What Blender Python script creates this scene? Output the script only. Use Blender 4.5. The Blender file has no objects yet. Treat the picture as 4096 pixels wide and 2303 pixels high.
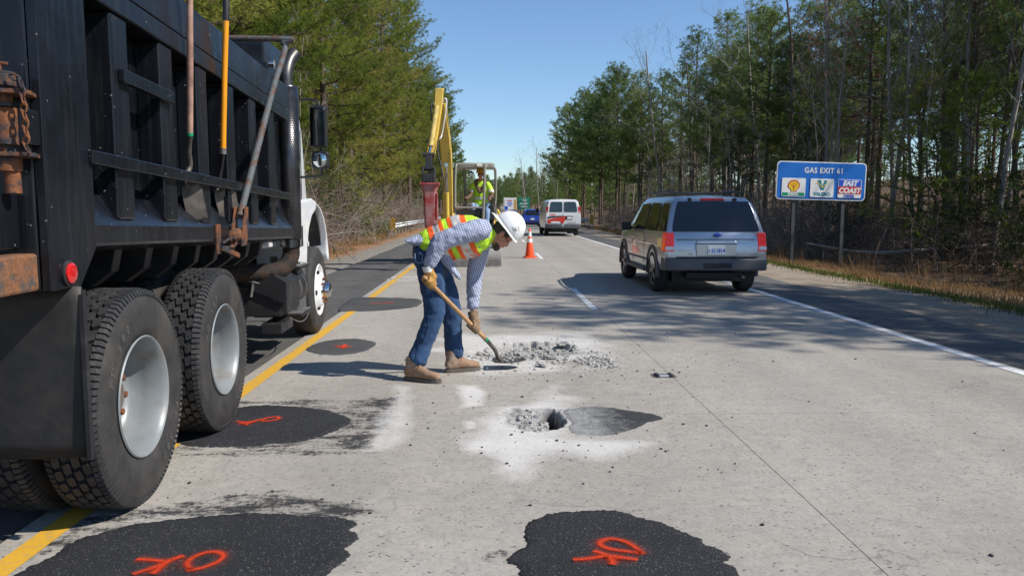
import bpy, bmesh, math, random
import numpy as np
from mathutils import Vector, Matrix, noise as mnoise

# ------------------------------------------------------------------ camera, sky, sun, exposure
SC = bpy.context.scene
COL = SC.collection
R = math.radians
camd = bpy.data.cameras.new('camera'); camd.sensor_width = 36.0; camd.lens = 27.42
camd.clip_start = 0.05; camd.clip_end = 3000
cam = bpy.data.objects.new('camera', camd); COL.objects.link(cam)
cam.location = (0, 0, 1.5); cam.rotation_euler = (R(90-5.738), 0, R(-1.571))
SC.camera = cam
SUN_EL, SUN_ROT = 43.0, 109.0          # degrees; rotation clockwise from +Y
sdir = Vector((math.cos(R(SUN_EL))*math.sin(R(SUN_ROT)), math.cos(R(SUN_EL))*math.cos(R(SUN_ROT)), math.sin(R(SUN_EL))))
sund = bpy.data.lights.new('sun', 'SUN'); sund.energy = 4.8; sund.angle = R(0.53); sund.color = (1.0, 0.945, 0.86)
sun = bpy.data.objects.new('sun', sund); COL.objects.link(sun); sun.rotation_euler = sdir.to_track_quat('Z', 'Y').to_euler()
wld = bpy.data.worlds.new('World'); SC.world = wld; wld.use_nodes = True
_nt = wld.node_tree; _nt.nodes.clear()
_o = _nt.nodes.new('ShaderNodeOutputWorld'); _b = _nt.nodes.new('ShaderNodeBackground'); _s = _nt.nodes.new('ShaderNodeTexSky')
_s.sky_type = 'NISHITA'; _s.sun_disc = False; _s.sun_elevation = R(SUN_EL); _s.sun_rotation = R(SUN_ROT)
_s.altitude = 0; _s.air_density = 1.0; _s.dust_density = 0.0; _s.ozone_density = 6.0
_nt.links.new(_s.outputs[0], _b.inputs[0]); _b.inputs[1].default_value = 0.128; _nt.links.new(_b.outputs[0], _o.inputs[0])
SC.view_settings.view_transform = 'Standard'; SC.view_settings.look = 'None'
SC.view_settings.exposure = 0.2; SC.view_settings.gamma = 1.0; SC.view_settings.use_curve_mapping = False
SC.cycles.max_bounces = 6; SC.cycles.diffuse_bounces = 3; SC.cycles.glossy_bounces = 3; SC.cycles.transmission_bounces = 4
SC.cycles.transparent_max_bounces = 12; SC.cycles.sample_clamp_indirect = 6.0
random.seed(7); RNG = np.random.default_rng(11)

# ------------------------------------------------------------------ helpers
def lerp(a, b, t): return a + (b - a)*t
def mesh_np(name, V, F, mat=None, smooth=None):
    """fast mesh from arrays; F is (n,3) or (n,4)"""
    V = np.asarray(V, np.float32); F = np.asarray(F, np.int32)
    me = bpy.data.meshes.new(name); k = F.shape[1]; n = len(F)
    me.vertices.add(len(V)); me.vertices.foreach_set('co', V.ravel())
    me.loops.add(n*k); me.loops.foreach_set('vertex_index', F.ravel())
    me.polygons.add(n); me.polygons.foreach_set('loop_start', np.arange(0, n*k, k, dtype=np.int32))
    if mat: me.materials.append(mat)
    me.update(calc_edges=True); me.validate()
    if smooth is not None: shade(me, smooth)
    return me
def shade(me, ang=35):
    me.shade_smooth()
    if ang < 180: me.set_sharp_from_angle(angle=R(ang))
def link(name, me, parent=None):
    o = bpy.data.objects.new(name, me); COL.objects.link(o)
    if parent is not None: o.parent = parent
    return o
def tag(o, label=None, cat=None, group=None, kind=None):
    if label: o['label'] = label
    if cat: o['category'] = cat
    if group: o['group'] = group
    if kind: o['kind'] = kind
    return o
OFF = {}
def thing(name, label, cat, loc=(0, 0, 0), rz=0.0, group=None, world=False):
    o = bpy.data.objects.new(name, None); COL.objects.link(o); o.empty_display_size = 0.2
    o.location = loc; o.rotation_euler = (0, 0, rz)
    tag(o, label, cat, group)
    if world: OFF[o.name] = Vector(loc)
    return o
def off_of(parent):
    p = parent
    while p is not None:
        if p.name in OFF: return OFF[p.name]
        p = p.parent
    return None
def dup(root, loc, rz=0.0, scale=1.0, label=None, group=None):
    def cp(o, par):
        c = o.copy(); COL.objects.link(c); c.parent = par
        for ch in o.children: cp(ch, c)
        return c
    r = cp(root, None); r.location = loc; r.rotation_euler = (0, 0, rz); r.scale = (scale,)*3
    if label: r['label'] = label
    if group: r['group'] = group
    return r

def frame_of(d, up=None):
    d = Vector(d).normalized()
    u = Vector(up) if up is not None else (Vector((0, 0, 1)) if abs(d.z) < .95 else Vector((0, 1, 0)))
    s = u.cross(d)
    if s.length < 1e-6: s = Vector((1, 0, 0)).cross(d)
    s.normalize(); u = d.cross(s)
    return s, u, d
def catmull(pts, n=6, closed=False):
    P = [Vector(p) for p in pts]; out = []; m = len(P)
    rng = range(m) if closed else range(m-1)
    for i in rng:
        p0 = P[(i-1) % m] if (closed or i > 0) else P[0]; p1 = P[i]; p2 = P[(i+1) % m]
        p3 = P[(i+2) % m] if (closed or i+2 < m) else P[-1]
        for k in range(n):
            t = k/n
            out.append(.5*((2*p1)+(p2-p0)*t+(2*p0-5*p1+4*p2-p3)*t*t+(3*p1-p0-3*p2+p3)*t**3))
    if not closed: out.append(P[-1])
    return out

class MB:
    """collects shapes and links them as one mesh object"""
    def __init__(s): s.v = []; s.f = []
    def add(s, V, F):
        b = len(s.v); s.v += [tuple(v) for v in V]; s.f += [tuple(b+i for i in f) for f in F]; return s
    def box(s, x0, x1, y0, y1, z0, z1):
        V = [(x0,y0,z0),(x1,y0,z0),(x1,y1,z0),(x0,y1,z0),(x0,y0,z1),(x1,y0,z1),(x1,y1,z1),(x0,y1,z1)]
        return s.add(V, [(0,3,2,1),(4,5,6,7),(0,1,5,4),(1,2,6,5),(2,3,7,6),(3,0,4,7)])
    def hexa(s, V8): return s.add(V8, [(0,3,2,1),(4,5,6,7),(0,1,5,4),(1,2,6,5),(2,3,7,6),(3,0,4,7)])
    def obox(s, c, size, M=None):
        c = Vector(c); hx, hy, hz = size[0]/2, size[1]/2, size[2]/2
        V = [(-hx,-hy,-hz),(hx,-hy,-hz),(hx,hy,-hz),(-hx,hy,-hz),(-hx,-hy,hz),(hx,-hy,hz),(hx,hy,hz),(-hx,hy,hz)]
        M = M or Matrix.Identity(3)
        return s.hexa([c + M @ Vector(v) for v in V])
    def bar(s, p0, p1, w, h, up=None):
        """rectangular bar between two points: w sideways, h along up"""
        p0, p1 = Vector(p0), Vector(p1); a, u, d = frame_of(p1-p0, up)
        V = []
        for p in (p0, p1): V += [p-a*w/2-u*h/2, p+a*w/2-u*h/2, p+a*w/2+u*h/2, p-a*w/2+u*h/2]
        return s.add(V, [(0,1,2,3)[::-1],(4,5,6,7),(0,1,5,4),(1,2,6,5),(2,3,7,6),(3,0,4,7)])
    def tube(s, path, r, n=10, caps=True, up=None):
        P = [Vector(p) for p in path]; m = len(P)
        rr = r if isinstance(r, (list, tuple)) else [r]*m
        V = []; F = []; pa = None
        for i, p in enumerate(P):
            d = (P[min(i+1, m-1)]-P[max(i-1, 0)])
            if pa is None: a, u, d = frame_of(d, up)
            else:
                d.normalize(); a = (pa - d*pa.dot(d))
                a = a.normalized() if a.length > 1e-6 else frame_of(d)[0]; u = d.cross(a)
            pa = a
            for k in range(n):
                t = 2*math.pi*k/n; V.append(p + (a*math.cos(t)+u*math.sin(t))*rr[i])
        for i in range(m-1):
            for k in range(n):
                k2 = (k+1) % n; F.append((i*n+k, i*n+k2, (i+1)*n+k2, (i+1)*n+k))
        if caps: F.append(tuple(range(n))[::-1]); F.append(tuple((m-1)*n+k for k in range(n)))
        return s.add(V, F)
    def cyl(s, p0, p1, r0, r1=None, n=16, caps=True): return s.tube([p0, p1], [r0, r0 if r1 is None else r1], n, caps)
    def lathe(s, prof, o=(0,0,0), axis=(0,0,1), n=24, closed=False, a0=0, a1=2*math.pi):
        """prof: (radius, height along axis)"""
        o = Vector(o); a, u, d = frame_of(axis); V = []; F = []; m = len(prof); full = abs(a1-a0-2*math.pi) < 1e-6
        nn = n if full else n+1
        for k in range(nn):
            t = a0+(a1-a0)*k/n; e = a*math.cos(t)+u*math.sin(t)
            for (r, h) in prof: V.append(o+e*r+d*h)
        for k in range(n):
            k2 = (k+1) % nn
            for i in range(m-1 + (1 if closed else 0)):
                j = (i+1) % m
                F.append((k*m+i, k2*m+i, k2*m+j, k*m+j))
        return s.add(V, F)
    def prism(s, poly, mapf, a, b):
        """poly: 2d points, mapf(u,v,w) -> 3d; extruded w from a to b"""
        n = len(poly); V = [mapf(u, v, a) for u, v in poly]+[mapf(u, v, b) for u, v in poly]
        F = [tuple(range(n))[::-1], tuple(range(n, 2*n))]+[(i, (i+1) % n, n+(i+1) % n, n+i) for i in range(n)]
        return s.add(V, F)
    def loft(s, secs, caps=True, closed=True):
        n = len(secs[0]); V = [p for q in secs for p in q]; F = []
        for i in range(len(secs)-1):
            for k in range(n if closed else n-1):
                k2 = (k+1) % n; F.append((i*n+k, i*n+k2, (i+1)*n+k2, (i+1)*n+k))
        if caps: F.append(tuple(range(n))[::-1]); F.append(tuple((len(secs)-1)*n+k for k in range(n)))
        return s.add(V, F)
    def sphere(s, c, r, nu=16, nv=10, M=None, v0=0.0, v1=1.0):
        c = Vector(c); r = r if isinstance(r, (tuple, list)) else (r, r, r); V = []; F = []
        for j in range(nv+1):
            ph = math.pi*(v0+(v1-v0)*j/nv)
            for i in range(nu):
                th = 2*math.pi*i/nu
                p = Vector((r[0]*math.sin(ph)*math.cos(th), r[1]*math.sin(ph)*math.sin(th), r[2]*math.cos(ph)))
                V.append(c+(M @ p if M else p))
        for j in range(nv):
            for i in range(nu):
                i2 = (i+1) % nu; F.append((j*nu+i, (j+1)*nu+i, (j+1)*nu+i2, j*nu+i2))
        return s.add(V, F)
    def mesh(s, name, mat=None, smooth=35, off=None):
        me = bpy.data.meshes.new(name)
        V = s.v if off is None else [(v[0]-off[0], v[1]-off[1], v[2]-off[2]) for v in s.v]
        me.from_pydata(V, [], s.f); 
        if mat: me.materials.append(mat)
        bm = bmesh.new(); bm.from_mesh(me); bmesh.ops.remove_doubles(bm, verts=bm.verts, dist=1e-5)
        bmesh.ops.recalc_face_normals(bm, faces=bm.faces); bm.to_mesh(me); bm.free()
        if smooth is not None: shade(me, smooth)
        return me
    def build(s, name, mat, parent=None, smooth=35, bevel=0.0, seg=2):
        o = link(name, s.mesh(name, mat, smooth, off_of(parent)), parent)
        if bevel:
            b = o.modifiers.new('bevel', 'BEVEL'); b.width = bevel; b.segments = seg; b.limit_method = 'ANGLE'; b.angle_limit = R(40)
            b.harden_normals = False
        return o
def evaluated(o):
    dg = bpy.context.evaluated_depsgraph_get(); dg.update()
    return bpy.data.meshes.new_from_object(o.evaluated_get(dg))
def bake(o, name=None):
    """apply the modifiers of an object"""
    me = evaluated(o); o.modifiers.clear(); o.data = me
    if name: me.name = name
    return o
def cut(o, cutters):
    """boolean difference with closed MB shapes"""
    for mb in cutters:
        t = link('cutter', mb.mesh('cutter', None, None)); m = o.modifiers.new('b', 'BOOLEAN'); m.operation = 'DIFFERENCE'; m.object = t; m.solver = 'EXACT'
        bake(o); bpy.data.objects.remove(t)
    shade(o.data, 32); return o
def text_mb(txt, size, mapf, depth=0.0, shear=0.0, bold=0.0, space=1.0):
    """flat lettering: mapf(u,v) -> 3d, text centred on u=0, baseline v=0"""
    cu = bpy.data.curves.new('lettering', 'FONT'); cu.body = txt; cu.size = size; cu.align_x = 'CENTER'; cu.shear = shear
    cu.offset = bold; cu.space_character = space; cu.resolution_u = 3
    o = link('lettering', cu); me = evaluated(o); bpy.data.objects.remove(o)
    mb = MB(); mb.add([mapf(v.co.x, v.co.y) for v in me.vertices], [tuple(p.vertices) for p in me.polygons]); bpy.data.meshes.remove(me)
    return mb
def poly_sdf(P, X, Y):
    """signed distance to a polygon, negative inside (numpy)"""
    P = np.asarray(P, float); n = len(P); d = np.full(X.shape, 1e9); ins = np.zeros(X.shape, bool)
    for i in range(n):
        a, b = P[i], P[(i+1) % n]; ex, ey = b-a; wx, wy = X-a[0], Y-a[1]
        t = np.clip((wx*ex+wy*ey)/(ex*ex+ey*ey+1e-12), 0, 1); d = np.minimum(d, (wx-ex*t)**2+(wy-ey*t)**2)
        c = ((a[1] <= Y) & (b[1] > Y)) | ((b[1] <= Y) & (a[1] > Y))
        xi = a[0]+(Y-a[1])/(ey+1e-12)*ex; ins ^= c & (X < xi)
    d = np.sqrt(d); return np.where(ins, -d, d)
def sstep(a, b, x):
    t = np.clip((x-a)/(b-a), 0, 1); return t*t*(3-2*t)
def vnoise(X, Y, s, seed=0):
    """cheap value noise, vectorised, -1..1"""
    x = X*s+seed*17.3; y = Y*s+seed*9.1; xi = np.floor(x).astype(int); yi = np.floor(y).astype(int); fx = x-xi; fy = y-yi
    def h(a, b): 
        q = np.sin(a*127.1+b*311.7+seed*74.7)*43758.5453; return (q-np.floor(q))*2-1
    fx = fx*fx*(3-2*fx); fy = fy*fy*(3-2*fy)
    return (h(xi,yi)*(1-fx)+h(xi+1,yi)*fx)*(1-fy)+(h(xi,yi+1)*(1-fx)+h(xi+1,yi+1)*fx)*fy
# ------------------------------------------------------------------ materials
class NT:
    def __init__(s, name):
        s.m = bpy.data.materials.new(name); s.m.use_nodes = True; s.t = s.m.node_tree; s.t.nodes.clear()
        s.out = s.n('OutputMaterial'); s.tc = None
    def n(s, typ, **k):
        d = s.t.nodes.new('ShaderNode'+typ)
        for a, b in k.items(): setattr(d, a, b)
        return d
    def l(s, a, b): s.t.links.new(a, b)
    def co(s, out='Object'):
        if s.tc is None: s.tc = s.n('TexCoord')
        return s.tc.outputs[out]
    def noise(s, scale, detail=3, rough=.55, vec=None, dist=0.0, scl=None):
        q = s.n('TexNoise'); q.inputs['Scale'].default_value = scale; q.inputs['Detail'].default_value = detail
        q.inputs['Roughness'].default_value = rough; q.inputs['Distortion'].default_value = dist
        v = vec if vec is not None else s.co()
        if scl:
            mp = s.n('Mapping'); mp.inputs['Scale'].default_value = scl; s.l(v, mp.inputs[0]); v = mp.outputs[0]
        s.l(v, q.inputs['Vector']); return q.outputs['Fac']
    def ramp(s, fac, stops, interp='LINEAR'):
        q = s.n('ValToRGB'); q.color_ramp.interpolation = interp; e = q.color_ramp.elements
        while len(e) < len(stops): e.new(0.5)
        for i, (p, c) in enumerate(stops):
            e[i].position = p; e[i].color = (c, c, c, 1) if isinstance(c, (int, float)) else (*c, 1)
        s.l(fac, q.inputs[0]); return q.outputs[0]
    def mix(s, fac, a, b, mode='MIX'):
        q = s.n('Mix', data_type='RGBA', blend_type=mode)
        for sock, v in ((q.inputs[0], fac), (q.inputs[6], a), (q.inputs[7], b)):
            if isinstance(v, (int, float)): sock.default_value = v
            elif isinstance(v, (tuple, list)): sock.default_value = (*v, 1) if len(v) == 3 else v
            else: s.l(v, sock)
        return q.outputs[2]
    def math(s, op, a, b=0.0, c=0.0, clamp=False):
        q = s.n('Math', operation=op, use_clamp=clamp)
        for i, v in enumerate((a, b, c)):
            if isinstance(v, (int, float)): q.inputs[i].default_value = v
            else: s.l(v, q.inputs[i])
        return q.outputs[0]
    def attr(s, name): return s.n('Attribute', attribute_name=name).outputs['Fac']
    def bump(s, h, strength=.3, dist=.01, base=None):
        q = s.n('Bump'); q.inputs['Strength'].default_value = strength; q.inputs['Distance'].default_value = dist; s.l(h, q.inputs['Height'])
        if base is not None: s.l(base, q.inputs['Normal'])
        return q.outputs[0]
    def bsdf(s, color, rough=.5, metal=0.0, normal=None, spec=.5, coat=0.0, alpha=None, trans=0.0, emit=None, estr=0.0, sheen=0.0):
        q = s.n('BsdfPrincipled')
        for nm, v in (('Base Color', color), ('Roughness', rough), ('Metallic', metal), ('Specular IOR Level', spec), ('Coat Weight', coat), ('Alpha', alpha), ('Transmission Weight', trans), ('Sheen Weight', sheen)):
            if v is None: continue
            if isinstance(v, (int, float)): q.inputs[nm].default_value = v
            elif isinstance(v, (tuple, list)): q.inputs[nm].default_value = (*v, 1)
            else: s.l(v, q.inputs[nm])
        if emit is not None:
            q.inputs['Emission Color'].default_value = (*emit, 1); q.inputs['Emission Strength'].default_value = estr
        if normal is not None: s.l(normal, q.inputs['Normal'])
        s.l(q.outputs[0], s.out.inputs[0]); s.q = q; return s.m
def pm(name, col, rough=.5, metal=0.0, var=.12, vs=4.0, bump=0.0, bs=60, dirt=None, da=.5, ds=6.0, spec=.5, coat=0.0, rv=.1):
    """general procedural material: base colour with tone variation, patchy dirt, fine relief"""
    t = NT(name); n1 = t.noise(vs, 4); dk = tuple(c*(1-var) for c in col); lt = tuple(min(1, c*(1+var)) for c in col)
    c = t.mix(t.ramp(n1, [(.3, 0.0), (.7, 1.0)]), dk, lt)
    if dirt is not None:
        m = t.ramp(t.noise(ds, 6, .65), [(1-da-.12, 0.0), (1-da+.12, 1.0)]); c = t.mix(t.math('MULTIPLY', m, .85), c, dirt)
    r = t.math('ADD', t.math('MULTIPLY', t.math('SUBTRACT', t.noise(vs*2.3, 3), .5), 2*rv), rough, clamp=True) if rv else rough
    nrm = t.bump(t.noise(bs, 3), bump, .01) if bump else None
    return t.bsdf(c, r, metal, nrm, spec, coat)

M = {}
# concrete pavement: speckled aggregate, dust and tar smears come from painted-on attributes with a shape of their own
def concrete(attrs):
    t = NT('concrete_painted' if attrs else 'concrete'); P = t.n('NewGeometry').outputs['Position']
    big = t.noise(.55, 4, .6, P); mid = t.noise(3.2, 5, .6, P); fine = t.noise(34, 4, .7, P)
    c = t.mix(t.ramp(big, [(.3, 0.), (.7, 1.)]), (.325, .302, .264), (.420, .392, .346))
    c = t.mix(t.ramp(mid, [(.42, 0.), (.75, .55)]), c, (.44, .395, .34))
    c = t.mix(t.ramp(fine, [(.32, .42), (.56, 0.)]), c, (.20, .188, .17))
    v = t.n('TexVoronoi'); v.inputs['Scale'].default_value = 28; mp = t.n('Mapping'); mp.inputs['Scale'].default_value = (1, 1.5, 1); t.l(P, mp.inputs[0]); t.l(mp.outputs[0], v.inputs['Vector'])
    sp = t.ramp(v.outputs['Distance'], [(.15, 1.), (.30, 0.)]); pick = t.ramp(t.noise(13, 4, .7, P), [(.47, 0.), (.60, 1.)])
    c = t.mix(t.math('MULTIPLY', sp, t.math('MULTIPLY', pick, .95)), c, (.055, .052, .05))
    v2 = t.n('TexVoronoi'); v2.inputs['Scale'].default_value = 95; t.l(P, v2.inputs['Vector'])
    sp2 = t.ramp(v2.outputs['Distance'], [(.12, 1.), (.3, 0.)]); c = t.mix(t.math('MULTIPLY', sp2, t.ramp(t.noise(60, 1, .5, P), [(.52, 0.), (.6, .7)])), c, (.55, .47, .40))
    # wheel paths: oil-darkened bands along the lanes
    sx = t.n('SeparateXYZ'); t.l(P, sx.inputs[0]); X = sx.outputs[0]
    for xc, w, s_ in ((-.95, .6, .16), (.75, .55, .15), (2.5, .6, .2), (4.1, .55, .2), (3.3, .4, .16)):
        d = t.math('ABSOLUTE', t.math('SUBTRACT', X, xc)); k = t.ramp(t.math('DIVIDE', d, w), [(0., s_), (1., 0.)], 'EASE')
        c = t.mix(t.math('MULTIPLY', k, t.ramp(t.noise(.9, 3, .5, P), [(.2, .5), (.8, 1.3)])), c, (.14, .132, .12))
    cr = t.n('TexVoronoi', feature='DISTANCE_TO_EDGE'); cr.inputs['Scale'].default_value = .42
    dv = t.n('VectorMath', operation='ADD'); nz = t.n('TexNoise'); nz.inputs['Scale'].default_value = 1.6; nz.inputs['Detail'].default_value = 5; t.l(P, nz.inputs['Vector'])
    sc = t.n('VectorMath', operation='SCALE'); sc.inputs['Scale'].default_value = 1.1; t.l(nz.outputs['Color'], sc.inputs[0]); t.l(P, dv.inputs[0]); t.l(sc.outputs[0], dv.inputs[1]); t.l(dv.outputs[0], cr.inputs['Vector'])
    ck = t.math('MULTIPLY', t.ramp(cr.outputs['Distance'], [(.0, 1.), (.004, 0.)]), t.ramp(t.noise(.35, 2, .5, P), [(.52, 0.), (.6, .75)]))
    c = t.mix(ck, c, (.10, .095, .09))
    mo = t.ramp(t.noise(11, 5, .75, P), [(.34, .34), (.52, 0.)]); c = t.mix(mo, c, (.19, .178, .16)); mo = t.ramp(t.noise(7.3, 5, .75, P), [(.52, 0.), (.70, .30)]); c = t.mix(mo, c, (.50, .45, .40))
    st1 = t.ramp(t.noise(.33, 6, .72, P, dist=.6), [(.50, 0.), (.74, .42)]); c = t.mix(st1, c, (.215, .20, .175))
    st2 = t.ramp(t.noise(1.7, 6, .75, P, scl=(1.6, .45, 1)), [(.56, 0.), (.78, .38)]); c = t.mix(st2, c, (.20, .188, .168))
    h = t.math('ADD', t.math('MULTIPLY', fine, .35), t.math('MULTIPLY', sp, -.6))
    if attrs:
        ta = t.attr('tar'); tn = t.math('ADD', t.math('MULTIPLY', t.noise(5, 6, .8, P, scl=(.6, 1.6, 1)), .7), t.math('MULTIPLY', t.noise(38, 4, .8, P, scl=(1, .6, 1)), .3)); tm = t.ramp(t.math('ADD', ta, t.math('MULTIPLY', t.math('SUBTRACT', tn, .5), 2.0)), [(.45, 0.), (.62, .95)])
        tm = t.math('MULTIPLY', tm, t.ramp(ta, [(.02, 0.), (.1, 1.)]))
        c = t.mix(tm, c, (.028, .028, .03))
        du = t.attr('dust'); dn = t.math('ADD', t.math('MULTIPLY', t.noise(3.2, 5, .7, P), .42), t.math('MULTIPLY', t.noise(30, 7, .88, P, scl=(1, .5, 1)), .58)); dm = t.ramp(t.math('ADD', du, t.math('MULTIPLY', t.math('SUBTRACT', dn, .5), 1.7)), [(.13, 0.), (.80, .95)])
        dm = t.math('MULTIPLY', dm, t.ramp(du, [(.0, 0.), (.12, 1.)]))
        c = t.mix(t.math('MULTIPLY', dm, .9), c, (.64, .625, .595))
        ho = t.attr('hole'); hc = t.mix(t.ramp(t.noise(28, 6, .7, P), [(.3, 0.), (.7, 1.)]), (.17, .165, .155), (.46, .45, .43)); c = t.mix(ho, c, hc)
        sl = t.attr('slot_dark'); c = t.mix(sl, c, (.022, .018, .016))  # near-black colour mixed in over the slot of the nearer hole
    return t.bsdf(c, .88, 0, t.bump(h, .35, .006), .25)
M['concrete'] = concrete(False); M['concrete_painted'] = concrete(True)
def asphalt(name, lo, hi, speck=.5, scale=70, cracks=0.0, dustc=None, side=False):
    t = NT(name); P = t.n('NewGeometry').outputs['Position']
    c = t.mix(t.ramp(t.noise(1.4, 5, .65, P), [(.3, 0.), (.7, 1.)]), lo, hi)
    v = t.n('TexVoronoi'); v.inputs['Scale'].default_value = scale; t.l(P, v.inputs['Vector'])
    sm = t.ramp(v.outputs['Distance'], [(.14, 1.), (.3, 0.)]); pk = t.ramp(t.noise(scale*.6, 2, .5, P), [(.47, 0.), (.62, speck)])
    c = t.mix(t.math('MULTIPLY', sm, pk), c, (.34, .33, .32))
    h = t.math('ADD', t.math('MULTIPLY', v.outputs['Distance'], .6), t.noise(scale*1.3, 5, .75, P))
    if dustc:
        fc = t.noise(.8, 6, .7, P)
        if side:   # swept-up dust lies thickest at the end by the hole
            sx = t.n('SeparateXYZ'); t.l(P, sx.inputs[0]); fc = t.math('ADD', t.math('MULTIPLY', t.noise(9, 6, .8, P), .7), t.math('MULTIPLY', t.math('SUBTRACT', 1.06, sx.outputs[0]), .75))
        c = t.mix(t.ramp(fc, [(.42, 0.), (.72, .85)]), c, dustc)
    if cracks:
        cr = t.n('TexVoronoi', feature='DISTANCE_TO_EDGE'); cr.inputs['Scale'].default_value = 1.3
        nz = t.n('TexNoise'); nz.inputs['Scale'].default_value = 2.6; nz.inputs['Detail'].default_value = 5; t.l(P, nz.inputs['Vector'])
        sc = t.n('VectorMath', operation='SCALE'); sc.inputs['Scale'].default_value = .7; t.l(nz.outputs['Color'], sc.inputs[0])
        dv = t.n('VectorMath', operation='ADD'); t.l(P, dv.inputs[0]); t.l(sc.outputs[0], dv.inputs[1]); t.l(dv.outputs[0], cr.inputs['Vector'])
        c = t.mix(t.math('MULTIPLY', t.ramp(cr.outputs['Distance'], [(.0, 1.), (.02, 0.)]), t.ramp(t.noise(.7, 2, .5, P), [(.42, 0.), (.55, cracks)])), c, (.012, .012, .012))
    return t.bsdf(c, .82, 0, t.bump(h, 1.0, .008), .4)
M['patch'] = asphalt('patch_asphalt', (.017, .017, .019), (.032, .032, .035), .95, 105)
M['patch_old'] = asphalt('worn_patch_asphalt', (.05, .05, .052), (.085, .084, .082), .8, 80)
M['patch_dusty'] = asphalt('dusty_patch_asphalt', (.035, .035, .037), (.06, .06, .062), .8, 80, dustc=(.42, .415, .40), side=True)
M['asphalt'] = asphalt('shoulder_asphalt', (.075, .073, .070), (.12, .117, .112), .6, 60, cracks=.2)
M['asphalt_old'] = asphalt('cracked_shoulder_asphalt', (.085, .083, .08), (.135, .13, .122), .6, 60, cracks=.9)
def paint_line(name, col, under):
    t = NT(name); P = t.n('NewGeometry').outputs['Position']
    w = t.ramp(t.math('ADD', t.noise(26, 6, .75, P), t.math('MULTIPLY', t.noise(1.3, 2, .5, P), .25)), [(.66, 0.), (.76, .8)])
    c = t.mix(w, t.mix(t.noise(3, 4, .6, P), tuple(x*.82 for x in col), col), under)
    return t.bsdf(c, .7, 0, t.bump(t.noise(120, 2, .5, P), .2, .003), .4)
M['yellow_line'] = paint_line('yellow_line_paint', (.72, .40, .035), (.30, .25, .17))
M['white_line'] = paint_line('white_line_paint', (.78, .78, .77), (.34, .32, .29))
def spray():
    t = NT('spray_paint'); P = t.n('NewGeometry').outputs['Position']; e = t.attr('edge')
    a = t.ramp(t.math('ADD', e, t.math('MULTIPLY', t.math('SUBTRACT', t.noise(260, 3, .85, P), .5), 2.4)), [(.05, 0.), (1.1, 1.)])
    a = t.math('MULTIPLY', a, t.ramp(t.noise(150, 4, .8, P), [(.36, .35), (.50, .97)]))
    m = t.bsdf((.80, .068, .018), .9, 0, t.bump(t.noise(140, 5, .75, P), 1.0, .008), .2, alpha=a); return m
M['spray'] = spray()
def ground():
    t = NT('verge_ground'); P = t.n('NewGeometry').outputs['Position']; sx = t.n('SeparateXYZ'); t.l(P, sx.inputs[0])
    X = t.math('ADD', sx.outputs[0], t.math('MULTIPLY', t.math('SUBTRACT', t.noise(.8, 5, .6, P), .5), 1.6))
    f = t.noise(24, 5, .7, P); g = t.noise(90, 3, .7, P)
    straw = t.mix(t.ramp(f, [(.3, 0.), (.7, 1.)]), (.21, .095, .045), (.42, .23, .12))
    gravel = t.mix(t.ramp(g, [(.3, 0.), (.7, 1.)]), (.16, .145, .125), (.36, .335, .29))
    sand = t.mix(t.ramp(g, [(.3, 0.), (.7, 1.)]), (.27, .225, .17), (.42, .355, .275)); sand = t.mix(t.ramp(t.noise(1.5, 5, .6, P), [(.45, 0.), (.7, .6)]), sand, (.20, .13, .085))
    litter = t.mix(t.ramp(f, [(.3, 0.), (.7, 1.)]), (.09, .06, .038), (.24, .16, .095))
    tan = t.mix(t.ramp(f, [(.3, 0.), (.7, 1.)]), (.16, .11, .06), (.34, .25, .14))
    def st(v, a, b): return t.ramp(t.math('DIVIDE', t.math('ADD', v, 20.0), 40.0), [((a+20)/40, 0.), ((b+20)/40, 1.)])
    c = t.mix(st(X, -9.5, -7.2), litter, straw); c = t.mix(st(X, -5.1, -4.6), c, gravel); c = t.mix(st(X, 3, 4), c, sand)
    c = t.mix(st(X, 7.7, 8.2), c, tan); c = t.mix(st(X, 12.5, 15), c, litter)
    return t.bsdf(c, .95, 0, t.bump(f, .8, .05), .15)
M['ground'] = ground()
# truck
def truck_black():
    t = NT('truck_black'); n = t.noise(2.2, 5, .65); st = t.noise(5, 5, .7, scl=(6, 6, .35))
    c = t.mix(t.ramp(n, [(.35, 0.), (.75, 1.)]), (.0045, .0055, .008), (.009, .011, .016))
    c = t.mix(t.ramp(st, [(.50, 0.), (.82, .42)]), c, (.055, .055, .057))
    v = t.n('TexVoronoi'); v.inputs['Scale'].default_value = 28; t.l(t.co(), v.inputs['Vector'])
    c = t.mix(t.math('MULTIPLY', t.ramp(v.outputs['Distance'], [(.09, 1.), (.16, 0.)]), t.ramp(t.noise(11, 2), [(.56, 0.), (.62, .8)])), c, (.25, .24, .23))
    rs = t.ramp(t.noise(3.1, 6, .75), [(.70, 0.), (.76, .8)]); c = t.mix(rs, c, (.11, .045, .02))
    r = t.ramp(n, [(.3, .22), (.75, .42)])
    return t.bsdf(c, r, 0, t.bump(t.noise(3, 4), .15, .03), .42)
M['truck'] = truck_black()
def rusty(name, rust, paint, amt, rough=.8):
    t = NT(name); c = t.mix(t.ramp(t.noise(26, 5, .7), [(.3, 0.), (.75, 1.)]), tuple(x*.45 for x in rust), rust)
    c = t.mix(t.ramp(t.noise(9, 5, .7), [(amt-.06, 0.), (amt+.06, 1.)]), c, paint)
    return t.bsdf(c, rough, 0, t.bump(t.noise(60, 4), .5, .01), .3)
M['rust'] = rusty('rusty_steel', (.26, .10, .042), (.035, .035, .04), .52)
M['rust_dark'] = rusty('sooty_pipe', (.065, .036, .024), (.02, .018, .017), .5)
M['rust_bumper'] = rusty('rusty_bumper', (.30, .135, .065), (.075, .068, .065), .53)
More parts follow.
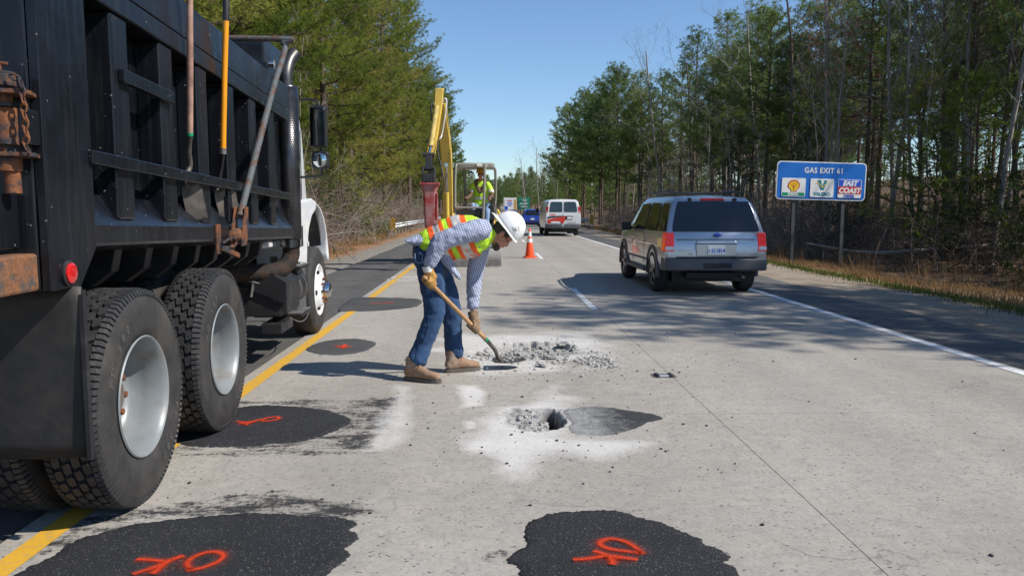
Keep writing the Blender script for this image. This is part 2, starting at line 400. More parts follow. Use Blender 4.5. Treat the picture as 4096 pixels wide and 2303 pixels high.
M['pole'] = rusty('worn_tarp_arm', (.16, .085, .06), (.10, .115, .12), .47, .55)
M['steel'] = pm('worn_steel', (.30, .29, .28), .5, .6, .2, 9, .2, 80, dirt=(.16, .12, .09), da=.45, ds=7)
M['frame_black'] = pm('chassis_black', (.014, .014, .016), .55, 0, .3, 6, .1, 40, dirt=(.06, .055, .05), da=.35)
M['chrome'] = pm('chrome', (.62, .62, .64), .13, 1.0, .06, 6, rv=.05)
M['steel_dark'] = pm('sooty_steel', (.09, .088, .085), .4, .8, .3, 8, rv=.1)
M['chrome_dull'] = pm('dull_chrome', (.13, .13, .135), .30, 1.0, .2, 6, rv=.12)
M['white_paint'] = pm('white_vehicle_paint', (.78, .79, .80), .28, 0, .03, 3, coat=.4, rv=.04)
M['rim_grey'] = pm('rim_grey_enamel', (.23, .25, .255), .42, .1, .14, 5, .08, 25, dirt=(.20, .15, .11), da=.36, ds=7)
M['rim_white'] = pm('rim_white_enamel', (.80, .81, .80), .35, 0, .05, 5, dirt=(.45, .36, .27), da=.2, ds=10)
def rubber():
    t = NT('tyre_rubber'); c = t.mix(t.ramp(t.noise(7, 5, .7), [(.3, 0.), (.75, 1.)]), (.022, .021, .021), (.058, .055, .052))
    c = t.mix(t.ramp(t.noise(2.6, 4, .7), [(.5, 0.), (.75, .5)]), c, (.11, .095, .08))
    return t.bsdf(c, .7, 0, t.bump(t.noise(70, 3), .25, .004), .35)
M['rubber'] = rubber()
M['tread'] = pm('tyre_tread', (.026, .026, .027), .6, 0, .25, 12, .25, 90, dirt=(.085, .08, .075), da=.36, ds=14)
M['flap'] = pm('mud_flap_rubber', (.020, .020, .020), .62, 0, .3, 2.5, .15, 25, dirt=(.05, .045, .04), da=.45, ds=3)
M['red_lens'] = pm('red_lens', (.55, .012, .012), .15, 0, .1, 30, coat=.6)
M['amber_lens'] = pm('amber_lens', (.75, .20, .02), .15, 0, .1, 30, coat=.6)
M['glass_dark'] = pm('dark_glass', (.012, .014, .016), .06, 0, .1, 2, spec=.7, rv=.01)
M['glass_van'] = pm('van_glass', (.035, .055, .055), .06, 0, .2, 2, spec=.7, rv=.01)
M['mirror'] = pm('mirror_glass', (.55, .6, .6), .04, 1.0, .03, 2, rv=.01)
M['black_plastic'] = pm('black_plastic', (.016, .016, .017), .45, 0, .2, 8, .05, 60)
M['grey_plastic'] = pm('grey_cladding', (.085, .088, .095), .5, 0, .1, 8, .05, 60)
M['silver_paint'] = pm('silver_paint', (.47, .485, .51), .30, .7, .03, 2, coat=.6, rv=.03)
M['blue_paint'] = pm('blue_paint', (.020, .055, .36), .25, .15, .05, 2, coat=.6, rv=.03)
M['dull_blue'] = pm('dull_blue_paint', (.05, .09, .19), .3, .2, .05, 2, coat=.4)
M['wood'] = pm('tool_handle_wood', (.50, .29, .13), .5, 0, .2, 14, .1, 60, dirt=(.26, .16, .09), da=.4, ds=9)
M['wood_old'] = pm('weathered_handle_wood', (.42, .25, .19), .65, 0, .2, 14, .15, 60, dirt=(.20, .11, .08), da=.45, ds=8)
M['fiberglass'] = pm('yellow_fibreglass', (.86, .33, .012), .35, 0, .05, 6)
M['shovel_steel'] = pm('shovel_steel', (.10, .088, .078), .55, .5, .3, 12, .2, 50, dirt=(.20, .175, .145), da=.45, ds=8)
M['exc_yellow'] = pm('excavator_yellow', (.72, .49, .085), .42, 0, .10, 4, .05, 30, dirt=(.50, .43, .27), da=.30, ds=5)
M['exc_worn'] = pm('worn_yellow', (.66, .50, .14), .5, 0, .15, 6, .1, 40, dirt=(.30, .20, .11), da=.42, ds=9)
M['exc_grey'] = pm('canopy_grey', (.25, .237, .205), .45, 0, .08, 6)
M['exc_dark'] = pm('excavator_dark', (.028, .027, .027), .55, 0, .3, 8, .1, 40)
M['breaker_red'] = pm('breaker_red', (.36, .035, .035), .5, 0, .2, 4, .1, 40, dirt=(.33, .24, .22), da=.46, ds=4)
M['blade_steel'] = pm('blade_steel', (.33, .31, .28), .6, .2, .2, 5, .2, 40, dirt=(.42, .39, .35), da=.5, ds=4)
M['cone_orange'] = pm('cone_orange', (.86, .085, .012), .45, 0, .05, 8)
M['reflective_white'] = pm('reflective_white', (.80, .80, .79), .35, 0, .05, 12)
M['galv'] = pm('galvanised_steel', (.52, .54, .55), .42, .5, .12, 4, .05, 40)
M['post_grey'] = pm('sign_post_steel', (.075, .08, .088), .5, .3, .15, 5)
M['sign_blue'] = pm('sign_blue', (.012, .155, .56), .38, 0, .04, 2)
M['sign_white'] = pm('sign_white', (.80, .80, .78), .38, 0, .04, 4)
M['sign_green'] = pm('sign_green', (.01, .24, .15), .4, 0, .05, 3)
M['sign_red'] = pm('sign_red', (.55, .012, .02), .4, 0, .04, 3)
M['sign_yellow'] = pm('sign_yellow', (.86, .62, .03), .4, 0, .04, 3)
M['sign_teal'] = pm('sign_teal', (.01, .22, .30), .4, 0, .04, 3)
M['sign_royal'] = pm('sign_royal_blue', (.015, .09, .58), .4, 0, .04, 3)
M['sign_dgreen'] = pm('sign_diesel_green', (.0, .30, .13), .4, 0, .04, 3)
M['marker_yellow'] = pm('object_marker_yellow', (.80, .47, .02), .4, 0, .04, 3)
M['marker_black'] = pm('object_marker_black', (.015, .015, .015), .5, 0, .1, 3)
M['van_red'] = pm('van_red_decal', (.60, .03, .02), .3, 0, .04, 3, coat=.3)
M['truck_yellow'] = pm('box_yellow', (.55, .33, .08), .4, 0, .05, 3)
# people
M['skin'] = pm('skin', (.46, .20, .135), .5, 0, .10, 22, .05, 90)
M['ear'] = pm('ear_skin', (.50, .19, .13), .5, 0, .08, 20)
M['hair'] = pm('hair_brown', (.035, .020, .012), .5, 0, .4, 60, .6, 120)
def denim(name, c0, c1):
    t = NT(name); n = t.noise(6, 5, .65); tw = t.n('TexWave'); tw.inputs['Scale'].default_value = 160; t.l(t.co(), tw.inputs['Vector'])
    c = t.mix(t.ramp(n, [(.3, 0.), (.72, 1.)]), c0, c1); c = t.mix(t.math('MULTIPLY', tw.outputs['Fac'], .10), c, (.16, .22, .33))
    return t.bsdf(c, .85, 0, t.bump(t.noise(18, 5), .35, .012), .2, sheen=.1)
M['denim'] = denim('denim', (.012, .035, .090), (.034, .084, .185)); M['denim_light'] = denim('light_denim', (.16, .27, .44), (.30, .42, .60))
def plaid():
    t = NT('checked_shirt'); sx = t.n('SeparateXYZ'); mp = t.n('Mapping'); mp.inputs['Rotation'].default_value = (0, R(20), 0); t.l(t.co(), mp.inputs[0]); t.l(mp.outputs[0], sx.inputs[0])
    s = []
    for i in (0, 1, 2):
        q = t.math('SINE', t.math('MULTIPLY', sx.outputs[i], 2*math.pi/.020)); s.append(t.ramp(t.math('MULTIPLY_ADD', q, .5, .5), [(.40, 0.), (.68, 1.)]))
    k = t.math('MULTIPLY', t.math('ADD', s[0], s[2]), .5)
    c = t.mix(k, (.52, .55, .64), (.13, .17, .31))
    return t.bsdf(c, .85, 0, t.bump(t.noise(22, 4), .45, .012), .2)
M['plaid'] = plaid()
M['vest_lime'] = pm('hi_vis_lime', (.50, .80, .035), .75, 0, .12, 9, .35, 30)
M['vest_orange'] = pm('hi_vis_orange', (.90, .13, .015), .7, 0, .08, 12, .3, 30)
M['vest_silver'] = pm('reflective_tape', (.60, .58, .54), .4, .15, .10, 12, .2, 30)
M['hat_white'] = pm('hard_hat_white', (.82, .82, .80), .35, 0, .03, 8, coat=.2)
M['hat_yellow'] = pm('hard_hat_yellow', (.72, .40, .02), .4, 0, .05, 8)
M['glove_tan'] = pm('leather_glove', (.44, .235, .06), .8, 0, .25, 22, .5, 40, dirt=(.22, .13, .06), da=.4, ds=16)
M['glove_brown'] = pm('worn_leather_glove', (.25, .165, .095), .8, 0, .25, 22, .5, 40, dirt=(.14, .09, .055), da=.45, ds=16)
M['boot'] = pm('work_boot_leather', (.27, .165, .10), .75, 0, .2, 14, .35, 40, dirt=(.42, .35, .29), da=.40, ds=10)
M['sole'] = pm('boot_sole', (.12, .10, .085), .8, 0, .2, 16, .3, 50)
M['lace'] = pm('boot_lace', (.20, .10, .05), .8, 0, .2, 20)
M['jacket_brown'] = pm('brown_jacket', (.115, .072, .045), .85, 0, .2, 9, .3, 30)
M['tshirt'] = pm('purple_tshirt', (.22, .05, .20), .85, 0, .1, 9)
# plants
def leaf(name, stops, trans=.25, rnd=.35):
    t = NT(name); P = t.n('NewGeometry').outputs['Position']; oi = t.n('ObjectInfo').outputs['Random']
    f = t.math('ADD', t.math('MULTIPLY', t.noise(.9, 4, .65, P), 1-rnd), t.math('MULTIPLY', oi, rnd)); c = t.ramp(f, stops)
    d = t.n('BsdfDiffuse'); t.l(c, d.inputs[0]); g = t.n('BsdfTranslucent'); t.l(c, g.inputs[0]); mx = t.n('MixShader'); mx.inputs[0].default_value = trans
    t.l(d.outputs[0], mx.inputs[1]); t.l(g.outputs[0], mx.inputs[2]); t.l(mx.outputs[0], t.out.inputs[0]); return t.m
M['needles'] = leaf('pine_needles', [(.25, (.10, .145, .028)), (.48, (.20, .245, .045)), (.64, (.31, .32, .075)), (.80, (.36, .24, .10))], .45)
M['needles_r'] = leaf('pine_needles_dark', [(.25, (.12, .18, .06)), (.55, (.21, .275, .085)), (.8, (.32, .34, .11))], .45)
M['cedar'] = leaf('cedar_foliage', [(.3, (.034, .062, .02)), (.7, (.085, .125, .036))], .4)
M['leafy'] = leaf('shrub_leaves', [(.3, (.05, .10, .02)), (.7, (.16, .22, .05))])
M['buds'] = leaf('red_buds', [(.3, (.20, .06, .045)), (.7, (.33, .13, .10))])
def bark(name, a, b):
    t = NT(name); c = t.mix(t.ramp(t.noise(6, 5, .7, scl=(3, 3, .5)), [(.3, 0.), (.7, 1.)]), a, b)
    return t.bsdf(c, .95, 0, t.bump(t.noise(14, 4, scl=(2, 2, .4)), .8, .03), .1)
M['bark'] = bark('pine_bark', (.07, .052, .042), (.20, .15, .118)); M['bark_grey'] = bark('grey_bark', (.17, .15, .13), (.42, .38, .335))
M['twig'] = bark('dead_twigs', (.19, .16, .135), (.46, .40, .345)); M['twig_dark'] = bark('brown_twigs', (.10, .075, .06), (.27, .205, .165))
M['dry_grass'] = leaf('dry_grass', [(.3, (.20, .115, .055)), (.7, (.40, .27, .145))], .3)
M['green_grass'] = leaf('green_grass', [(.3, (.06, .095, .022)), (.5, (.125, .145, .04)), (.66, (.34, .27, .13))], .3)
M['stone'] = pm('broken_concrete', (.36, .35, .33), .9, 0, .3, 7, .4, 50)
M['stone_dark'] = pm('broken_asphalt', (.055, .052, .05), .9, 0, .4, 8, .4, 50)
M['sidewall_text'] = pm('sidewall_lettering', (.085, .08, .075), .7, 0, .2, 20)
M['tail_lit'] = NT('lit_tail_lamp').bsdf((.42, .006, .006), .2, 0, None, .5, .5, emit=(1.0, .03, .015), estr=.22)
M['hub_dirty'] = pm('greasy_hub', (.14, .13, .12), .55, .2, .3, 12, .2, 40, dirt=(.19, .10, .055), da=.5, ds=9)
# ------------------------------------------------------------------ ground, road, shoulders
def gz(x, y):
    """height of the ground beside the road"""
    x = np.asarray(x, float); y = np.asarray(y, float)
    r = np.clip(x-7.9, 0, 5.5); z = -.03-.125*r+np.clip(x-14, 0, 60)*.02
    l = np.clip(-x-5.0, 0, 30); z = z+.05*l+.16*np.clip(-x-24, 0, 60)+.15*np.clip(x-30, 0, 60)+.05*np.clip(y-430, 0, 300)*(np.abs(x) < 390)
    w = np.clip((np.abs(x-1.5)-6.4)/3, 0, 1)
    return z+w*(.10*vnoise(x, y, .35, 3)+.05*vnoise(x, y, 1.1, 5))
def gz1(x, y): return float(gz(np.array([x]), np.array([y]))[0])
xs = np.concatenate([np.linspace(-400, -60, 8), np.linspace(-50, -12, 20), np.linspace(-11, -4, 22), [-2.5, 2, 5], np.linspace(6.2, 16, 34), np.linspace(17, 50, 18), np.linspace(60, 400, 8)])
ys = np.concatenate([np.linspace(-60, -5, 8), np.linspace(-3, 60, 150), np.linspace(62, 150, 30), np.linspace(160, 900, 20)])
GX, GY = np.meshgrid(xs, ys, indexing='ij'); GZ = gz(GX, GY); GZ[(GX > -3.2) & (GX < 5.5)] = -.30
nx, ny = GX.shape; idx = np.arange(nx*ny).reshape(nx, ny)
F = np.stack([idx[:-1, :-1], idx[1:, :-1], idx[1:, 1:], idx[:-1, 1:]], -1).reshape(-1, 4)
tag(link('ground', mesh_np('ground', np.stack([GX, GY, GZ], -1).reshape(-1, 3), F, M['ground'], 180)), 'sloping roadside ground of pine straw, gravel, sand and leaf litter', 'ground', kind='structure')

# outlines on the pavement (metres; x across, y along the road)
HOLE1 = [(-.03,8.05),(.06,8.5),(.20,8.72),(.43,8.82),(.65,8.80),(.82,8.85),(.93,8.5),(.86,8.14),(.61,7.85),(.26,7.68),(.04,7.72)]
HOLE2 = [(.10,5.70),(.16,5.80),(.30,5.78),(.43,5.80),(.53,5.74),(.51,5.40),(.46,5.23),(.37,5.17),(.20,5.20),(.11,5.36)]
SLOT = [(.39,5.77),(.47,5.76),(.50,5.55),(.53,5.42),(.47,5.26),(.40,5.22),(.41,5.45),(.36,5.6)]
DUST = [([(-.45,9.4),(.05,9.25),(.87,9.42),(1.1,9.24),(1.35,8.5),(.95,7.7),(.57,7.15),(.04,7.0),(-.4,7.35),(-.6,8.4)], .62, .5),
        ([(-.22,5.35),(.0,5.8),(.46,5.92),(.6,5.11),(.95,4.95),(.98,4.87),(.72,4.66),(.23,4.58),(.12,4.45),(-.12,4.8)], .72, .35),
        ([(-.26,6.58),(-.09,6.61),(-.04,5.88),(-.24,5.78)], .80, .12), ([(-.23,5.48),(-.08,5.45),(-.07,5.23),(-.2,5.21)], .80, .10),
        ([(-.82,6.58),(-.66,6.58),(-.59,4.79),(-.77,4.76)], .52, .16), ([(.40,6.6),(.62,6.7),(.64,6.1),(.45,6.0)], .5, .3),
        ([(.2,8.95),(1.05,9.35),(1.05,9.0),(.2,8.85)], .40, .2), ([(-.35,9.0),(.02,8.9),(.0,8.1),(-.3,8.2)], .42, .25), ([(-2.2,16.5),(-1.2,16.5),(-1.2,17.6),(-2.2,17.6)], .4, .4),
        ([(.75,7.05),(1.3,7.4),(1.35,8.4),(.98,8.3)], .35, .25), ([(.12,4.62),(.35,4.6),(.22,4.2),(.05,4.1)], .30, .15)]
TAR = [([(-2.1,6.06),(-1.49,6.10),(-.96,6.12),(-.78,6.16),(-.66,5.34),(-.76,4.8),(-1.07,4.70),(-1.55,4.66),(-2.1,4.75)], .52, .10),
       ([(-.95,6.15),(-.74,6.15),(-.66,5.4),(-.74,4.75),(-.95,4.8),(-.92,5.5)], .58, .12),
       ([(-2.05,3.2),(-2.0,3.75),(-1.55,4.02),(-1.1,4.05),(-.6,3.9),(-.5,3.6),(-1.5,3.6)], .52, .10),
       ([(-1.75,3.82),(-1.2,4.04),(-.9,3.98),(-1.0,3.85),(-1.6,3.72)], .58, .08),
       ([(-.05,3.3),(.05,3.32),(.09,3.25),(-.02,3.18)], .5, .05), ([(-1.25,12.95),(-.95,13.2),(-.9,13.5),(-1.5,13.6),(-1.9,13.45)], .45, .15)]
def pave(X, Y):
    """dents of the broken pavement, and where dust, tar and broken surface lie"""
    z = np.zeros_like(X); hole = np.zeros_like(X); slot_dark = np.zeros_like(X)
    for P, dep, n in ((HOLE1, .075, 1), (HOLE2, .034, 2)):
        s = poly_sdf(P, X, Y)+.030*vnoise(X, Y, 14, n)+.018*vnoise(X, Y, 33, n+5); k = sstep(.012, -.05, s)
        z -= k*(dep+.018*vnoise(X, Y, 17, n+2)+.016*vnoise(X, Y, 41, n+3)); hole = np.maximum(hole, sstep(.03, -.015, s))
    s = poly_sdf(SLOT, X, Y)+.03*vnoise(X, Y, 18, 9)+.012*vnoise(X, Y, 34, 4); k = sstep(.008, -.025, s); z -= k*.14; slot_dark = sstep(.004, -.012, s)
    s = np.abs(Y-16.95-.05*vnoise(X, Y, 6, 4))-.07*(X < -1.2)-.03*vnoise(X, Y, 12, 6)*(X < -1.2)+.2*(X > -1.25); z -= sstep(.0, -.05, s)*.03; hole = np.maximum(hole, sstep(.0, -.03, s))
    dust = np.zeros_like(X); tar = np.zeros_like(X)
    for P, a, w in DUST: dust = np.maximum(dust, a*sstep(w*.6, -w*.6, poly_sdf(P, X, Y)+w*.4*vnoise(X, Y, 4, 8)))
    for P, a, w in TAR: tar = np.maximum(tar, a*sstep(w, -w*.5, poly_sdf(P, X, Y)+w*.5*vnoise(X, Y, 5, 12)))
    for c in ((.45, 8.3, 1.0, .85, .30), (.35, 5.4, .7, .55, .30)):
        dust = np.maximum(dust, c[4]*np.clip(1.4-np.hypot((X-c[0])/c[2], (Y-c[1])/c[3]), 0, 1))
    dust = np.maximum(dust, sstep(.16, .0, np.maximum(poly_sdf(HOLE2, X, Y), 0))*.62*(1-slot_dark))
    dust = np.maximum(dust, sstep(.12, .0, np.maximum(poly_sdf(HOLE1, X, Y), 0))*.42)
    return z, dust*(1-slot_dark), tar, hole*(1-slot_dark*.9), slot_dark
def slab_mesh(x0, x1, y0, y1, fine=None):
    e = .009
    if fine:
        ax = np.linspace(x0, x1, int((x1-x0)/fine)+1); ay = np.linspace(y0, y1, int((y1-y0)/fine)+1)
    else:
        ax = np.linspace(x0, x1, 5); ay = np.linspace(y0, y1, 5)
    X, Y = np.meshgrid(ax, ay, indexing='ij'); m, n = X.shape
    Z = np.zeros_like(X)
    if fine: Z, du, ta, ho, so = pave(X, Y)
    
    V = np.stack([X, Y, Z], -1).reshape(-1, 3); ix = np.arange(m*n).reshape(m, n)
    F = [np.stack([ix[:-1, :-1], ix[1:, :-1], ix[1:, 1:], ix[:-1, 1:]], -1).reshape(-1, 4)]
    rim = np.concatenate([ix[:, 0], ix[-1, 1:], ix[-2::-1, -1], ix[0, -2:0:-1]]); lo = V[rim].copy(); lo[:, 2] = -.24
    b = len(V); V = np.concatenate([V, lo]); k = len(rim); a = np.arange(k); a2 = (a+1) % k
    F.append(np.stack([rim[a2], rim[a], b+a, b+a2], -1))
    me = mesh_np('slab', V, np.concatenate(F), M['concrete_painted'] if fine else M['concrete'], 40)
    if fine:
        for nm, A in (('dust', du), ('tar', ta), ('hole', ho), ('slot_dark', so)):
            at = me.attributes.new(nm, 'FLOAT', 'POINT'); at.data.foreach_set('value', np.concatenate([A.ravel(), np.zeros(k)]).astype(np.float32))
    return me
mb = MB(); mb.box(-2.3, 5.08, -8, 900, -.6, -.235)
road = tag(mb.build('road', M['frame_black'], None, None), 'concrete highway pavement of jointed slabs', 'road', kind='structure')
G = .0026
for k in range(-2, 16):
    y0 = 1.9+3.7*k; y1 = y0+3.7
    fine = .0145 if k in (0, 1) else (.035 if k in (2, 3, 4) else None)
    for (x0, x1, f) in ((-2.22, 1.635, fine), (1.635, 5.02, None)):
        link('slab', slab_mesh(x0+G, x1-G, y0+G, y1-G, f), road)
mb = MB(); mb.box(-2.22, 1.63, 61.1, 900, -.24, 0).box(1.64, 5.02, 61.1, 900, -.24, 0)
tag(mb.build('far_pavement', M['concrete'], road, None), kind='stuff')
# left shoulder with rumble strip, right shoulder with a ragged edge
ay = np.concatenate([np.arange(-6, 45, .06), np.arange(45, 900, 12.)]); ax = np.array([-4.35, -3.64, -3.12, -3.05, -2.62, -2.55, -2.24])
X, Y = np.meshgrid(ax, ay, indexing='ij'); Z = np.full_like(X, -.012); Z[0] = -.10; Z[1] = -.015
inr = (X > -3.08) & (X < -2.6) & (Y < 45); Z -= inr*.020*(np.sin(Y*2*math.pi/.30) > .0)
X = X+(X < -3.5)*(X > -4)*(.05*vnoise(X, Y, .8, 2)+.03*vnoise(X, Y, 3.5, 3)); m, n = X.shape; ix = np.arange(m*n).reshape(m, n)
F = np.stack([ix[:-1, :-1], ix[1:, :-1], ix[1:, 1:], ix[:-1, 1:]], -1).reshape(-1, 4)
tag(link('left_shoulder', mesh_np('left_shoulder', np.stack([X, Y, Z], -1).reshape(-1, 3), F, M["asphalt"], 20)), 'dark asphalt shoulder with rumble strip left of the yellow line', 'shoulder', kind='structure')
ay = np.concatenate([np.arange(-6, 60, .05), np.arange(60, 900, 12.)]); ax = np.array([5.035, 5.09, 5.16, 5.3, 5.6, 5.95, 6.15, 6.4])
X, Y = np.meshgrid(ax, ay, indexing='ij'); Z = np.full_like(X, -.018); Z[0] = -.06+.035*vnoise(X[0], ay, 2.2, 4); Z[1] = -.035+.02*vnoise(X[1], ay, 4, 5); Z[-1] = -.075; Z += .006*vnoise(X, Y, 3, 7)
X[-2:] += .14*vnoise(X[-2:], Y[-2:], .6, 2)+.06*vnoise(X[-2:], Y[-2:], 2.4, 3); m, n = X.shape; ix = np.arange(m*n).reshape(m, n)
F = np.stack([ix[:-1, :-1], ix[1:, :-1], ix[1:, 1:], ix[:-1, 1:]], -1).reshape(-1, 4)
tag(link('right_shoulder', mesh_np('right_shoulder', np.stack([X, Y, Z], -1).reshape(-1, 3), F, M['asphalt_old'], 60)), 'cracked grey asphalt shoulder right of the white edge line', 'shoulder', kind='structure')
# painted lines
def strip(name, x0, x1, y0, y1, mat, label):
    n = max(2, int(min(y1-y0, 60)/.25)); yy = np.linspace(y0, y1, n); w = .004*vnoise(yy, yy*0, 7, 3)
    V = np.concatenate([np.stack([x0+w, yy, yy*0+.004], -1), np.stack([x1+w[::-1], yy, yy*0+.004], -1)]); a = np.arange(n-1)
    o = link(name, mesh_np(name, V, np.stack([a, n+a, n+a+1, a+1], -1), mat)); return tag(o, label, 'road marking', kind='structure')
for a, b, t in ((-6, 11.55, 'nearest stretch of yellow edge line, beside the dump truck'), (13.32, 16.88, 'short stretch of yellow edge line just past the long asphalt patch'), (17.1, 600, 'far stretch of yellow edge line under the excavator')):
    strip('yellow_edge_line', -2.11, -1.99, a, b, M['yellow_line'], t)
strip('white_edge_line', 4.84, 4.965, -6, 600, M['white_line'], 'solid white edge line along the right shoulder')
for i in range(0, 12):
    a = 11.57+12.15*i; strip('white_lane_dash', 1.515, 1.625, a, a+3.2, M['white_line'], ('white lane dash in the tree shade left of the silver car', 'white lane dash beside the orange cone')[i] if i < 2 else 'small far white dash between the lanes beyond the orange cone')['group'] = 'lane dashes'
# asphalt patches
def patch(pts, mat, label, h=.007, rag=.02, seed=1, base=0.0):
    r = random.Random(seed); P = catmull([(x, y, 0) for x, y in pts], 18, True); n = len(P); c = sum(P, Vector())/n
    ring0 = []; ring1 = []; ring2 = []
    for p in P:
        d = (p-c).normalized(); q = p+d*(rag*(mnoise.noise(p*9+Vector((seed, 0, 0))))+rag*.6*mnoise.noise(p*21)+rag*.5*mnoise.noise(p*60)+r.uniform(-.22, .22)*rag)
        ring0.append((q.x, q.y, base-.004)); s = q-d*.012; ring1.append((s.x, s.y, base+h*.8)); s = q-d*.07; ring2.append((s.x, s.y, base+h))
    mb = MB(); mb.loft([ring0, ring1, ring2], False); nn = len(ring2); mb.add(ring2, [tuple(range(nn))])
    o = mb.build('asphalt_patch', mat, None, 50); return tag(o, label, 'asphalt patch', 'asphalt patches in the pavement', 'structure')
patch([(-2.0,2.3),(-1.97,3.0),(-1.96,3.16),(-1.92,3.31),(-1.90,3.45),(-1.81,3.57),(-1.66,3.66),(-1.46,3.73),(-1.2,3.77),(-.93,3.74),(-.65,3.66),(-.66,3.55),(-.6,3.47),(-.64,3.36),(-.6,3.27),(-.68,3.1),(-.7,2.6),(-.9,2.2),(-1.5,2.0)], M['patch'], 'large black asphalt patch marked OK in the near left corner', .010, .022, 3)
patch([(.2,2.5),(.12,3.07),(.06,3.21),(.09,3.27),(.15,3.37),(.14,3.48),(.18,3.59),(.24,3.69),(.32,3.74),(.49,3.76),(.64,3.74),(.73,3.67),(.84,3.57),(.93,3.46),(.97,3.35),(1.03,3.23),(1.0,3.16),(1.02,3.05),(.95,2.5),(.6,2.2)], M['patch'], 'large black asphalt patch with red OK at the near centre', .010, .022, 5)
patch([(-2.3,5.5),(-2.1,5.8),(-1.92,5.87),(-1.79,5.92),(-1.51,5.89),(-1.24,5.77),(-1.04,5.56),(-.99,5.43),(-1.05,5.25),(-1.14,5.07),(-1.27,4.96),(-1.51,4.9),(-1.75,4.87),(-1.97,4.92),(-2.2,5.1)], M['patch'], 'black asphalt patch marked OK beside the truck rear wheels', .009, .018, 7)
patch([(-1.99,8.32),(-1.97,8.7),(-1.86,8.94),(-1.6,9.04),(-1.33,8.83),(-1.28,8.55),(-1.35,8.21),(-1.5,8.05),(-1.75,8.04)], M['patch_old'], 'small oval asphalt patch left of the bending worker', .006, .02, 9)
patch([(-2.27,11.6),(-2.34,12.4),(-2.33,13.3),(-1.99,13.34),(-1.53,13.21),(-1.23,13.09),(-1.12,12.7),(-1.15,12.07),(-1.36,11.77),(-1.74,11.54),(-2.02,11.5)], M['patch_old'], 'long asphalt patch crossing the yellow line by the truck front wheel', .008, .02, 11)
patch([(.54,5.72),(.66,5.80),(.79,5.84),(.92,5.78),(1.03,5.70),(1.15,5.63),(1.25,5.5),(1.17,5.41),(1.1,5.36),(1.02,5.25),(.94,5.17),(.81,5.07),(.66,5.07),(.55,5.12),(.53,5.25),(.56,5.40)], M['patch_dusty'], 'dusty pointed remnant of asphalt patch beside the broken hole', .007, .018, 13)
# spray painted OK marks
def spray(strokes, parent_label, z):
    V = []; F = []; E = []; z0 = z
    for st, w, pk in [(a, b*2.8, .08) for a, b in strokes]+[(a, b, 1.2) for a, b in strokes]:
        P = catmull([(x, y, 0) for x, y in st], 8) if len(st) > 2 else [Vector((*st[0], 0)).lerp(Vector((*st[1], 0)), t/8) for t in range(9)]
        b = len(V); n = len(P)
        for i, p in enumerate(P):
            d = (P[min(i+1, n-1)]-P[max(i-1, 0)]).normalized(); a = Vector((-d.y, d.x, 0)); ww = w*(1+.25*mnoise.noise(p*14)); ef = 1.0 if 0 < i < n-1 else .25
            for s_, e in ((-3.2, -.5), (-1.0, .42*pk*ef), (0, pk*ef), (1.0, .42*pk*ef), (3.2, -.5)):
                q = p+a*ww*s_; V.append((q.x, q.y, z)); E.append(e)
        for i in range(n-1):
            for k in range(4): F.append((b+i*5+k, b+i*5+k+1, b+i*5+k+6, b+i*5+k+5))
        z += .0006
    me = mesh_np('painted_mark', np.array(V), np.array(F), M['spray']); at = me.attributes.new('edge', 'FLOAT', 'POINT'); at.data.foreach_set('value', np.array(E, np.float32))
    return tag(link('painted_mark', me), parent_label, 'painted mark', 'red spray paint marks', 'structure')
spray([([(-1.245,3.14),(-1.285,3.20),(-1.28,3.26),(-1.24,3.305),(-1.19,3.305),(-1.155,3.265),(-1.165,3.205),(-1.21,3.155),(-1.265,3.135)], .011), ([(-1.52,3.245),(-1.45,3.235),(-1.37,3.215)], .012), ([(-1.325,3.275),(-1.375,3.21),(-1.39,3.10)], .013), ([(-1.375,3.20),(-1.42,3.15),(-1.47,3.10)], .011)], 'red spray painted OK on the near left asphalt patch', .0130)
spray([([(.655,3.23),(.64,3.295),(.605,3.36),(.55,3.395),(.50,3.375),(.485,3.335),(.515,3.295),(.57,3.27),(.655,3.245)], .012), ([(.445,3.275),(.52,3.215),(.56,3.20)], .012), ([(.345,3.185),(.42,3.195),(.50,3.225)], .011), ([(.51,3.225),(.515,3.18),(.51,3.13)], .013), ([(.515,3.215),(.57,3.195),(.625,3.175)], .011)], 'red spray painted OK on the near centre asphalt patch', .0130)
spray([([(-1.63,5.46),(-1.60,5.53),(-1.54,5.55),(-1.52,5.50),(-1.56,5.45),(-1.63,5.44)], .010), ([(-1.80,5.44),(-1.72,5.41),(-1.66,5.44)], .010), ([(-1.70,5.33),(-1.69,5.41),(-1.63,5.49)], .010), ([(-1.76,5.36),(-1.70,5.40),(-1.68,5.40)], .009)], 'red spray painted OK on the patch beside the truck wheels', .0120)
spray([([(-1.68,8.46),(-1.56,8.5)], .016), ([(-1.60,8.36),(-1.62,8.62)], .016), ([(-1.72,8.52),(-1.52,8.44)], .014)], 'faint red mark on the small oval patch', .0090)
spray([([(-1.92,12.40),(-1.72,12.40)], .022), ([(-1.72,12.46),(-1.55,12.5)], .022)], 'faint red dashes on the long asphalt patch', .0110)
# recessed lane marker
mk = thing('recessed_marker', 'recessed steel pavement marker beside the lane joint', 'pavement marker', (1.565, 6.92, 0))
MB().box(-.105, .105, -.075, .075, .001, .004).build('sealed_surround', M['asphalt_old'], mk)
for s in (-1, 1): MB().prism([(-.085, 0), (.075, 0), (.05, .016), (-.06, .016)], lambda u, v, w, s=s: (s*.062+w, u, .004+v), -.012, .012).build('runner', M['frame_black'], mk)
MB().box(-.05, .05, -.03, .025, .004, .010).build('plate', M['steel'], mk); MB().box(-.045, .045, -.040, -.031, .004, .013).build('lens', M['reflective_white'], mk)
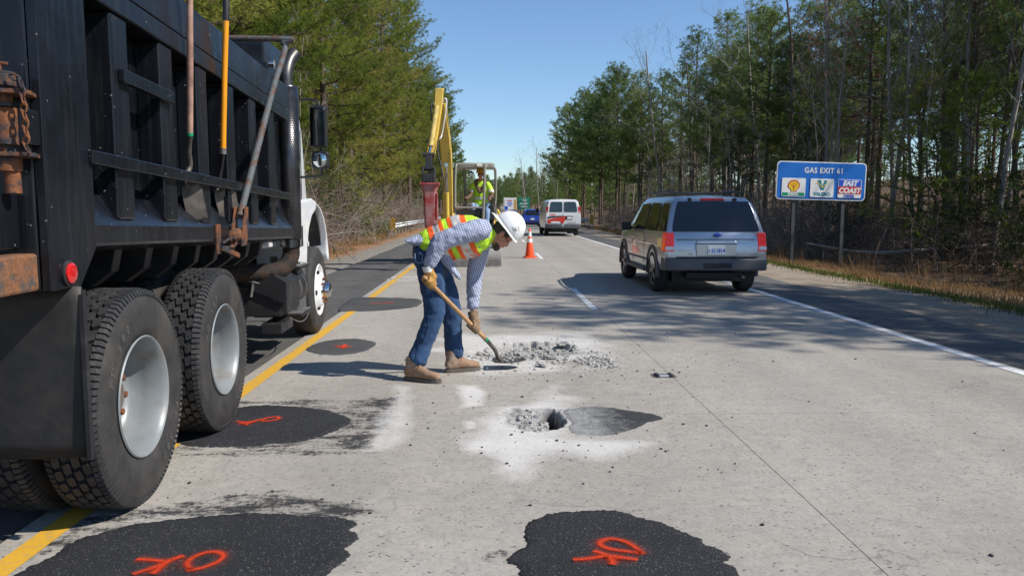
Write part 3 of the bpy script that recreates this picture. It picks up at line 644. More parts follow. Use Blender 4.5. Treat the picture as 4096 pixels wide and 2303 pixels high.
# rubble: large chunks are things, the small stuff is one mass
def rock(seed, n=1):
    r = random.Random(seed); bm = bmesh.new(); bmesh.ops.create_icosphere(bm, subdivisions=1, radius=1)
    sx, sy, sz = r.uniform(.8, 1.2), r.uniform(.6, 1), r.uniform(.4, .75)
    for v in bm.verts: v.co = Vector((v.co.x*sx, v.co.y*sy, v.co.z*sz))*r.uniform(.72, 1.2)
    return bm
rocks = []
for i in range(6):
    bm = rock(i*7+1); me = bpy.data.meshes.new('chunk'); bm.to_mesh(me); bm.free(); me.materials.append(M['stone']); rocks.append(me)
slabm = []
for i in range(3):
    r = random.Random(50+i); n = 7; P = [(math.cos(2*math.pi*k/n)*r.uniform(.7, 1.2), math.sin(2*math.pi*k/n)*r.uniform(.5, .9)) for k in range(n)]
    mb = MB(); mb.prism(P, lambda u, v, w: (u+w*.2, v+w*.1, w), -.14, .16); slabm.append(mb.mesh('flat_chunk', M['stone'], None))
def chunk(x, y, s, i, flat=False, z=None, dark=False, lab=None):
    zz = float(pave(np.array([x]), np.array([y]))[0][0]) if z is None else z
    o = link('concrete_chunk', (slabm[i % 3] if flat else rocks[i % 6])); r = random.Random(i*13+int(x*1000))
    o.scale = (s, s, s*r.uniform(.75, 1.0)); o.location = (x, y, zz+s*(.22 if flat else .38)); o.rotation_euler = (r.uniform(-.35, .35), r.uniform(-.35, .35), r.uniform(0, 6.28))
    return tag(o, lab or 'grey broken concrete chunk lying among the rubble of the hole', 'concrete chunk', 'broken concrete chunks at the dug hole')
rr = random.Random(21)
for i, (x, y, s) in enumerate([(.62,7.92,.055),(.52,7.98,.045),(.35,7.86,.05),(.27,7.8,.045),(.72,8.0,.05),(.80,8.1,.045),(.18,7.95,.05),(.10,7.85,.045),(.0,7.9,.04),(-.06,7.95,.045),(-.12,8.0,.04),(.44,7.9,.04),(.66,7.78,.04),(.75,7.7,.035),(.84,7.62,.03),(.90,7.72,.03)]): chunk(x, y, s, i, lab=None)
chunk(.69, 8.22, .11, 1, True, lab='large flat tilted concrete slab piece on top of the rubble in the hole'); chunk(.62, 7.74, .085, 2, True, lab='flat concrete chip at the front edge of the dug hole')
chunk(.50, 7.36, .07, 0, True, lab='dark flat chip lying on dusty concrete before the hole'); chunk(.82, 8.74, .08, 1, True, lab='flat chip standing at the back rim of the dug hole')
for i in range(26):
    a = rr.uniform(0, 6.28); q = math.sqrt(rr.random()); chunk(.45+.42*q*math.cos(a), 8.25+.5*q*math.sin(a), rr.uniform(.018, .038), i+3)
for i in range(22): chunk(rr.gauss(1.08, .10), rr.gauss(7.62, .20), rr.uniform(.014, .034), i+9, lab='small concrete chunk in the loose heap right of the hole')
for i in range(7): chunk(rr.uniform(.15, .36), rr.uniform(5.45, 5.75), rr.uniform(.010, .020), i+2, lab='small broken chunk inside the shallow hole nearer the camera')
def scatter(name, pts, mats, label, smin, smax, seed):
    rng = np.random.default_rng(seed); base = []
    for i in range(5):
        bm = rock(i+90); bmesh.ops.triangulate(bm, faces=bm.faces); base.append((np.array([v.co[:] for v in bm.verts]), np.array([[v.index for v in f.verts] for f in bm.faces]))); bm.free()
    V = []; F = []; b = 0; pts = np.asarray(pts); zz = pave(pts[:, 0], pts[:, 1])[0]
    for i, (x, y) in enumerate(pts):
        bv, bf = base[i % 5]; s = smin*(smax/smin)**(rng.random()**2.2); a = rng.random()*6.28; c, sn = math.cos(a), math.sin(a)
        q = bv*s*np.array([1, 1, rng.uniform(.5, 1)]); V.append(np.stack([q[:, 0]*c-q[:, 1]*sn+x, q[:, 0]*sn+q[:, 1]*c+y, q[:, 2]+zz[i]+s*.35], -1)); F.append(bf+b); b += len(bv)
    return tag(link(name, mesh_np(name, np.concatenate(V), np.concatenate(F), mats)), label, 'rubble', kind='stuff')
rg = np.random.default_rng(5)
def blob(cx, cy, sx, sy, n): return np.stack([rg.normal(cx, sx, n), rg.normal(cy, sy, n)], -1)
def disc(cx, cy, rx, ry, n):
    a = rg.random(n)*6.28; q = np.sqrt(rg.random(n)); return np.stack([cx+rx*q*np.cos(a), cy+ry*q*np.sin(a)], -1)
scatter('rubble', np.concatenate([disc(.44, 8.22, .5, .55, 900), disc(.1, 7.85, .3, .2, 260), blob(1.08, 7.65, .10, .22, 330), disc(.28, 5.48, .16, .28, 70), blob(.5, 7.5, .4, .25, 160), np.stack([rg.uniform(-2.3, -1.3, 260), rg.normal(16.95, .10, 260)], -1)]), M['stone'], 'fine grey concrete rubble in and around the dug holes', .006, .026, 1)
scatter('loose_grit', np.concatenate([np.stack([rg.uniform(-1.9, 4.6, 330), rg.uniform(2.9, 13, 330)], -1), blob(.6, 7.4, .8, .9, 330), blob(.4, 5.0, .7, .5, 120), np.stack([rg.uniform(-1.9, 1.6, 160), rg.uniform(12, 26, 160)], -1), np.stack([rg.uniform(-1.5, -.6, 60), rg.uniform(3.6, 4.1, 60)], -1)]), M['stone_dark'], 'scattered dark grit and chips on the concrete', .003, .016, 2)
# ------------------------------------------------------------------ wheels (shared by all vehicles)
def tyre_mesh(Rr, w, bead, tread=False, name='tyre'):
    """axis along x, outer face towards +x at x=0, inner face at x=-w"""
    h = lambda k: k-w/2
    half = [(bead, w/2-.035), (bead+.012, w/2-.018), (lerp(bead, Rr, .25), w/2-.006), (lerp(bead, Rr, .5), w/2), (lerp(bead, Rr, .75), w/2-.006), (Rr-.035, w/2-.018), (Rr-.012, w/2-.034), (Rr-(.018 if tread else .004), w/2-.05), (Rr-(.018 if tread else 0), .02)]
    prof = half+[(r, -x) for r, x in half[::-1]]
    mb = MB(); mb.lathe([(r, x-w/2) for r, x in prof], (0, 0, 0), (1, 0, 0), 72); return mb.mesh(name, M['rubber'], 50)
def tread_mesh(Rr, w):
    mb = MB(); r0, r1 = Rr-.022, Rr
    def P(s, t, r): a = s/Rr; return (t-w/2, r*math.sin(a), r*math.cos(a))
    N = 44; L = 2*math.pi*Rr/N; rows = 4; tw = (w-.10)/rows
    for k in range(rows):
        tc = -(w-.10)/2+tw*(k+.5)
        for i in range(N):
            s = (i+.5*(k % 2))*L; poly = [(-.46, -.18), (-.30, -.44), (.28, -.44), (.46, .18), (.30, .44), (-.28, .44)]
            b = [P(s+u*L, tc+v*tw, r0) for u, v in poly]; tt = [P(s+u*L*.90, tc+v*tw*.90, r1) for u, v in poly]
            mb.add(b+tt, [tuple(range(6, 12))]+[(j, (j+1) % 6, 6+(j+1) % 6, 6+j) for j in range(6)])
    N2 = 104; L2 = 2*math.pi*Rr/N2
    for sg in (-1, 1):
        for i in range(N2):
            s = i*L2; a, b = -L2*.36, L2*.36; t0, t1, t2 = w/2-.050, w/2-.020, w/2-.006
            V = [P(s+a, sg*t0, r1), P(s+b, sg*t0, r1), P(s+b, sg*t1, r1-.008), P(s+a, sg*t1, r1-.008), P(s+b*.8, sg*t2, r1-.036), P(s+a*.8, sg*t2, r1-.036),
                 P(s+a, sg*t0, r0-.01), P(s+b, sg*t0, r0-.01), P(s+b, sg*t1, r0-.02), P(s+a, sg*t1, r0-.02), P(s+b*.8, sg*(t2-.02), r1-.05), P(s+a*.8, sg*(t2-.02), r1-.05)]
            mb.add(V, [(0,1,2,3), (3,2,4,5), (0,6,7,1), (0,3,9,6), (1,7,8,2), (3,5,11,9), (2,8,10,4), (5,4,10,11)])
    return mb.mesh('tread', M['tread'], 30)
TYRE = tyre_mesh(.555, .275, .30, True); TREAD = tread_mesh(.555, .275); TYREF = tyre_mesh(.53, .30, .30, False)
def ring(mb, rr, x, n, r, l, ns=6, ph=0.0):
    for i in range(n):
        a = 2*math.pi*(i+ph)/n; mb.cyl((x, rr*math.sin(a), rr*math.cos(a)), (x+l, rr*math.sin(a), rr*math.cos(a)), r, r*.9, ns)
mb = MB(); mb.lathe([(.306, -.020), (.312, -.010), (.306, -.004), (.296, -.010), (.286, -.035), (.272, -.07), (.268, -.12), (.264, -.19), (.240, -.222), (.20, -.232), (.17, -.226), (.10, -.222), (.0, -.222)], (0, 0, 0), (1, 0, 0), 56)
RIM = mb.mesh('rim', M['rim_grey'], 40)
mb = MB(); ring(mb, .150, -.228, 10, .020, .062); RNUT = mb.mesh('lug_nuts', M['rust'], 30)
mb = MB(); mb.lathe([(.10, -.225), (.10, -.17), (.085, -.15), (.0, -.15)], (0, 0, 0), (1, 0, 0), 28); RHUB = mb.mesh('hub', M['hub_dirty'], 40)
mb = MB(); mb.lathe([(.306, -.025), (.315, -.012), (.306, -.004), (.292, -.012), (.27, -.05), (.245, -.055), (.205, .018), (.165, .035), (.11, .036), (.0, .036)], (0, 0, 0), (1, 0, 0), 56)
RIMF = mb.mesh('rim', M['rim_white'], 40)
mb = MB(); ring(mb, .143, .03, 10, .016, .045); FNUT = mb.mesh('lug_nuts', M['rust'], 30)
mb = MB(); mb.lathe([(.092, .03), (.092, .085), (.08, .12), (.045, .135), (0, .138)], (0, 0, 0), (1, 0, 0), 28); FHUB = mb.mesh('hub_cap', M['chrome'], 40)
mb = MB(); ring(mb, .225, -.025, 5, .030, .03, 14); HHOLE = mb.mesh('hand_holes', M['frame_black'], 40)

# ------------------------------------------------------------------ dump truck (local: x right, y forward, z up; the right side is x = 0)
T = thing('dump_truck', 'black dump truck with white cab parked along the left shoulder', 'dump truck', (-1.78, 3.2, 0), R(1.9))
def tz(z, y): return z-.028*y
def tbar(mb, x0, x1, y0, y1, z0, z1):
    """box that follows the slight nose-down tilt of the dump body"""
    mb.hexa([(x0,y0,tz(z0,y0)),(x1,y0,tz(z0,y0)),(x1,y1,tz(z0,y1)),(x0,y1,tz(z0,y1)),(x0,y0,tz(z1,y0)),(x1,y0,tz(z1,y0)),(x1,y1,tz(z1,y1)),(x0,y1,tz(z1,y1))]); return mb
BL, XI, XW = 4.42, -.14, -2.30
bed = tbar(MB(), -.17, XI, .08, BL, 1.34, 2.60); tbar(bed, XW+.14, XW+.17, .08, BL, 1.34, 2.60); tbar(bed, XW+.17, -.17, .08, BL, 1.36, 1.42); tbar(bed, XW+.17, -.17, BL-.06, BL, 1.42, 3.0)
bed = bed.build('dump_body', M['truck'], T, None, .004)
for nm, z0, z1, x1 in (('lower_rail', 2.46, 2.562, .010), ('upper_rail', 2.572, 2.79, .0)):
    tbar(MB(), -.16, x1, .06, BL+.02, z0, z1).build(nm, M['truck'], T, None, .008); tbar(MB(), XW-x1, XW+.16, .06, BL+.02, z0, z1).build(nm, M['truck'], T, None, .008)
PY = [.67+.602*i for i in range(6)]
for y in PY: tbar(MB(), XI-.002, -.004, y, y+.185, 1.47, 2.458).build('stake_post', M['truck'], T, None, .012)
mb = MB(); tbar(mb, .001, .034, .34, 4.30, 1.71, 1.772); mb.build('side_bar', M['truck'], T, None, .005)
mb = MB(); tbar(mb, -.002, .032, .72, 1.38, 2.135, 2.20); mb.build('tool_bar', M['truck'], T, None, .005)
mb = MB(); poly = [(-.24, 1.30), (-.005, 1.345), (.0, 1.36), (.0, 1.44), (-.015, 1.468), (-.142, 1.66), (-.24, 1.66)]
mb.loft([[(u, .352, tz(v, .35)) for u, v in poly], [(u, BL+.06, tz(v, BL)) for u, v in poly]]); mb.build('lower_ledge', M['truck'], T, None, .004)
# gusset webs either side of each stake post
for y in PY:
    for yy in (y-.012, y+.187): MB().prism([(-.143, 1.60), (-.015, 1.48), (-.01, 1.62), (-.143, 1.80)], lambda u, v, w, yy=yy: (u, yy+w, tz(v, yy)), 0, .01).build('gusset', M['truck'], T, None)
# rear corner plate, tailgate, rear post
poly = [(-.02, 1.17), (.22, 1.17), (.38, 1.33), (.38, 2.86), (-.02, 2.86)]
MB().prism(poly, lambda u, v, w: (w, u, v), -.03, .012).build('corner_plate', M['truck'], T, None, .006)
mb = MB().box(-.20, -.032, -.018, .09, 1.17, 2.86); mb.build('corner_post', M['truck'], T, None, .012)
MB().box(XW+.2, -.205, .03, .07, 1.36, 2.80).build('tailgate', M['truck'], T, None, .006)
for x in (-.34, -.95, -1.55, -2.0): MB().box(x-.09, x, -.05, .028, 1.38, 2.80).build('tailgate_rib', M['truck'], T, None, .01)
for z in (1.42, 2.05, 2.62): MB().box(-2.0, -.45, -.045, .026, z, z+.1).build('tailgate_rib', M['truck'], T, None, .01)
# rusty hinge with pin and chain
hg = MB(); cx, cy = -.075, -.115
for z0, z1, r0 in ((1.965, 2.02, .042), (1.745, 1.885, .044), (1.645, 1.70, .046)): hg.cyl((cx, cy, z0), (cx, cy, z1), r0, r0, 20)
hg.cyl((cx+.012, cy, 1.56), (cx+.012, cy, 1.66), .03, .027, 16); hg.cyl((cx, cy, 1.7), (cx, cy, 1.99), .028, .028, 14); hg.cyl((cx-.01, cy, 2.02), (cx-.01, cy, 2.05), .008, .008, 8); hg.bar((cx-.035, cy, 2.055), (cx+.02, cy, 2.05), .012, .012)
hinge = hg.build('hinge', M['rust'], T, 40, .004)
for z, w in ((1.935, .10), (1.70, .105)):
    mb = MB(); mb.prism([(-w, -.06), (-.02, -.075), (w*.9, -.04), (w, .0), (.06, .12), (-w, .12)], lambda u, v, q, z=z: (cx+u, cy+v, z+q), 0, .016); mb.build('hinge_plate', M['rust'], hinge, None, .003)
mb = MB(); mb.box(cx-.25, cx+.045, cy-.05, cy+.06, 1.885, 1.90); mb.box(cx-.25, cx-.04, cy-.02, cy+.05, 1.77, 1.885); mb.box(cx+.03, cx+.075, cy, cy+.11, 1.75, 1.885); mb.build('hinge_arm', M['truck'], hinge, None, .004)
mb = MB(); px = [(cx+.05, 2.0), (cx+.085, 1.985), (cx+.092, 1.955), (cx+.09, 1.925), (cx+.096, 1.895), (cx+.09, 1.865), (cx+.098, 1.835), (cx+.092, 1.805), (cx+.10, 1.775), (cx+.088, 1.745), (cx+.103, 1.715)]
for i in range(len(px)-1):
    (xa, za), (xb, zb) = px[i], px[i+1]; q = [Vector((lerp(xa, xb, .5), cy-.045, lerp(za, zb, .5)))]; c = q[0]; d = Vector((xb-xa, 0, zb-za)).normalized(); s = Vector((0, 1, 0)) if i % 2 else Vector((d.z, 0, -d.x))
    lp = [c+d*.021*math.cos(t)+s*.0105*math.sin(t) for t in [2*math.pi*k/10 for k in range(11)]]; mb.tube(lp, .0042, 6, False)
mb.build('chain', M['rust'], T, 60)
# rusty bumper beam, latch, tail light, mud flap
MB().box(XW+.1, -.035, -.30, -.022, 1.175, 1.325).build('bumper_beam', M['rust_bumper'], T, None, .012)
mb = MB(); mb.box(-.20, -.10, -.16, -.022, 1.345, 1.56); mb.build('latch_bracket', M['truck'], T, None, .006)
mb = MB(); mb.tube([(-.30, -.2, 1.40), (-.14, -.2, 1.405)], .026, 14); mb.tube(catmull([(-.20, -.22, 1.39), (-.225, -.24, 1.45), (-.215, -.24, 1.52), (-.195, -.235, 1.56)], 5), .016, 8); mb.build('latch_hook', M['rust'], T, 50)
mb = MB(); mb.lathe([(.054, .0), (.054, .010), (.044, .014), (.044, .008)], (.0125, .105, 1.235), (1, 0, 0), 28); tl = mb.build('tail_light', M['frame_black'], T, 40)
mb = MB(); mb.lathe([(.043, .008), (.043, .020), (.034, .026), (.012, .027), (0, .027)], (.0125, .105, 1.235), (1, 0, 0), 28); mb.build('lens', M['red_lens'], tl, 40)
secs = []
for z in np.linspace(.42, 1.175, 12):
    row = []
    for x in np.linspace(-.66, .045, 14): row.append((x, .15+.05*(1.175-z)+.018*math.sin(x*9)*(1.2-z), z+.05*(x+.66)*(1 if z < .43 else 0)*.0-.0*x))
    secs.append(row)
mb = MB(); n = 14; V = [p for r_ in secs for p in r_]; F = [(i*n+k, i*n+k+1, (i+1)*n+k+1, (i+1)*n+k) for i in range(11) for k in range(n-1)]
mb.add(V, F); fl = mb.build('mud_flap', M['flap'], T, 60); sm = fl.modifiers.new('t', 'SOLIDIFY'); sm.thickness = .010
MB().box(.032, .050, .142, .172, .42, 1.16).build('flap_edge', M['frame_black'], T)
# wheels
def truck_wheel(y, x, rim, nuts, hub, tyre, tread, r, flip=False, holes=None):
    w = bpy.data.objects.new('wheel', None); COL.objects.link(w); w.parent = T; w.location = (x, y, r-.004); w.rotation_euler = (random.uniform(0, 6.28), 0, math.pi if flip else 0)
    for nm, me in (('tyre', tyre), ('tread', tread), ('rim', rim), ('lug_nuts', nuts), ('hub', hub), ('hand_holes', holes)):
        if me:
            q = link(nm, me, w)
            if nm in ('lug_nuts', 'hand_holes', 'tread'): q['kind'] = 'stuff'
    return w
for y in (.77, 2.12):
    truck_wheel(y, .045, RIM, RNUT, RHUB, TYRE, TREAD, .555)
    for x in (-.30,): truck_wheel(y, x, None, None, None, TYRE, TREAD, .555)
    truck_wheel(y, XW, RIM, None, RHUB, TYRE, TREAD, .555, True)
truck_wheel(6.35, -.09, RIMF, FNUT, FHUB, TYREF, None, .53, False, HHOLE); truck_wheel(6.35, XW+.05, RIMF, None, FHUB, TYREF, None, .53, True)
# chassis, axles, hoist ribs under the body
for x in (-.72, -1.5): MB().box(x-.05, x+.05, -.02, 7.0, .78, 1.06).build('frame_rail', M['frame_black'], T, None, .006)
MB().box(-1.44, -.78, .3, 5.0, .82, .95).build('chassis', M['frame_black'], T, None, .006)
for y in (.77, 2.12, 6.35): MB().cyl((-.30, y, .54), (XW+.3, y, .54), .085, .085, 14).build('axle', M['frame_black'], T)
for y in (.77, 2.12): mb = MB(); mb.sphere((-1.12, y, .56), (.22, .24, .22), 16, 10); mb.build('differential', M['frame_black'], T)
for i in range(9):
    y = .55+.42*i; MB().prism([(-.16, 1.335), (-.19, 1.20), (-.30, 1.12), (-2.0, 1.12), (-2.12, 1.20), (-2.14, 1.335)], lambda u, v, w, y=y: (u, y+w, tz(v, y)), 0, .09).build('cross_member', M['frame_black'], T, None, .006)
# mud guard bracket, tarp arm
mb = MB(); pv = Vector((.05, 2.52, 1.40)); el = Vector((.06, 4.10, 3.02))
path = [pv+Vector((0, 0, .05)), pv.lerp(el, .3)+Vector((0, -.035, .0)), pv.lerp(el, .7), el+Vector((0, -.03, -.10)), el+Vector((-.02, .0, -.02)), el+Vector((-.10, .0, .012)), el+Vector((-2.2, 0, .012))]
mb.tube(catmull(path, 6), .026, 12); arm = mb.build('tarp_arm', M['pole'], T, 60)
mb = MB()
for s in (-.038, .038): mb.prism([(-.055, -.16), (.055, -.16), (.065, -.05), (.03, .12), (-.03, .12), (-.065, -.05)], lambda u, v, w, s=s: (pv.x+s+w, pv.y+u+v*.35, pv.z+v), -.006, .006)
mb.build('arm_fork', M['rust'], arm, None, .003)
mb = MB(); mb.lathe([(.0, -.045), (.052, -.045), (.056, -.02), (.056, .03), (.05, .045), (0, .045)], (pv.x-.01, pv.y-.045, pv.z-.09), (1, 0, 0), 22); mb.build('arm_spring', M['rust_bumper'], arm, 40)
mb = MB(); mb.box(.001, .016, 2.10, 2.18, 1.20, 1.40); mb.bar((.03, 2.14, 1.24), (.05, 2.46, 1.17), .02, .035); mb.tube(catmull([(.03, 2.16, 1.27), (.04, 2.30, 1.30), (.04, 2.42, 1.29), (.04, 2.42, 1.25), (.04, 2.30, 1.24), (.03, 2.18, 1.245)], 4), .010, 8); mb.build('tie_bracket', M['rust'], T, 50, .003)
# cab shield above the body, front
mb = MB(); mb.hexa([(-2.1, 4.37, 2.70), (-.20, 4.37, 2.70), (-.20, 5.3, 2.92), (-2.1, 5.3, 2.92), (-2.1, 4.37, 3.11), (-.20, 4.37, 3.11), (-.20, 5.3, 3.12), (-2.1, 5.3, 3.12)]); mb.build('cab_shield', M['truck'], T, None, .015)
mb = MB(); mb.tube([(-.20, 4.5, 2.88), (-.16, 4.5, 2.88)], .03, 12); mb.tube([(-.16, 4.5, 2.88), (-.13, 4.5, 2.88)], .042, 12); mb.build('shield_lamp', M['chrome'], T)
mb = MB(); mb.prism([(4.28, 2.60), (4.45, 2.60), (4.45, 2.82), (4.36, 2.86)], lambda u, v, w: (w, u, v), -.30, -.27); mb.build('shield_brace', M['truck'], T)
# exhaust stack: chrome pipe, perforated guard, curved tip, rusty elbow
sx, sy = -.085, 4.76
MB().cyl((sx, sy, 1.12), (sx, sy, 2.72), .100, .100, 28).build('exhaust_stack', M['chrome_dull'], T, 60)
gb = MB()
for zi in range(62):
    z = 1.22+zi*.0225
    for a in np.linspace(-.5, 1.45, 12):
        a += .08*(zi % 2); e = Vector((math.sin(a), -math.cos(a), 0)); t = Vector((math.cos(a), math.sin(a), 0)); c = Vector((sx, sy, z))+e*.1145
        if zi % 2 == 0 or True: gb.add([c-t*.0065-Vector((0,0,.007)), c+t*.0065-Vector((0,0,.007)), c+t*.0065+Vector((0,0,.007)), c-t*.0065+Vector((0,0,.007))], [(0,1,2,3)])
tag(gb.build('guard_perforations', M['frame_black'], T, None), kind='stuff')
mb = MB(); mb.lathe([(.112, 0), (.112, 1.50)], (sx, sy, 1.2), (0, 0, 1), 28, a0=-2.2, a1=.4); mb.lathe([(.105, 0), (.105, .04)], (sx, sy, 2.68), (0, 0, 1), 24); gd = mb.build('heat_guard', M['chrome_dull'], T, 60); gd.modifiers.new('t', 'SOLIDIFY').thickness = .003
pth = catmull([(sx, sy, 2.70), (sx, sy+.01, 2.84), (sx+.02, sy+.07, 2.97), (sx+.06, sy+.15, 3.06)], 6); mb = MB(); mb.tube(pth, [.066]*len(pth), 22, False); tp = mb.build('exhaust_tip', M['steel_dark'], T, 60); tp.modifiers.new('t', 'SOLIDIFY').thickness = .004
pth = catmull([(sx, sy, 1.14), (sx, sy-.005, 1.03), (sx-.06, sy-.10, .92), (sx-.18, sy-.26, .89), (sx-.5, sy-.5, .90), (sx-.7, sy-.9, .92)], 7); mb = MB(); mb.tube(pth, .085, 18); mb.build('exhaust_elbow', M['rust_dark'], T, 60)
# cab
cab = MB()
secs = []
for y, zt, xo in ((4.86, 2.80, 0.0), (5.0, 2.86, .0), (5.9, 2.88, .0), (6.12, 2.82, .02), (6.42, 2.05, .04), (6.45, 1.12, .04)):
    x0, x1 = XW+.22+xo, -.20-xo; secs.append([(x0, y, 1.10), (x1, y, 1.10), (x1, y, zt-.5), (x1-.05, y, zt-.06), (x1-.12, y, zt), (x0+.12, y, zt), (x0+.05, y, zt-.06), (x0, y, zt-.5)])
cab.loft(secs); cab = cab.build('cab', M['white_paint'], T, 40, .01)
MB().box(-.199, -.190, 5.05, 5.85, 2.02, 2.62).build('door_window', M['glass_dark'], T, None, .003)
MB().box(-1.9, -.45, 4.845, 4.858, 2.05, 2.6).build('rear_window', M['glass_dark'], T, None)
MB().box(-.198, -.192, 5.0, 5.01, 1.2, 2.7).build('door_seam', M['frame_black'], T); MB().box(-.198, -.192, 5.9, 5.91, 1.2, 2.4).build('door_seam', M['frame_black'], T); MB().bar((-.175, 5.1, 1.75), (-.175, 5.25, 1.75), .03, .03).build('door_handle', M['chrome'], T, None, .005)
# hood and fender
hood = MB(); secs = []
for y, zt, x1 in ((6.30, 1.98, -.42), (6.8, 1.92, -.44), (7.3, 1.80, -.50), (7.62, 1.55, -.58), (7.70, 1.0, -.60)):
    x0 = XW-x1; secs.append([(x0, y, .82), (x1, y, .82), (x1, y, zt-.22), (x1-.10, y, zt-.03), (x1-.25, y, zt), (x0+.25, y, zt), (x0+.10, y, zt-.03), (x0, y, zt-.22)])
hood.loft(secs); hood.build('hood', M['white_paint'], T, 40, .01)
fa = MB(); prof = []
for k in range(19):
    a = R(lerp(-172+180, 180+8, 0)); 
def arc(y0, z0, ry, rz, a0, a1, n): return [(y0+ry*math.cos(lerp(a0, a1, i/n)), z0+rz*math.sin(lerp(a0, a1, i/n))) for i in range(n+1)]
A = arc(6.35, .80, .78, .76, R(172), R(0), 20)
outer = [(-.115, y, z) for y, z in A]; mid = [(-.15, lerp(y, 6.35, .02)*1.0, z+.035) for y, z in A]; inn = [(-.75, y, z+.05) for y, z in A]
secs = [[o_, m_, i_] for o_, m_, i_ in zip(outer, mid, inn)]
fa.loft(secs, False, False); fo = fa.build('fender', M['white_paint'], T, 60); fo.modifiers.new('t', 'SOLIDIFY').thickness = .018
mb = MB(); A2 = arc(6.35, .80, .76, .74, R(172), R(0), 20); mb.loft([[(-.20, y, z), (-.9, y, z)] for y, z in A2], False, False); mb.build('wheel_well', M['frame_black'], T, 60)
mb = MB(); mb.loft([[(-.118, 5.40, .86), (-.118, 5.56, .82), (-.118, 5.58, 1.02), (-.12, 5.64, 1.25), (-.14, 5.40, 1.50)], [(-.6, 5.40, .86), (-.6, 5.56, .82), (-.6, 5.58, 1.02), (-.6, 5.64, 1.25), (-.6, 5.40, 1.50)]]); mb.build('cab_skirt', M['white_paint'], T, 40, .01)
mb = MB(); mb.sphere((-.28, 6.1, 1.60), (.035, .055, .04), 14, 8); mb.build('marker_lamp', M['amber_lens'], T)
MB().prism([(5.28, .93), (5.70, .885), (5.75, 1.08), (5.86, 1.27), (6.05, 1.42), (6.32, 1.50), (6.32, 1.60), (6.1, 1.63), (5.8, 1.61), (5.28, 1.58)], lambda u, v, w: (w, u, v), -.20, -.112).build('fender_side', M['white_paint'], T, None, .02, 3)
MB().box(-.30, -.135, 5.30, 5.72, .34, .88).build('step_fairing', M['grey_plastic'], T, None, .015)
MB().box(-.113, -.108, 5.40, 5.50, 1.10, 1.32).build('side_vent', M['frame_black'], T, None)
# mirrors
mh = MB(); mh.obox((.05, 5.72, 2.42), (.19, .09, .47)); mo = mh.build('mirror', M['black_plastic'], T, None, .03, 3)
MB().box(-.03, .13, 5.662, 5.672, 2.215, 2.625).build('mirror_glass', M['mirror'], mo, None)
mh = MB(); mh.obox((.06, 5.73, 2.05), (.19, .09, .20)); m2 = mh.build('mirror', M['black_plastic'], T, None, .03, 3); mb = MB(); mb.sphere((.06, 5.690, 2.05), (.078, .02, .082), 16, 10); mb.build('convex_glass', M['mirror'], m2, 60)
for pt in (catmull([(-.25, 5.8, 2.72), (-.05, 5.78, 2.725), (.04, 5.76, 2.70), (.055, 5.75, 2.63)], 5), catmull([(-.25, 5.8, 1.86), (-.02, 5.78, 1.87), (.06, 5.76, 1.885), (.065, 5.75, 1.97)], 5), [(.055, 5.77, 2.2), (.06, 5.77, 2.12)]):
    mb = MB(); mb.tube(pt, .014, 8); mb.build('mirror_arm', M['black_plastic'], T, 60)
# battery box, air tank, steps, cable
bx = MB(); P = [(-.60, .80), (-.58, .865), (-.17, .865), (-.06, .80), (-.06, .50), (-.13, .46), (-.58, .46)]
bx.prism(P, lambda u, v, w: (u, w, v), 4.42, 5.0); bo = bx.build('battery_box', M['frame_black'], T, None, .008)
for i in range(5): MB().box(-.56+.085*i, -.52+.085*i, 4.43, 4.98, .866, .885).build('tread_rib', M['frame_black'], bo, None, .006)
mb = MB(); mb.bar((-.57, 4.405, .80), (-.09, 4.405, .58), .02, .035); mb.build('box_strut', M['truck'], bo, None, .004); mb = MB(); mb.tube([(-.40, 4.40, .66), (-.37, 4.39, .80)], .016, 8); mb.tube([(-.41, 4.38, .815), (-.31, 4.38, .79)], .009, 6); mb.build('box_handle', M['steel'], bo)
MB().cyl((-.26, 5.0, .66), (-.26, 5.55, .66), .19, .19, 28).build('air_tank', M['frame_black'], T, 40, .01)
for y in (5.12, 5.4): MB().lathe([(.193, 0), (.193, .03)], (-.26, y, .66), (0, 1, 0), 28).build('tank_strap', M['steel'], T, 60)
for z, y0, y1 in ((.905, 5.02, 5.55), (.40, 5.05, 5.62)):
    st = MB().box(-.55, -.05, y0, y1, z-.035, z).build('step', M['frame_black'], T, None, .006)
    for k in range(5): MB().box(-.20+.03*k, -.185+.03*k, y0+.01, y1-.01, z+.001, z+.010).build('step_rib', M['steel'], st, None)
mb = MB(); mb.tube(catmull([(-.06, 4.5, .44), (.0, 4.7, .37), (.0, 5.0, .36), (-.03, 5.3, .385)], 6), .005, 6); mb.build('hose', M['steel'], T, 60)
mb = MB(); mb.box(-.30, -.10, 4.35, 4.85, .30, .40); mb.build('undertray', M['frame_black'], T, None, .01)
mb = MB(); mb.box(-.45, -.19, 4.84, 4.86, 1.12, 1.19); mb.box(-.5, -.25, 4.2, 4.85, 1.13, 1.17); mb.build('cab_mount', M['white_paint'], T, None, .004)
MB().box(-.33, -.25, 4.9, 4.91, .90, 1.02).build('tread_plate', M['steel'], T, None)
# tyre lettering, raised on the sidewalls
def arc_text(txt, size, cy, cz, rad, a0, x, step):
    mb = MB()
    for i, ch in enumerate(txt):
        a = a0-step*i; t = text_mb(ch, size, lambda u, v, a=a: (x, cy+(rad+v)*math.cos(a)+u*math.sin(a), cz+(rad+v)*math.sin(a)-u*math.cos(a)), bold=.002); mb.add(t.v, t.f)
    return mb
for cy_ in (.77, 2.12):
    for a_ in (160, 340): arc_text('PD-S80', .058, cy_, .551, .40, R(a_), .0462, R(8.5)).build('tyre_lettering', M['sidewall_text'], T, None)['kind'] = 'stuff'
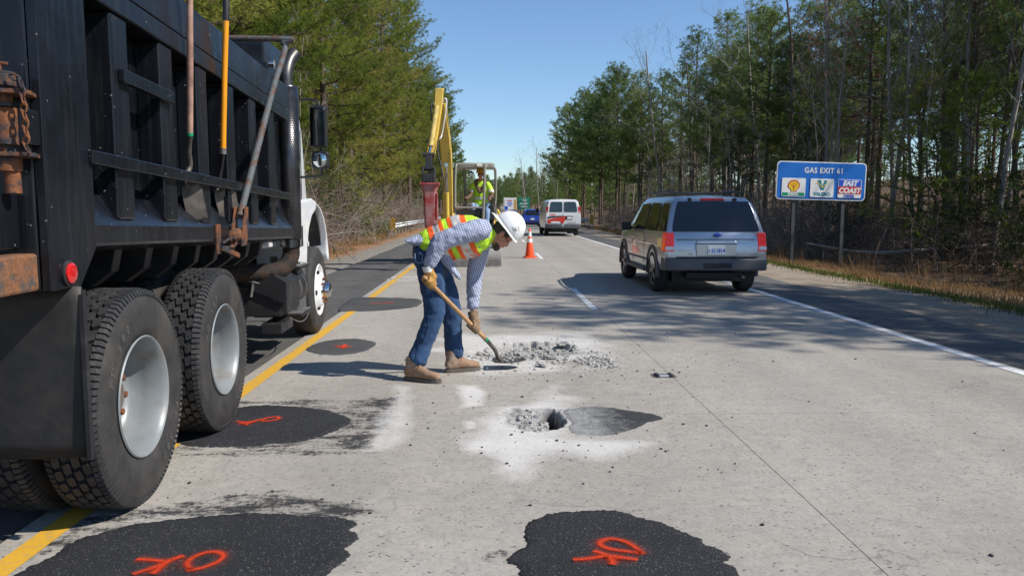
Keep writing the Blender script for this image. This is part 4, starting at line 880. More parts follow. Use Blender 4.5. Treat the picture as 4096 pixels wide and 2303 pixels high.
# ------------------------------------------------------------------ shovels leaning on the truck side (own things)
def blade_square(mb, M4, w, l, th=.003):
    n = 9; rows = []
    for j in range(10):
        v = j/9; row = []
        for i in range(n):
            u = (i/(n-1)-.5)*2; hw = w/2*(1.0 if v > .12 else lerp(.93, 1, v/.12)); z = .030*(u*u)*(1-.35*v)+.012*v
            row.append(M4 @ Vector((u*hw, z, -v*l+(0 if v < 1 else .0)-.012*(1-u*u)*v)))
        rows.append(row)
    F = [(j*n+i, j*n+i+1, (j+1)*n+i+1, (j+1)*n+i) for j in range(9) for i in range(n-1)]
    mb.add([p for r_ in rows for p in r_], F); return mb
def wall_shovel(label):
    s = thing('shovel', label, 'shovel', (-1.78, 3.2, 1.42), R(1.9)); OFF[s.name] = Vector((0, 0, 1.42)); return s
def side_blade(top, tip, nrm, w, sh):
    """blade from the neck to its cutting edge, in truck-side coordinates"""
    top, tip = Vector(top), Vector(tip); d = (tip-top); L = d.length; d.normalize(); n_ = Vector(nrm); n_ = (n_-d*n_.dot(d)).normalized(); a = d.cross(n_); n = 9; V = []
    for j in range(10):
        v = j/9; hw = w/2*(1.0 if v > .15 else lerp(.8, 1, v/.15)); rd = 1 if not sh else (1 if v < .6 else math.sqrt(max(.05, 1-((v-.6)/.42)**2)))
        for i in range(n): u = (i/(n-1)-.5)*2; V.append(top+d*L*v+a*u*hw*rd+n_*(.022*u*u*(1-.4*v)))
    mb = MB(); mb.add(V, [(j*n+i, j*n+i+1, (j+1)*n+i+1, (j+1)*n+i) for j in range(9) for i in range(n-1)]); return mb
s1 = wall_shovel('wooden handled flat shovel standing blade-down behind the truck side bar')
b = side_blade((-.055, 1.78, 1.66), (-.03, 1.84, 1.425), (.85, -.5, .25), .17, False).build('blade', M['shovel_steel'], s1, 60); b.modifiers.new('t', 'SOLIDIFY').thickness = .003
mb = MB(); mb.tube(catmull([(-.055, 1.78, 1.63), (-.06, 1.757, 1.69), (-.045, 1.80, 1.77), (-.03, 1.745, 1.86), (.0, 1.692, 1.955)], 6), [.012]*8+[.017]*17, 10); mb.build('neck', M['shovel_steel'], s1, 60)
mb = MB(); mb.tube([(.0, 1.692, 1.95), (.04, 1.621, 2.333), (.075, 1.561, 2.72), (.08, 1.55, 2.80)], [.0185, .0195, .018, .013], 12); mb.build('handle', M['wood_old'], s1, 60); mb = MB(); mb.tube([(.0, 1.693, 1.948), (.002, 1.689, 1.966)], .0195, 12); mb.build('ferrule', M['sign_dgreen'], s1, 60)
s2 = wall_shovel('shovel with bright yellow fibreglass handle standing behind the truck side bar')
b = side_blade((-.055, 2.44, 1.66), (-.02, 2.53, 1.41), (.85, -.5, .2), .21, False).build('blade', M['shovel_steel'], s2, 60); b.modifiers.new('t', 'SOLIDIFY').thickness = .003
mb = MB(); mb.tube(catmull([(-.055, 2.44, 1.63), (-.055, 2.42, 1.70), (-.04, 2.41, 1.78), (.0, 2.345, 1.90)], 6), .016, 10); mb.build('neck', M['black_plastic'], s2, 60)
mb = MB(); mb.tube([(-.002, 2.348, 1.885), (.003, 2.342, 1.925)], .0225, 12); mb.build('ferrule', M['steel'], s2, 60)
mb = MB(); mb.tube([(.002, 2.342, 1.92), (.04, 2.299, 2.385), (.07, 2.282, 2.776)], .0195, 14); mb.build('handle', M['fiberglass'], s2, 60); mb = MB(); mb.tube([(.07, 2.282, 2.77), (.08, 2.282, 3.0), (.08, 2.282, 3.02)], [.0225, .0225, .015], 14); mb.build('grip', M['black_plastic'], s2, 60)
# ------------------------------------------------------------------ blue gas sign
SG = thing('gas_sign', 'blue highway sign reading GAS EXIT 61 with three station logos', 'road sign', (10.62, 25.0, 0), R(4))
def rrect(w, h, r, n=6, cx=0, cz=0):
    P = []
    for (sx, sz, a0) in ((1, 1, 0), (-1, 1, 90), (-1, -1, 180), (1, -1, 270)):
        for k in range(n+1): a = R(a0+90*k/n); P.append((cx+sx*(w/2-r)+r*math.cos(a), cz+sz*(h/2-r)+r*math.sin(a)))
    return P
SGZ, ROLL = 2.405, R(-1.3)
def sgm(y0):
    def f(u, v, w=0.0): return (u*math.cos(ROLL)-v*math.sin(ROLL), (y0-w)*2.5, SGZ+u*math.sin(ROLL)+v*math.cos(ROLL))
    return f
def plate(name, poly, y0, th, mat, parent): return MB().prism(poly, sgm(y0), 0, th).build(name, mat, parent, None)
pn = plate('panel', rrect(3.00, 1.215, .13), 0, .012, M['sign_white'], SG); plate('panel_face', rrect(2.925, 1.14, .10), -.0125, .003, M['sign_blue'], pn)
def lettering(txt, size, u, v, mat, parent, y0=-.0175, shear=0, bold=0.0, sx=1.0, space=1.0, name='lettering'):
    f = sgm(y0); text_mb(txt, size, lambda a, b: f(u+a*sx, v+b), 0, shear, bold, space).build(name, mat, parent, None)
lettering('GAS EXIT 61', .235, .06, .255, M['sign_white'], pn, bold=.006, sx=.92, space=1.12)
for s in (-1, 1):
    mb = MB(); u = -.88 if s < 0 else .78; zb = gz1(10.62+u, 25)-.3; zt = SGZ-.5
    mb.box(u-.055, u+.055, .016, .026, zb, zt+.9); mb.box(u-.005, u+.005, .024, .10, zb, zt+.9); mb.box(u-.055, u+.055, .10, .11, zb, zt+.9); mb.build('post', M['post_grey'], SG, None)
def logo(u): 
    b = plate('logo_board', rrect(.80, .60, .05, cx=u, cz=-.22), -.016, .004, M['sign_blue'], pn); plate('logo_border', rrect(.79, .59, .045, cx=u, cz=-.22), -.0205, .002, M['sign_white'], pn); return b
b1 = logo(-.93)
plate('green_band', [(-.93-.37, -.49), (-.93+.37, -.49), (-.93+.37, -.385), (-.93-.37, -.385)], -.023, .0015, M['sign_dgreen'], pn); lettering('DIESEL', .125, -.93, -.478, M['sign_white'], pn, -.0250, bold=.004)
sc = (-.93, -.19); fan = [(math.cos(R(a))*.185*(1+.05*abs(math.sin(R(a*4.5)))), math.sin(R(a))*.185) for a in range(-22, 203, 8)]
P = [(sc[0]+x*1.05, sc[1]+y*1.0+.02) for x, y in fan]+[(sc[0]-.10, sc[1]-.10), (sc[0]-.10, sc[1]-.165), (sc[0]+.10, sc[1]-.165), (sc[0]+.10, sc[1]-.10)]
plate('shell_outline', P, -.023, .0015, M['sign_red'], pn); P2 = [(sc[0]+(x-sc[0])*.83, sc[1]-.005+(y-sc[1])*.84) for x, y in P]; plate('shell', P2, -.0250, .0015, M['sign_yellow'], pn)
for a in range(-3, 4):
    an = R(90+a*21); mb = MB(); f = sgm(-.0268); p0 = Vector((sc[0]+a*.012, sc[1]-.10)); p1 = Vector((sc[0]+math.cos(an)*.145, sc[1]+.015+math.sin(an)*.135)); d = (p1-p0).normalized(); n_ = Vector((-d.y, d.x))*.006
    mb.add([f(*(p0-n_*.5)), f(*(p0+n_*.5)), f(*(p1+n_)), f(*(p1-n_))], [(0, 1, 2, 3)]); mb.build('shell_rib', M['sign_red'], pn, None)
logo(.02); u0 = .02
V_ = [(-.165, .19), (-.055, .19), (.015, -.0), (.07, .19), (.165, .19), (.06, -.115), (-.05, -.115)]; plate('letter_v', [(u0+x, -.165+y) for x, y in V_], -.023, .0015, M['sign_teal'], pn)
mb = MB(); f = sgm(-.0262); cv = catmull([(u0-.26, -.09, 0), (u0-.16, -.05, 0), (u0-.06, -.13, 0), (u0+.02, -.20, 0), (u0+.08, -.12, 0), (u0+.26, -.035, 0)], 8)
V = []; 
for i, p in enumerate(cv):
    w = .004+.014*math.sin(math.pi*i/(len(cv)-1)); V += [f(p.x, p.y-w), f(p.x, p.y+w)]
mb.add(V, [(2*i, 2*i+1, 2*i+3, 2*i+2) for i in range(len(cv)-1)]); mb.build('swoosh', M['sign_yellow'], pn, None)
lettering('VALERO', .15, u0, -.465, M['sign_teal'], pn, -.0235, bold=.008)
logo(.95); u1 = .95
plate('blue_band', [(u1-.375, -.14), (u1+.375, -.14), (u1+.375, .06), (u1-.375, .06)], -.023, .0015, M['sign_royal'], pn); plate('red_band', [(u1-.385, -.385), (u1+.385, -.385), (u1+.385, -.155), (u1-.385, -.155)], -.023, .0015, M['sign_red'], pn)
lettering('EAST', .215, u1, -.12, M['sign_white'], pn, -.0250, .25, .012); lettering('COAST', .225, u1-.01, -.355, M['sign_white'], pn, -.0250, .25, .012); lettering('DIESEL', .125, u1, -.495, M['sign_royal'], pn, -.0250, bold=.004)

# ------------------------------------------------------------------ traffic cone
C = thing('traffic_cone', 'orange traffic cone with two white collars between the lanes', 'traffic cone', (1.22, 24.35, 0), R(12))
mb = MB(); P = rrect(.37, .37, .05); mb.loft([[(x, y, 0.0) for x, y in P], [(x, y, .03) for x, y in P], [(x*.8, y*.8, .045) for x, y in P]]); mb.build('base', M['cone_orange'], C, 40)
def crad(z): return lerp(.145, .028, (z-.04)/.87)
mb = MB(); mb.lathe([(crad(.04), .04), (crad(.9), .90), (.02, .912), (.0, .912)], (0, 0, 0), (0, 0, 1), 32); mb.build('body', M['cone_orange'], C, 60)
for z0, z1 in ((.48, .60), (.66, .82)): mb = MB(); mb.lathe([(crad(z0)+.003, z0), (crad(z1)+.003, z1)], (0, 0, 0), (0, 0, 1), 32); mb.build('collar', M['reflective_white'], C, 60)

# ------------------------------------------------------------------ guardrails with striped end markers
def guardrail(name_label, x, y0, y1, lbl_marker, side):
    g = thing('guardrail', name_label, 'guardrail', (x, y0, 0)); prof = [(0, .0), (.04, .03), (.075, .075), (.04, .12), (.0, .155), (.04, .19), (.075, .235), (.04, .28), (0, .31)]
    n = int((y1-y0)/1.9); zg = gz1(x, y0)
    rl = MB(); secs = []
    for k in range(0, 2): secs.append([(-side*u, (y1-y0)*k, .42+v) for u, v in prof])
    rl.loft(secs, False, False); r_ = rl.build('rail', M['galv'], g, 60); r_.modifiers.new('t', 'SOLIDIFY').thickness = .006
    ps = MB(); ps.box(-.05, .05, -.07, .07, zg-.2, .70)
    me = ps.mesh('post', M['galv'], None)
    for k in range(n): o = link('post', me, g); o.location = (side*.16, .4+1.9*k, 0)
    m = thing('object_marker', lbl_marker, 'object marker', (x-side*.02, y0-.35, 0)); MB().box(-.15, .15, -.006, .006, .28, 1.05).build('plate', M['marker_yellow'], m, None)
    for k in range(-2, 6):
        z = .28+.16*k; P = [(-.15, z), (.15, z-.26*side), (.15, z-.26*side+.085), (-.15, z+.085)]; f = []
        def clip(P, lo, hi):
            def cl(P, s, lim):
                out = []
                for i in range(len(P)):
                    a, b = P[i], P[(i+1) % len(P)]; ia, ib = s*(a[1]-lim) >= 0, s*(b[1]-lim) >= 0
                    if ia: out.append(a)
                    if ia != ib: t = (lim-a[1])/(b[1]-a[1]); out.append((lerp(a[0], b[0], t), lim))
                return out
            return cl(cl(P, 1, lo), -1, hi)
        P = clip(P, .285, 1.045)
        if len(P) > 2: MB().add([(u, -.0085, v) for u, v in P], [tuple(range(len(P)))]).build('stripe', M['marker_black'], m, None)
    MB().box(-.03, .03, .008, .03, -.1, 1.0).build('post', M['galv'], m, None)
    return g
guardrail('silver guardrail along the left wood behind the worker', -5.45, 44.0, 120, 'black and yellow striped marker at the left guardrail end', -1)
guardrail('grey guardrail beyond the white van on the right', 8.6, 66.5, 66.5+38, 'black and yellow striped marker right of the white van', 1)
# far green sign
g = thing('green_sign', 'small green highway sign beside the far box truck', 'road sign', (11.2, 262, 0)); MB().box(-1.9, 1.9, 0, .1, 1.5, 5.6).build('panel', M['sign_green'], g, None)
for z, w in ((4.4, 1.0), (3.3, 1.5), (2.3, 1.2)): MB().box(-w, w, -.03, -.01, z, z+.3).build('lettering', M['sign_white'], g, None)
for u in (-1.2, 1.2): MB().box(u-.15, u+.15, .12, .4, -1, 1.6).build('post', M['post_grey'], g, None)
# litter on the left verge
mb = MB(); bm = rock(4); mb.add([(v.co.x*.07, v.co.y*.06, v.co.z*.06+.03) for v in bm.verts], [tuple(q.index for q in f.verts) for f in bm.faces]); o = mb.build('crumpled_can', M['sign_red'], None, None); o.location = (-5.05, 27.5, gz1(-5.05, 27.5)+.01); tag(o, 'small red crumpled can on the left verge', 'litter')
mb = MB(); mb.add([(v.co.x*.06, v.co.y*.06, v.co.z*.05+.03) for v in bm.verts], [tuple(q.index for q in f.verts) for f in bm.faces]); o = mb.build('paper_scrap', M['sign_white'], None, None); o.location = (-5.2, 36.5, gz1(-5.2, 36.5)+.01); tag(o, 'white scrap of paper on the left verge', 'litter'); bm.free()
# ------------------------------------------------------------------ cars and vans (local: x right, y forward from the rear bumper, z up)
def body_from(secs):
    """secs: list of half outlines [(x,y,z)...] bottom to top, mirrored to a closed shell"""
    rows = []
    for h in secs: rows.append([(-x, y, z) for x, y, z in h[::-1]]+[(x, y, z) for x, y, z in h])
    n = len(rows[0]); mb = MB(); V = [p for r_ in rows for p in r_]; F = []
    for i in range(len(rows)-1):
        for k in range(n): k2 = (k+1) % n; F.append((i*n+k, i*n+k2, (i+1)*n+k2, (i+1)*n+k))
    m = n//2
    for base in (0, (len(rows)-1)*n):
        for k in range(m-1): F.append((base+k, base+k+1, base+n-2-k, base+n-1-k))
    mb.add(V, F); return mb
def quad(p00, p10, p11, p01, off, nu=6, nv=4, r=0.0, bulge=0.0):
    """glass or panel on four corners, pushed out by off along its normal"""
    a, b, c, d = map(Vector, (p00, p10, p11, p01)); nr = (b-a).cross(d-a).normalized(); V = []
    for j in range(nv+1):
        for i in range(nu+1):
            u, v = i/nu, j/nv; uu = u
            if r:
                e = min(v, 1-v)*nv; s = r*max(0, 1-e)**2; uu = lerp(s, 1-s, u)
            p = a.lerp(b, uu).lerp(d.lerp(c, uu), v); V.append(p+nr*(off+bulge*4*u*(1-u)))
    F = [(j*(nu+1)+i, j*(nu+1)+i+1, (j+1)*(nu+1)+i+1, (j+1)*(nu+1)+i) for j in range(nv) for i in range(nu)]
    mb = MB(); mb.add(V, F); return mb
def car_wheel(parent, x, y, r, w, side, spokes=5, mat='chrome_dull', name='wheel'):
    wl = bpy.data.objects.new(name, None); COL.objects.link(wl); wl.parent = parent; wl.location = (x, y, r-.004); wl.rotation_euler = (.3, 0, 0 if side > 0 else math.pi)
    key = ('carwheel', r, w, spokes, mat)
    if key not in PROTO_W:
        ty = tyre_mesh(r, w, r*.62, False); mb = MB(); mb.lathe([(r*.64, -.03), (r*.645, -.012), (r*.60, -.02), (r*.56, -.06), (r*.52, -.10), (0, -.10)], (0, 0, 0), (1, 0, 0), 32); rim = mb.mesh('rim', M['frame_black'], 40)
        mb = MB()
        for k in range(spokes):
            a = 2*math.pi*k/spokes; d = Vector((0, math.sin(a), math.cos(a))); t = Vector((0, math.cos(a), -math.sin(a)))
            mb.hexa([d*.05-t*.035+Vector((-.06, 0, 0)), d*.05+t*.035+Vector((-.06, 0, 0)), d*r*.6+t*.05+Vector((-.05, 0, 0)), d*r*.6-t*.05+Vector((-.05, 0, 0)), d*.05-t*.03+Vector((-.02, 0, 0)), d*.05+t*.03+Vector((-.02, 0, 0)), d*r*.6+t*.04+Vector((-.02, 0, 0)), d*r*.6-t*.04+Vector((-.02, 0, 0))])
        mb.lathe([(.07, -.06), (.07, -.018), (.04, -.01), (0, -.01)], (0, 0, 0), (1, 0, 0), 16); mb.lathe([(r*.645, -.03), (r*.65, -.012), (r*.61, -.014), (r*.60, -.03)], (0, 0, 0), (1, 0, 0), 32); PROTO_W[key] = (ty, rim, mb.mesh('spokes', M[mat], 40))
    for nm, me in zip(('tyre', 'rim', 'spokes'), PROTO_W[key]): link(nm, me, wl)
    return wl
PROTO_W = {}
def arch_cut(y, r, hw): return MB().cyl((-hw-.3, y, r), (-hw+.28, y, r), r*1.15, r*1.15, 28), MB().cyl((hw-.28, y, r), (hw+.3, y, r), r*1.15, r*1.15, 28)
def well(y, r, hw, parent):
    P = [(y-r*1.17, r*.55)]+[(y+r*1.17*math.cos(a), r+r*1.17*math.sin(a)) for a in [math.pi-math.pi*k/12 for k in range(13)]]+[(y+r*1.17, r*.55)]
    MB().prism(P, lambda u, v, w: (w, u, v), -(hw-.26), hw-.26).build('wheel_well', M['frame_black'], parent, 40)
def flare(y, r, hw, th, mat, parent):
    for s in (-1, 1):
        mb = MB(); A = arc(y, r, r*1.27, r*1.25, R(190), R(-10), 22); B = arc(y, r, r*1.08, r*1.07, R(190), R(-10), 22)
        mb.loft([[(s*(hw-.02), a[0], a[1]), (s*(hw+th*.7), a[0]*.98+b[0]*.02, a[1]), (s*(hw+th), lerp(a[0], b[0], .5), lerp(a[1], b[1], .5)), (s*(hw+th), b[0], b[1]), (s*(hw-.06), b[0], b[1])] for a, b in zip(A, B)]); mb.build('wheel_arch', M[mat], parent, 50)

# ---- silver sport utility car
S = thing('silver_car', 'silver sport utility car passing in the right lane', 'car', (3.90, 13.32, 0), R(.6))
def suv(y, zb, zt, w, wr, belt=1.10, dy=(0, 0, 0, 0, 0, 0, 0, 0), wb=.62):
    zz = [(wb, zb), (w-.03, zb+.03), (w+.005, .62), (w, .86), (w-.035, belt), (lerp(w-.035, wr, .55), lerp(belt, zt, .55)), (wr, zt-.10), (wr-.09, zt-.015), (0.02, zt+.015)]
    d = list(dy)+[dy[-1]]; return [(x, y+d[i], z) for i, (x, z) in enumerate(zz)]
secs = [suv(.0, .52, 1.70, .84, .66, dy=(.10, .06, .05, .07, .12, .268, .34, .40)), suv(.04, .46, 1.715, .885, .70, dy=(.06, .05, .05, .06, .11, .258, .34, .42)), suv(.45, .40, 1.735, .90, .715, dy=(0, 0, 0, 0, 0, .03, .08, .12)), suv(1.0, .36, 1.745, .905, .72), suv(2.0, .34, 1.75, .905, .72), suv(2.75, .34, 1.74, .905, .715), suv(3.05, .34, 1.71, .905, .70, dy=(0, 0, 0, 0, .0, .0, .0, .0)), suv(3.55, .34, 1.42, .90, .66), suv(3.78, .36, 1.17, .90, .80, 1.09), suv(4.45, .40, 1.10, .88, .76, 1.02), suv(4.72, .45, 1.00, .84, .70, .93), suv(4.80, .52, .88, .78, .66, .82)]
bd = body_from(secs).build('body', M['silver_paint'], S, 32); c1 = arch_cut(1.02, .385, .9); c2 = arch_cut(3.92, .385, .9); cut(bd, [*c1, *c2])
for y in (1.02, 3.92):
    flare(y, .385, .90, .025, 'grey_plastic', S)
    for s in (-1, 1): car_wheel(S, s*.915, y, .385, .25, s, 5)
    well(y, .385, .9, S)
# rear glass wraps round, rear face details
quad((-.775, .125, 1.12), (.775, .125, 1.12), (.635, .352, 1.635), (-.635, .352, 1.635), .014, 12, 6, .012).build('rear_window', M['glass_dark'], S, 60)
for s in (-1, 1):
    q = quad((s*.874, .76, 1.115), (s*.868, .24, 1.125), (s*.715, .47, 1.605), (s*.735, .82, 1.605), .014*(1 if s < 0 else -1), 6, 4, .02); q.build('side_window', M['glass_dark'], S, 60)
    q = quad((s*.874, 1.72, 1.115), (s*.874, .86, 1.115), (s*.742, .92, 1.615), (s*.742, 1.70, 1.625), .012*(1 if s < 0 else -1), 6, 4, .02); q.build('side_window', M['glass_dark'], S, 60)
    q = quad((s*.872, 3.10, 1.115), (s*.874, 1.84, 1.115), (s*.742, 1.82, 1.625), (s*.725, 2.72, 1.60), .012*(1 if s < 0 else -1), 6, 4, .02); q.build('side_window', M['glass_dark'], S, 60)
    mb = MB(); mb.hexa([(s*.895, .07, .78), (s*.735, .036, .78), (s*.735, .20, .78), (s*.918, .28, .78), (s*.875, .115, 1.10), (s*.735, .085, 1.10), (s*.735, .25, 1.10), (s*.885, .30, 1.10)]); tlm = mb.build('tail_light', M['tail_lit'], S, None, .012)
    MB().hexa([(s*.885, .058, .80), (s*.745, .026, .80), (s*.745, .08, .80), (s*.88, .12, .80), (s*.883, .066, .865), (s*.745, .034, .865), (s*.745, .09, .865), (s*.878, .13, .865)]).build('reverse_lamp', M['reflective_white'], tlm, None, .006)
    mb = MB(); mb.obox((s*1.03, 3.02, 1.16), (.20, .12, .17)); mb.bar((s*.88, 3.05, 1.12), (s*.96, 3.03, 1.13), .05, .06); mb.build('mirror', M['black_plastic'], S, None, .035, 3)
    mb = MB(); mb.tube(catmull([(s*.60, .62, 1.74), (s*.60, .68, 1.80), (s*.605, 1.6, 1.83), (s*.60, 2.6, 1.80), (s*.59, 2.72, 1.74)], 6), .019, 8); mb.build('roof_rail', M['black_plastic'], S, 60)
    MB().box(s*.90-.06, s*.90+.06, 1.55, 3.42, .33, .40).build('running_board', M['grey_plastic'], S, None, .02)
    for y in (1.80, 2.82): MB().bar((s*.905, y, .94), (s*.905, y-.14, .94), .03, .035).build('door_handle', M['silver_paint'], S, None, .008)
    for y in (1.78, 2.86): MB().box(s*.9055-.004, s*.9055+.004, y, y+.008, .48, 1.05).build('door_seam', M['frame_black'], S, None)
    MB().box(s*.905-.01, s*.905+.012, 1.5, 3.45, .545, .59).build('side_moulding', M['grey_plastic'], S, None, .006)
for y in (1.15, 2.1): mb = MB(); mb.tube([(-.60, y, 1.805), (.60, y, 1.805)], .016, 8); mb.build('roof_bar', M['black_plastic'], S, 60)
# bumper, hatch, plate
P = [(-.06, .46), (.02, .44), (.02, .66), (-.02, .68), (-.06, .64)]
secs = []
for x, dy in ((-.90, .32), (-.885, .08), (-.78, .02), (.78, .02), (.885, .08), (.90, .32)): secs.append([(x, p[0]+dy, p[1]) for p in P])
MB().loft(secs).build('rear_bumper', M['grey_plastic'], S, 50, .015); MB().box(-.24, .24, -.055, -.03, .50, .58).build('tow_opening', M['frame_black'], S, None, .01); MB().box(-.70, .70, -.035, .05, .681, .69).build('step_pad', M['black_plastic'], S, None)
mb = MB(); mb.box(-.695, .695, .0505, .066, .985, .993); mb.build('hatch_seam', M['frame_black'], S, None)
MB().hexa([(-.37, .035, .905), (.37, .035, .905), (.37, .08, .905), (-.37, .08, .905), (-.34, .045, .965), (.34, .045, .965), (.34, .09, .965), (-.34, .09, .965)]).build('hatch_handle', M['silver_paint'], S, None, .015)
MB().hexa([(-.34, .040, .70), (.34, .040, .70), (.34, .05, .70), (-.34, .05, .70), (-.36, .042, .90), (.36, .042, .90), (.36, .06, .90), (-.36, .06, .90)]).build('plate_recess', M['silver_paint'], S, None, .01)
pl = MB().box(-.155, .155, .028, .034, .725, .885).build('number_plate', M['sign_white'], S, None, .008); text_mb('♿' if False else '211814', .088, lambda u, v: (u*.92+.025, .0265, .765+v), bold=.003).build('plate_number', M['sign_royal'], pl, None)
mb = MB(); mb.lathe([(.012, 0), (.012, .003)], (-.125, .0262, .82), (0, -1, 0), 10); mb.tube([(-.125, .0255, .81), (-.125, .0255, .785), (-.108, .0255, .775)], .005, 5); mb.build('plate_symbol', M['sign_royal'], pl, None)
mb = MB(); mb.sphere((.02, .082, 1.065), (.082, .012, .034), 20, 8); mb.build('badge', M['chrome'], S, 60); mb = MB(); mb.sphere((.02, .076, 1.065), (.070, .012, .026), 20, 8); mb.build('badge_oval', M['sign_royal'], S, 60)
for u, w in ((-.56, .30), ): text_mb('EXPLORER', .052, lambda a, b: (u+a*1.0, .046, .775+b), space=1.2).build('lettering', M['chrome'], S, None)
text_mb('XLT', .04, lambda a, b: (-.45+a, .046, .725+b)).build('lettering', M['black_plastic'], S, None)
mb = MB(); mb.tube([(.12, .155, 1.13), (-.30, .165, 1.175)], .012, 6); mb.build('wiper', M['black_plastic'], S, 60); MB().hexa([(-.22, .36, 1.655), (.22, .36, 1.655), (.22, .44, 1.66), (-.22, .44, 1.66), (-.20, .375, 1.70), (.20, .375, 1.70), (.20, .44, 1.70), (-.20, .44, 1.70)]).build('brake_light', M['red_lens'], S, None, .01)
for u in (-.40, .40): MB().box(u-.03, u+.03, .345, .42, 1.61, 1.70).build('hatch_hinge', M['black_plastic'], S, None, .01)
MB().box(-.45, .45, .25, 3.9, .30, .40).build('underbody', M['frame_black'], S, None); mb = MB(); mb.tube([(.5, .1, .33), (.5, .6, .33)], .03, 8); mb.build('tail_pipe', M['steel'], S)

# ---- white van
Vn = thing('white_van', 'white cargo van with red and black graphic on its rear doors', 'van', (4.1, 44.0, 0), R(.9))
def van(y, zb, zt, w, wr, dy=(0,)*9):
    zz = [(.70, zb), (w-.05, zb+.04), (w, .75), (w+.005, 1.05), (w-.02, 1.35), (lerp(w-.02, wr, .5), 1.68), (wr, zt-.14), (wr-.14, zt-.03), (.02, zt)]
    return [(x, y+dy[i], z) for i, (x, z) in enumerate(zz)]
secs = [van(0, .52, 2.06, .96, .80, (.06, .04, .02, .02, .025, .068, .102, .15, .16)), van(.12, .46, 2.08, 1.0, .84, (0, 0, 0, 0, 0, .01, .02, .04, .04)), van(1.2, .40, 2.09, 1.005, .86), van(3.6, .40, 2.08, 1.005, .86), van(4.0, .40, 2.03, 1.0, .84), van(4.55, .42, 1.62, .99, .80), van(4.75, .42, 1.34, .98, .86), van(5.4, .46, 1.18, .94, .80), van(5.68, .52, 1.05, .86, .72)]
secs[-3] = [(x, y, min(z, 1.34)) for x, y, z in secs[-3]]; secs[-2] = [(x, y, min(z, 1.16-.02*i*0)) for i, (x, y, z) in enumerate(secs[-2])]; secs[-1] = [(x, y, min(z, 1.02)) for x, y, z in secs[-1]]
bd = body_from(secs).build('body', M['white_paint'], Vn, 32); cut(bd, [*arch_cut(1.15, .37, 1.0), *arch_cut(4.60, .37, 1.0)])
for y in (1.15, 4.60):
    for s in (-1, 1): car_wheel(Vn, s*.97, y, .37, .23, s, 6, 'steel')
    well(y, .37, 1.0, Vn)
for s in (-1, 1):
    quad((s*.05 if s > 0 else -.80, .025, 1.36), (.80 if s > 0 else -.05, .025, 1.36), (.70 if s > 0 else -.05, .102, 1.93), (.05 if s > 0 else -.70, .102, 1.93), .016, 6, 6, .03).build('rear_window', M['glass_van'], Vn, 60)
    MB().hexa([(s*.99, .04, 1.30), (s*.87, .01, 1.30), (s*.87, .15, 1.30), (s*1.0, .2, 1.30), (s*.95, .07, 1.66), (s*.83, .04, 1.66), (s*.83, .18, 1.66), (s*.95, .22, 1.66)]).build('tail_light', M['red_lens'], Vn, None, .015)
    mb = MB(); mb.obox((s*1.17, 4.2, 1.45), (.18, .12, .26)); mb.bar((s*1.0, 4.22, 1.4), (s*1.1, 4.21, 1.42), .05, .06); mb.build('mirror', M['black_plastic'], Vn, None, .03)
    quad((s*.985, 4.45, 1.38), (s*.985, 3.35, 1.38), (s*.87, 3.35, 1.85), (s*.87, 3.98, 1.85), .012*(1 if s < 0 else -1), 5, 4).build('side_window', M['glass_dark'], Vn, 60)
P = [(-.14, .46), (.03, .44), (.03, .64), (-.04, .68), (-.14, .66)]
MB().loft([[(x, p[0]+d, p[1]) for p in P] for x, d in ((-1.0, .2), (-.97, .05), (-.85, 0), (.85, 0), (.97, .05), (1.0, .2))]).build('rear_bumper', M['grey_plastic'], Vn, 50, .015); MB().box(-.10, .02, -.145, -.10, .56, .68).build('bumper_scuff', M['galv'], Vn, None)
def vd(name, P, mat, y=.008): MB().prism(P, lambda u, v, w: (u, y-w, v), 0, .004).build(name, mat, Vn, None)
vd('door_seam', [(-.006, .70), (.006, .70), (.006, 2.0), (-.006, 2.0)], M['frame_black'], .012)
vd('red_graphic', [(-.90, .72), (-.72, .72), (-.70, .84), (-.18, .84), (-.10, .72), (.0, .74), (.12, .92), (.16, 1.05), (.62, 1.13), (.10, 1.12), (-.30, 1.06), (-.90, .93)], M['van_red']); vd('black_graphic', [(-.90, 1.00), (-.40, 1.07), (.30, 1.125), (-.10, 1.145), (-.60, 1.125), (-.90, 1.09)], M['marker_black'], .007); vd('white_tab', [(-.68, .73), (-.22, .73), (-.22, .83), (-.68, .83)], M['sign_white'], .006)
vd('plate_recess', [(.12, .94), (.52, .94), (.52, 1.14), (.12, 1.14)], M['frame_black'], .004); vd('number_plate', [(.22, .965), (.50, .965), (.50, 1.09), (.22, 1.09)], M['sign_white'], -.001)
text_mb('Safelite', .12, lambda u, v: (-.60+u, .002, 1.185+v), bold=.004).build('lettering', M['van_red'], Vn, None); text_mb('AutoGlass', .085, lambda u, v: (-.18+u, .002, 1.185+v)).build('lettering', M['galv'], Vn, None); text_mb('Schedule service 24/7', .065, lambda u, v: (.46+u, .002, .82+v)).build('lettering', M['galv'], Vn, None); text_mb('1-800-800-2727', .085, lambda u, v: (.44+u, .002, .715+v)).build('lettering', M['post_grey'], Vn, None)
MB().box(-.6, .6, .2, 4.8, .30, .46).build('underbody', M['frame_black'], Vn, None)

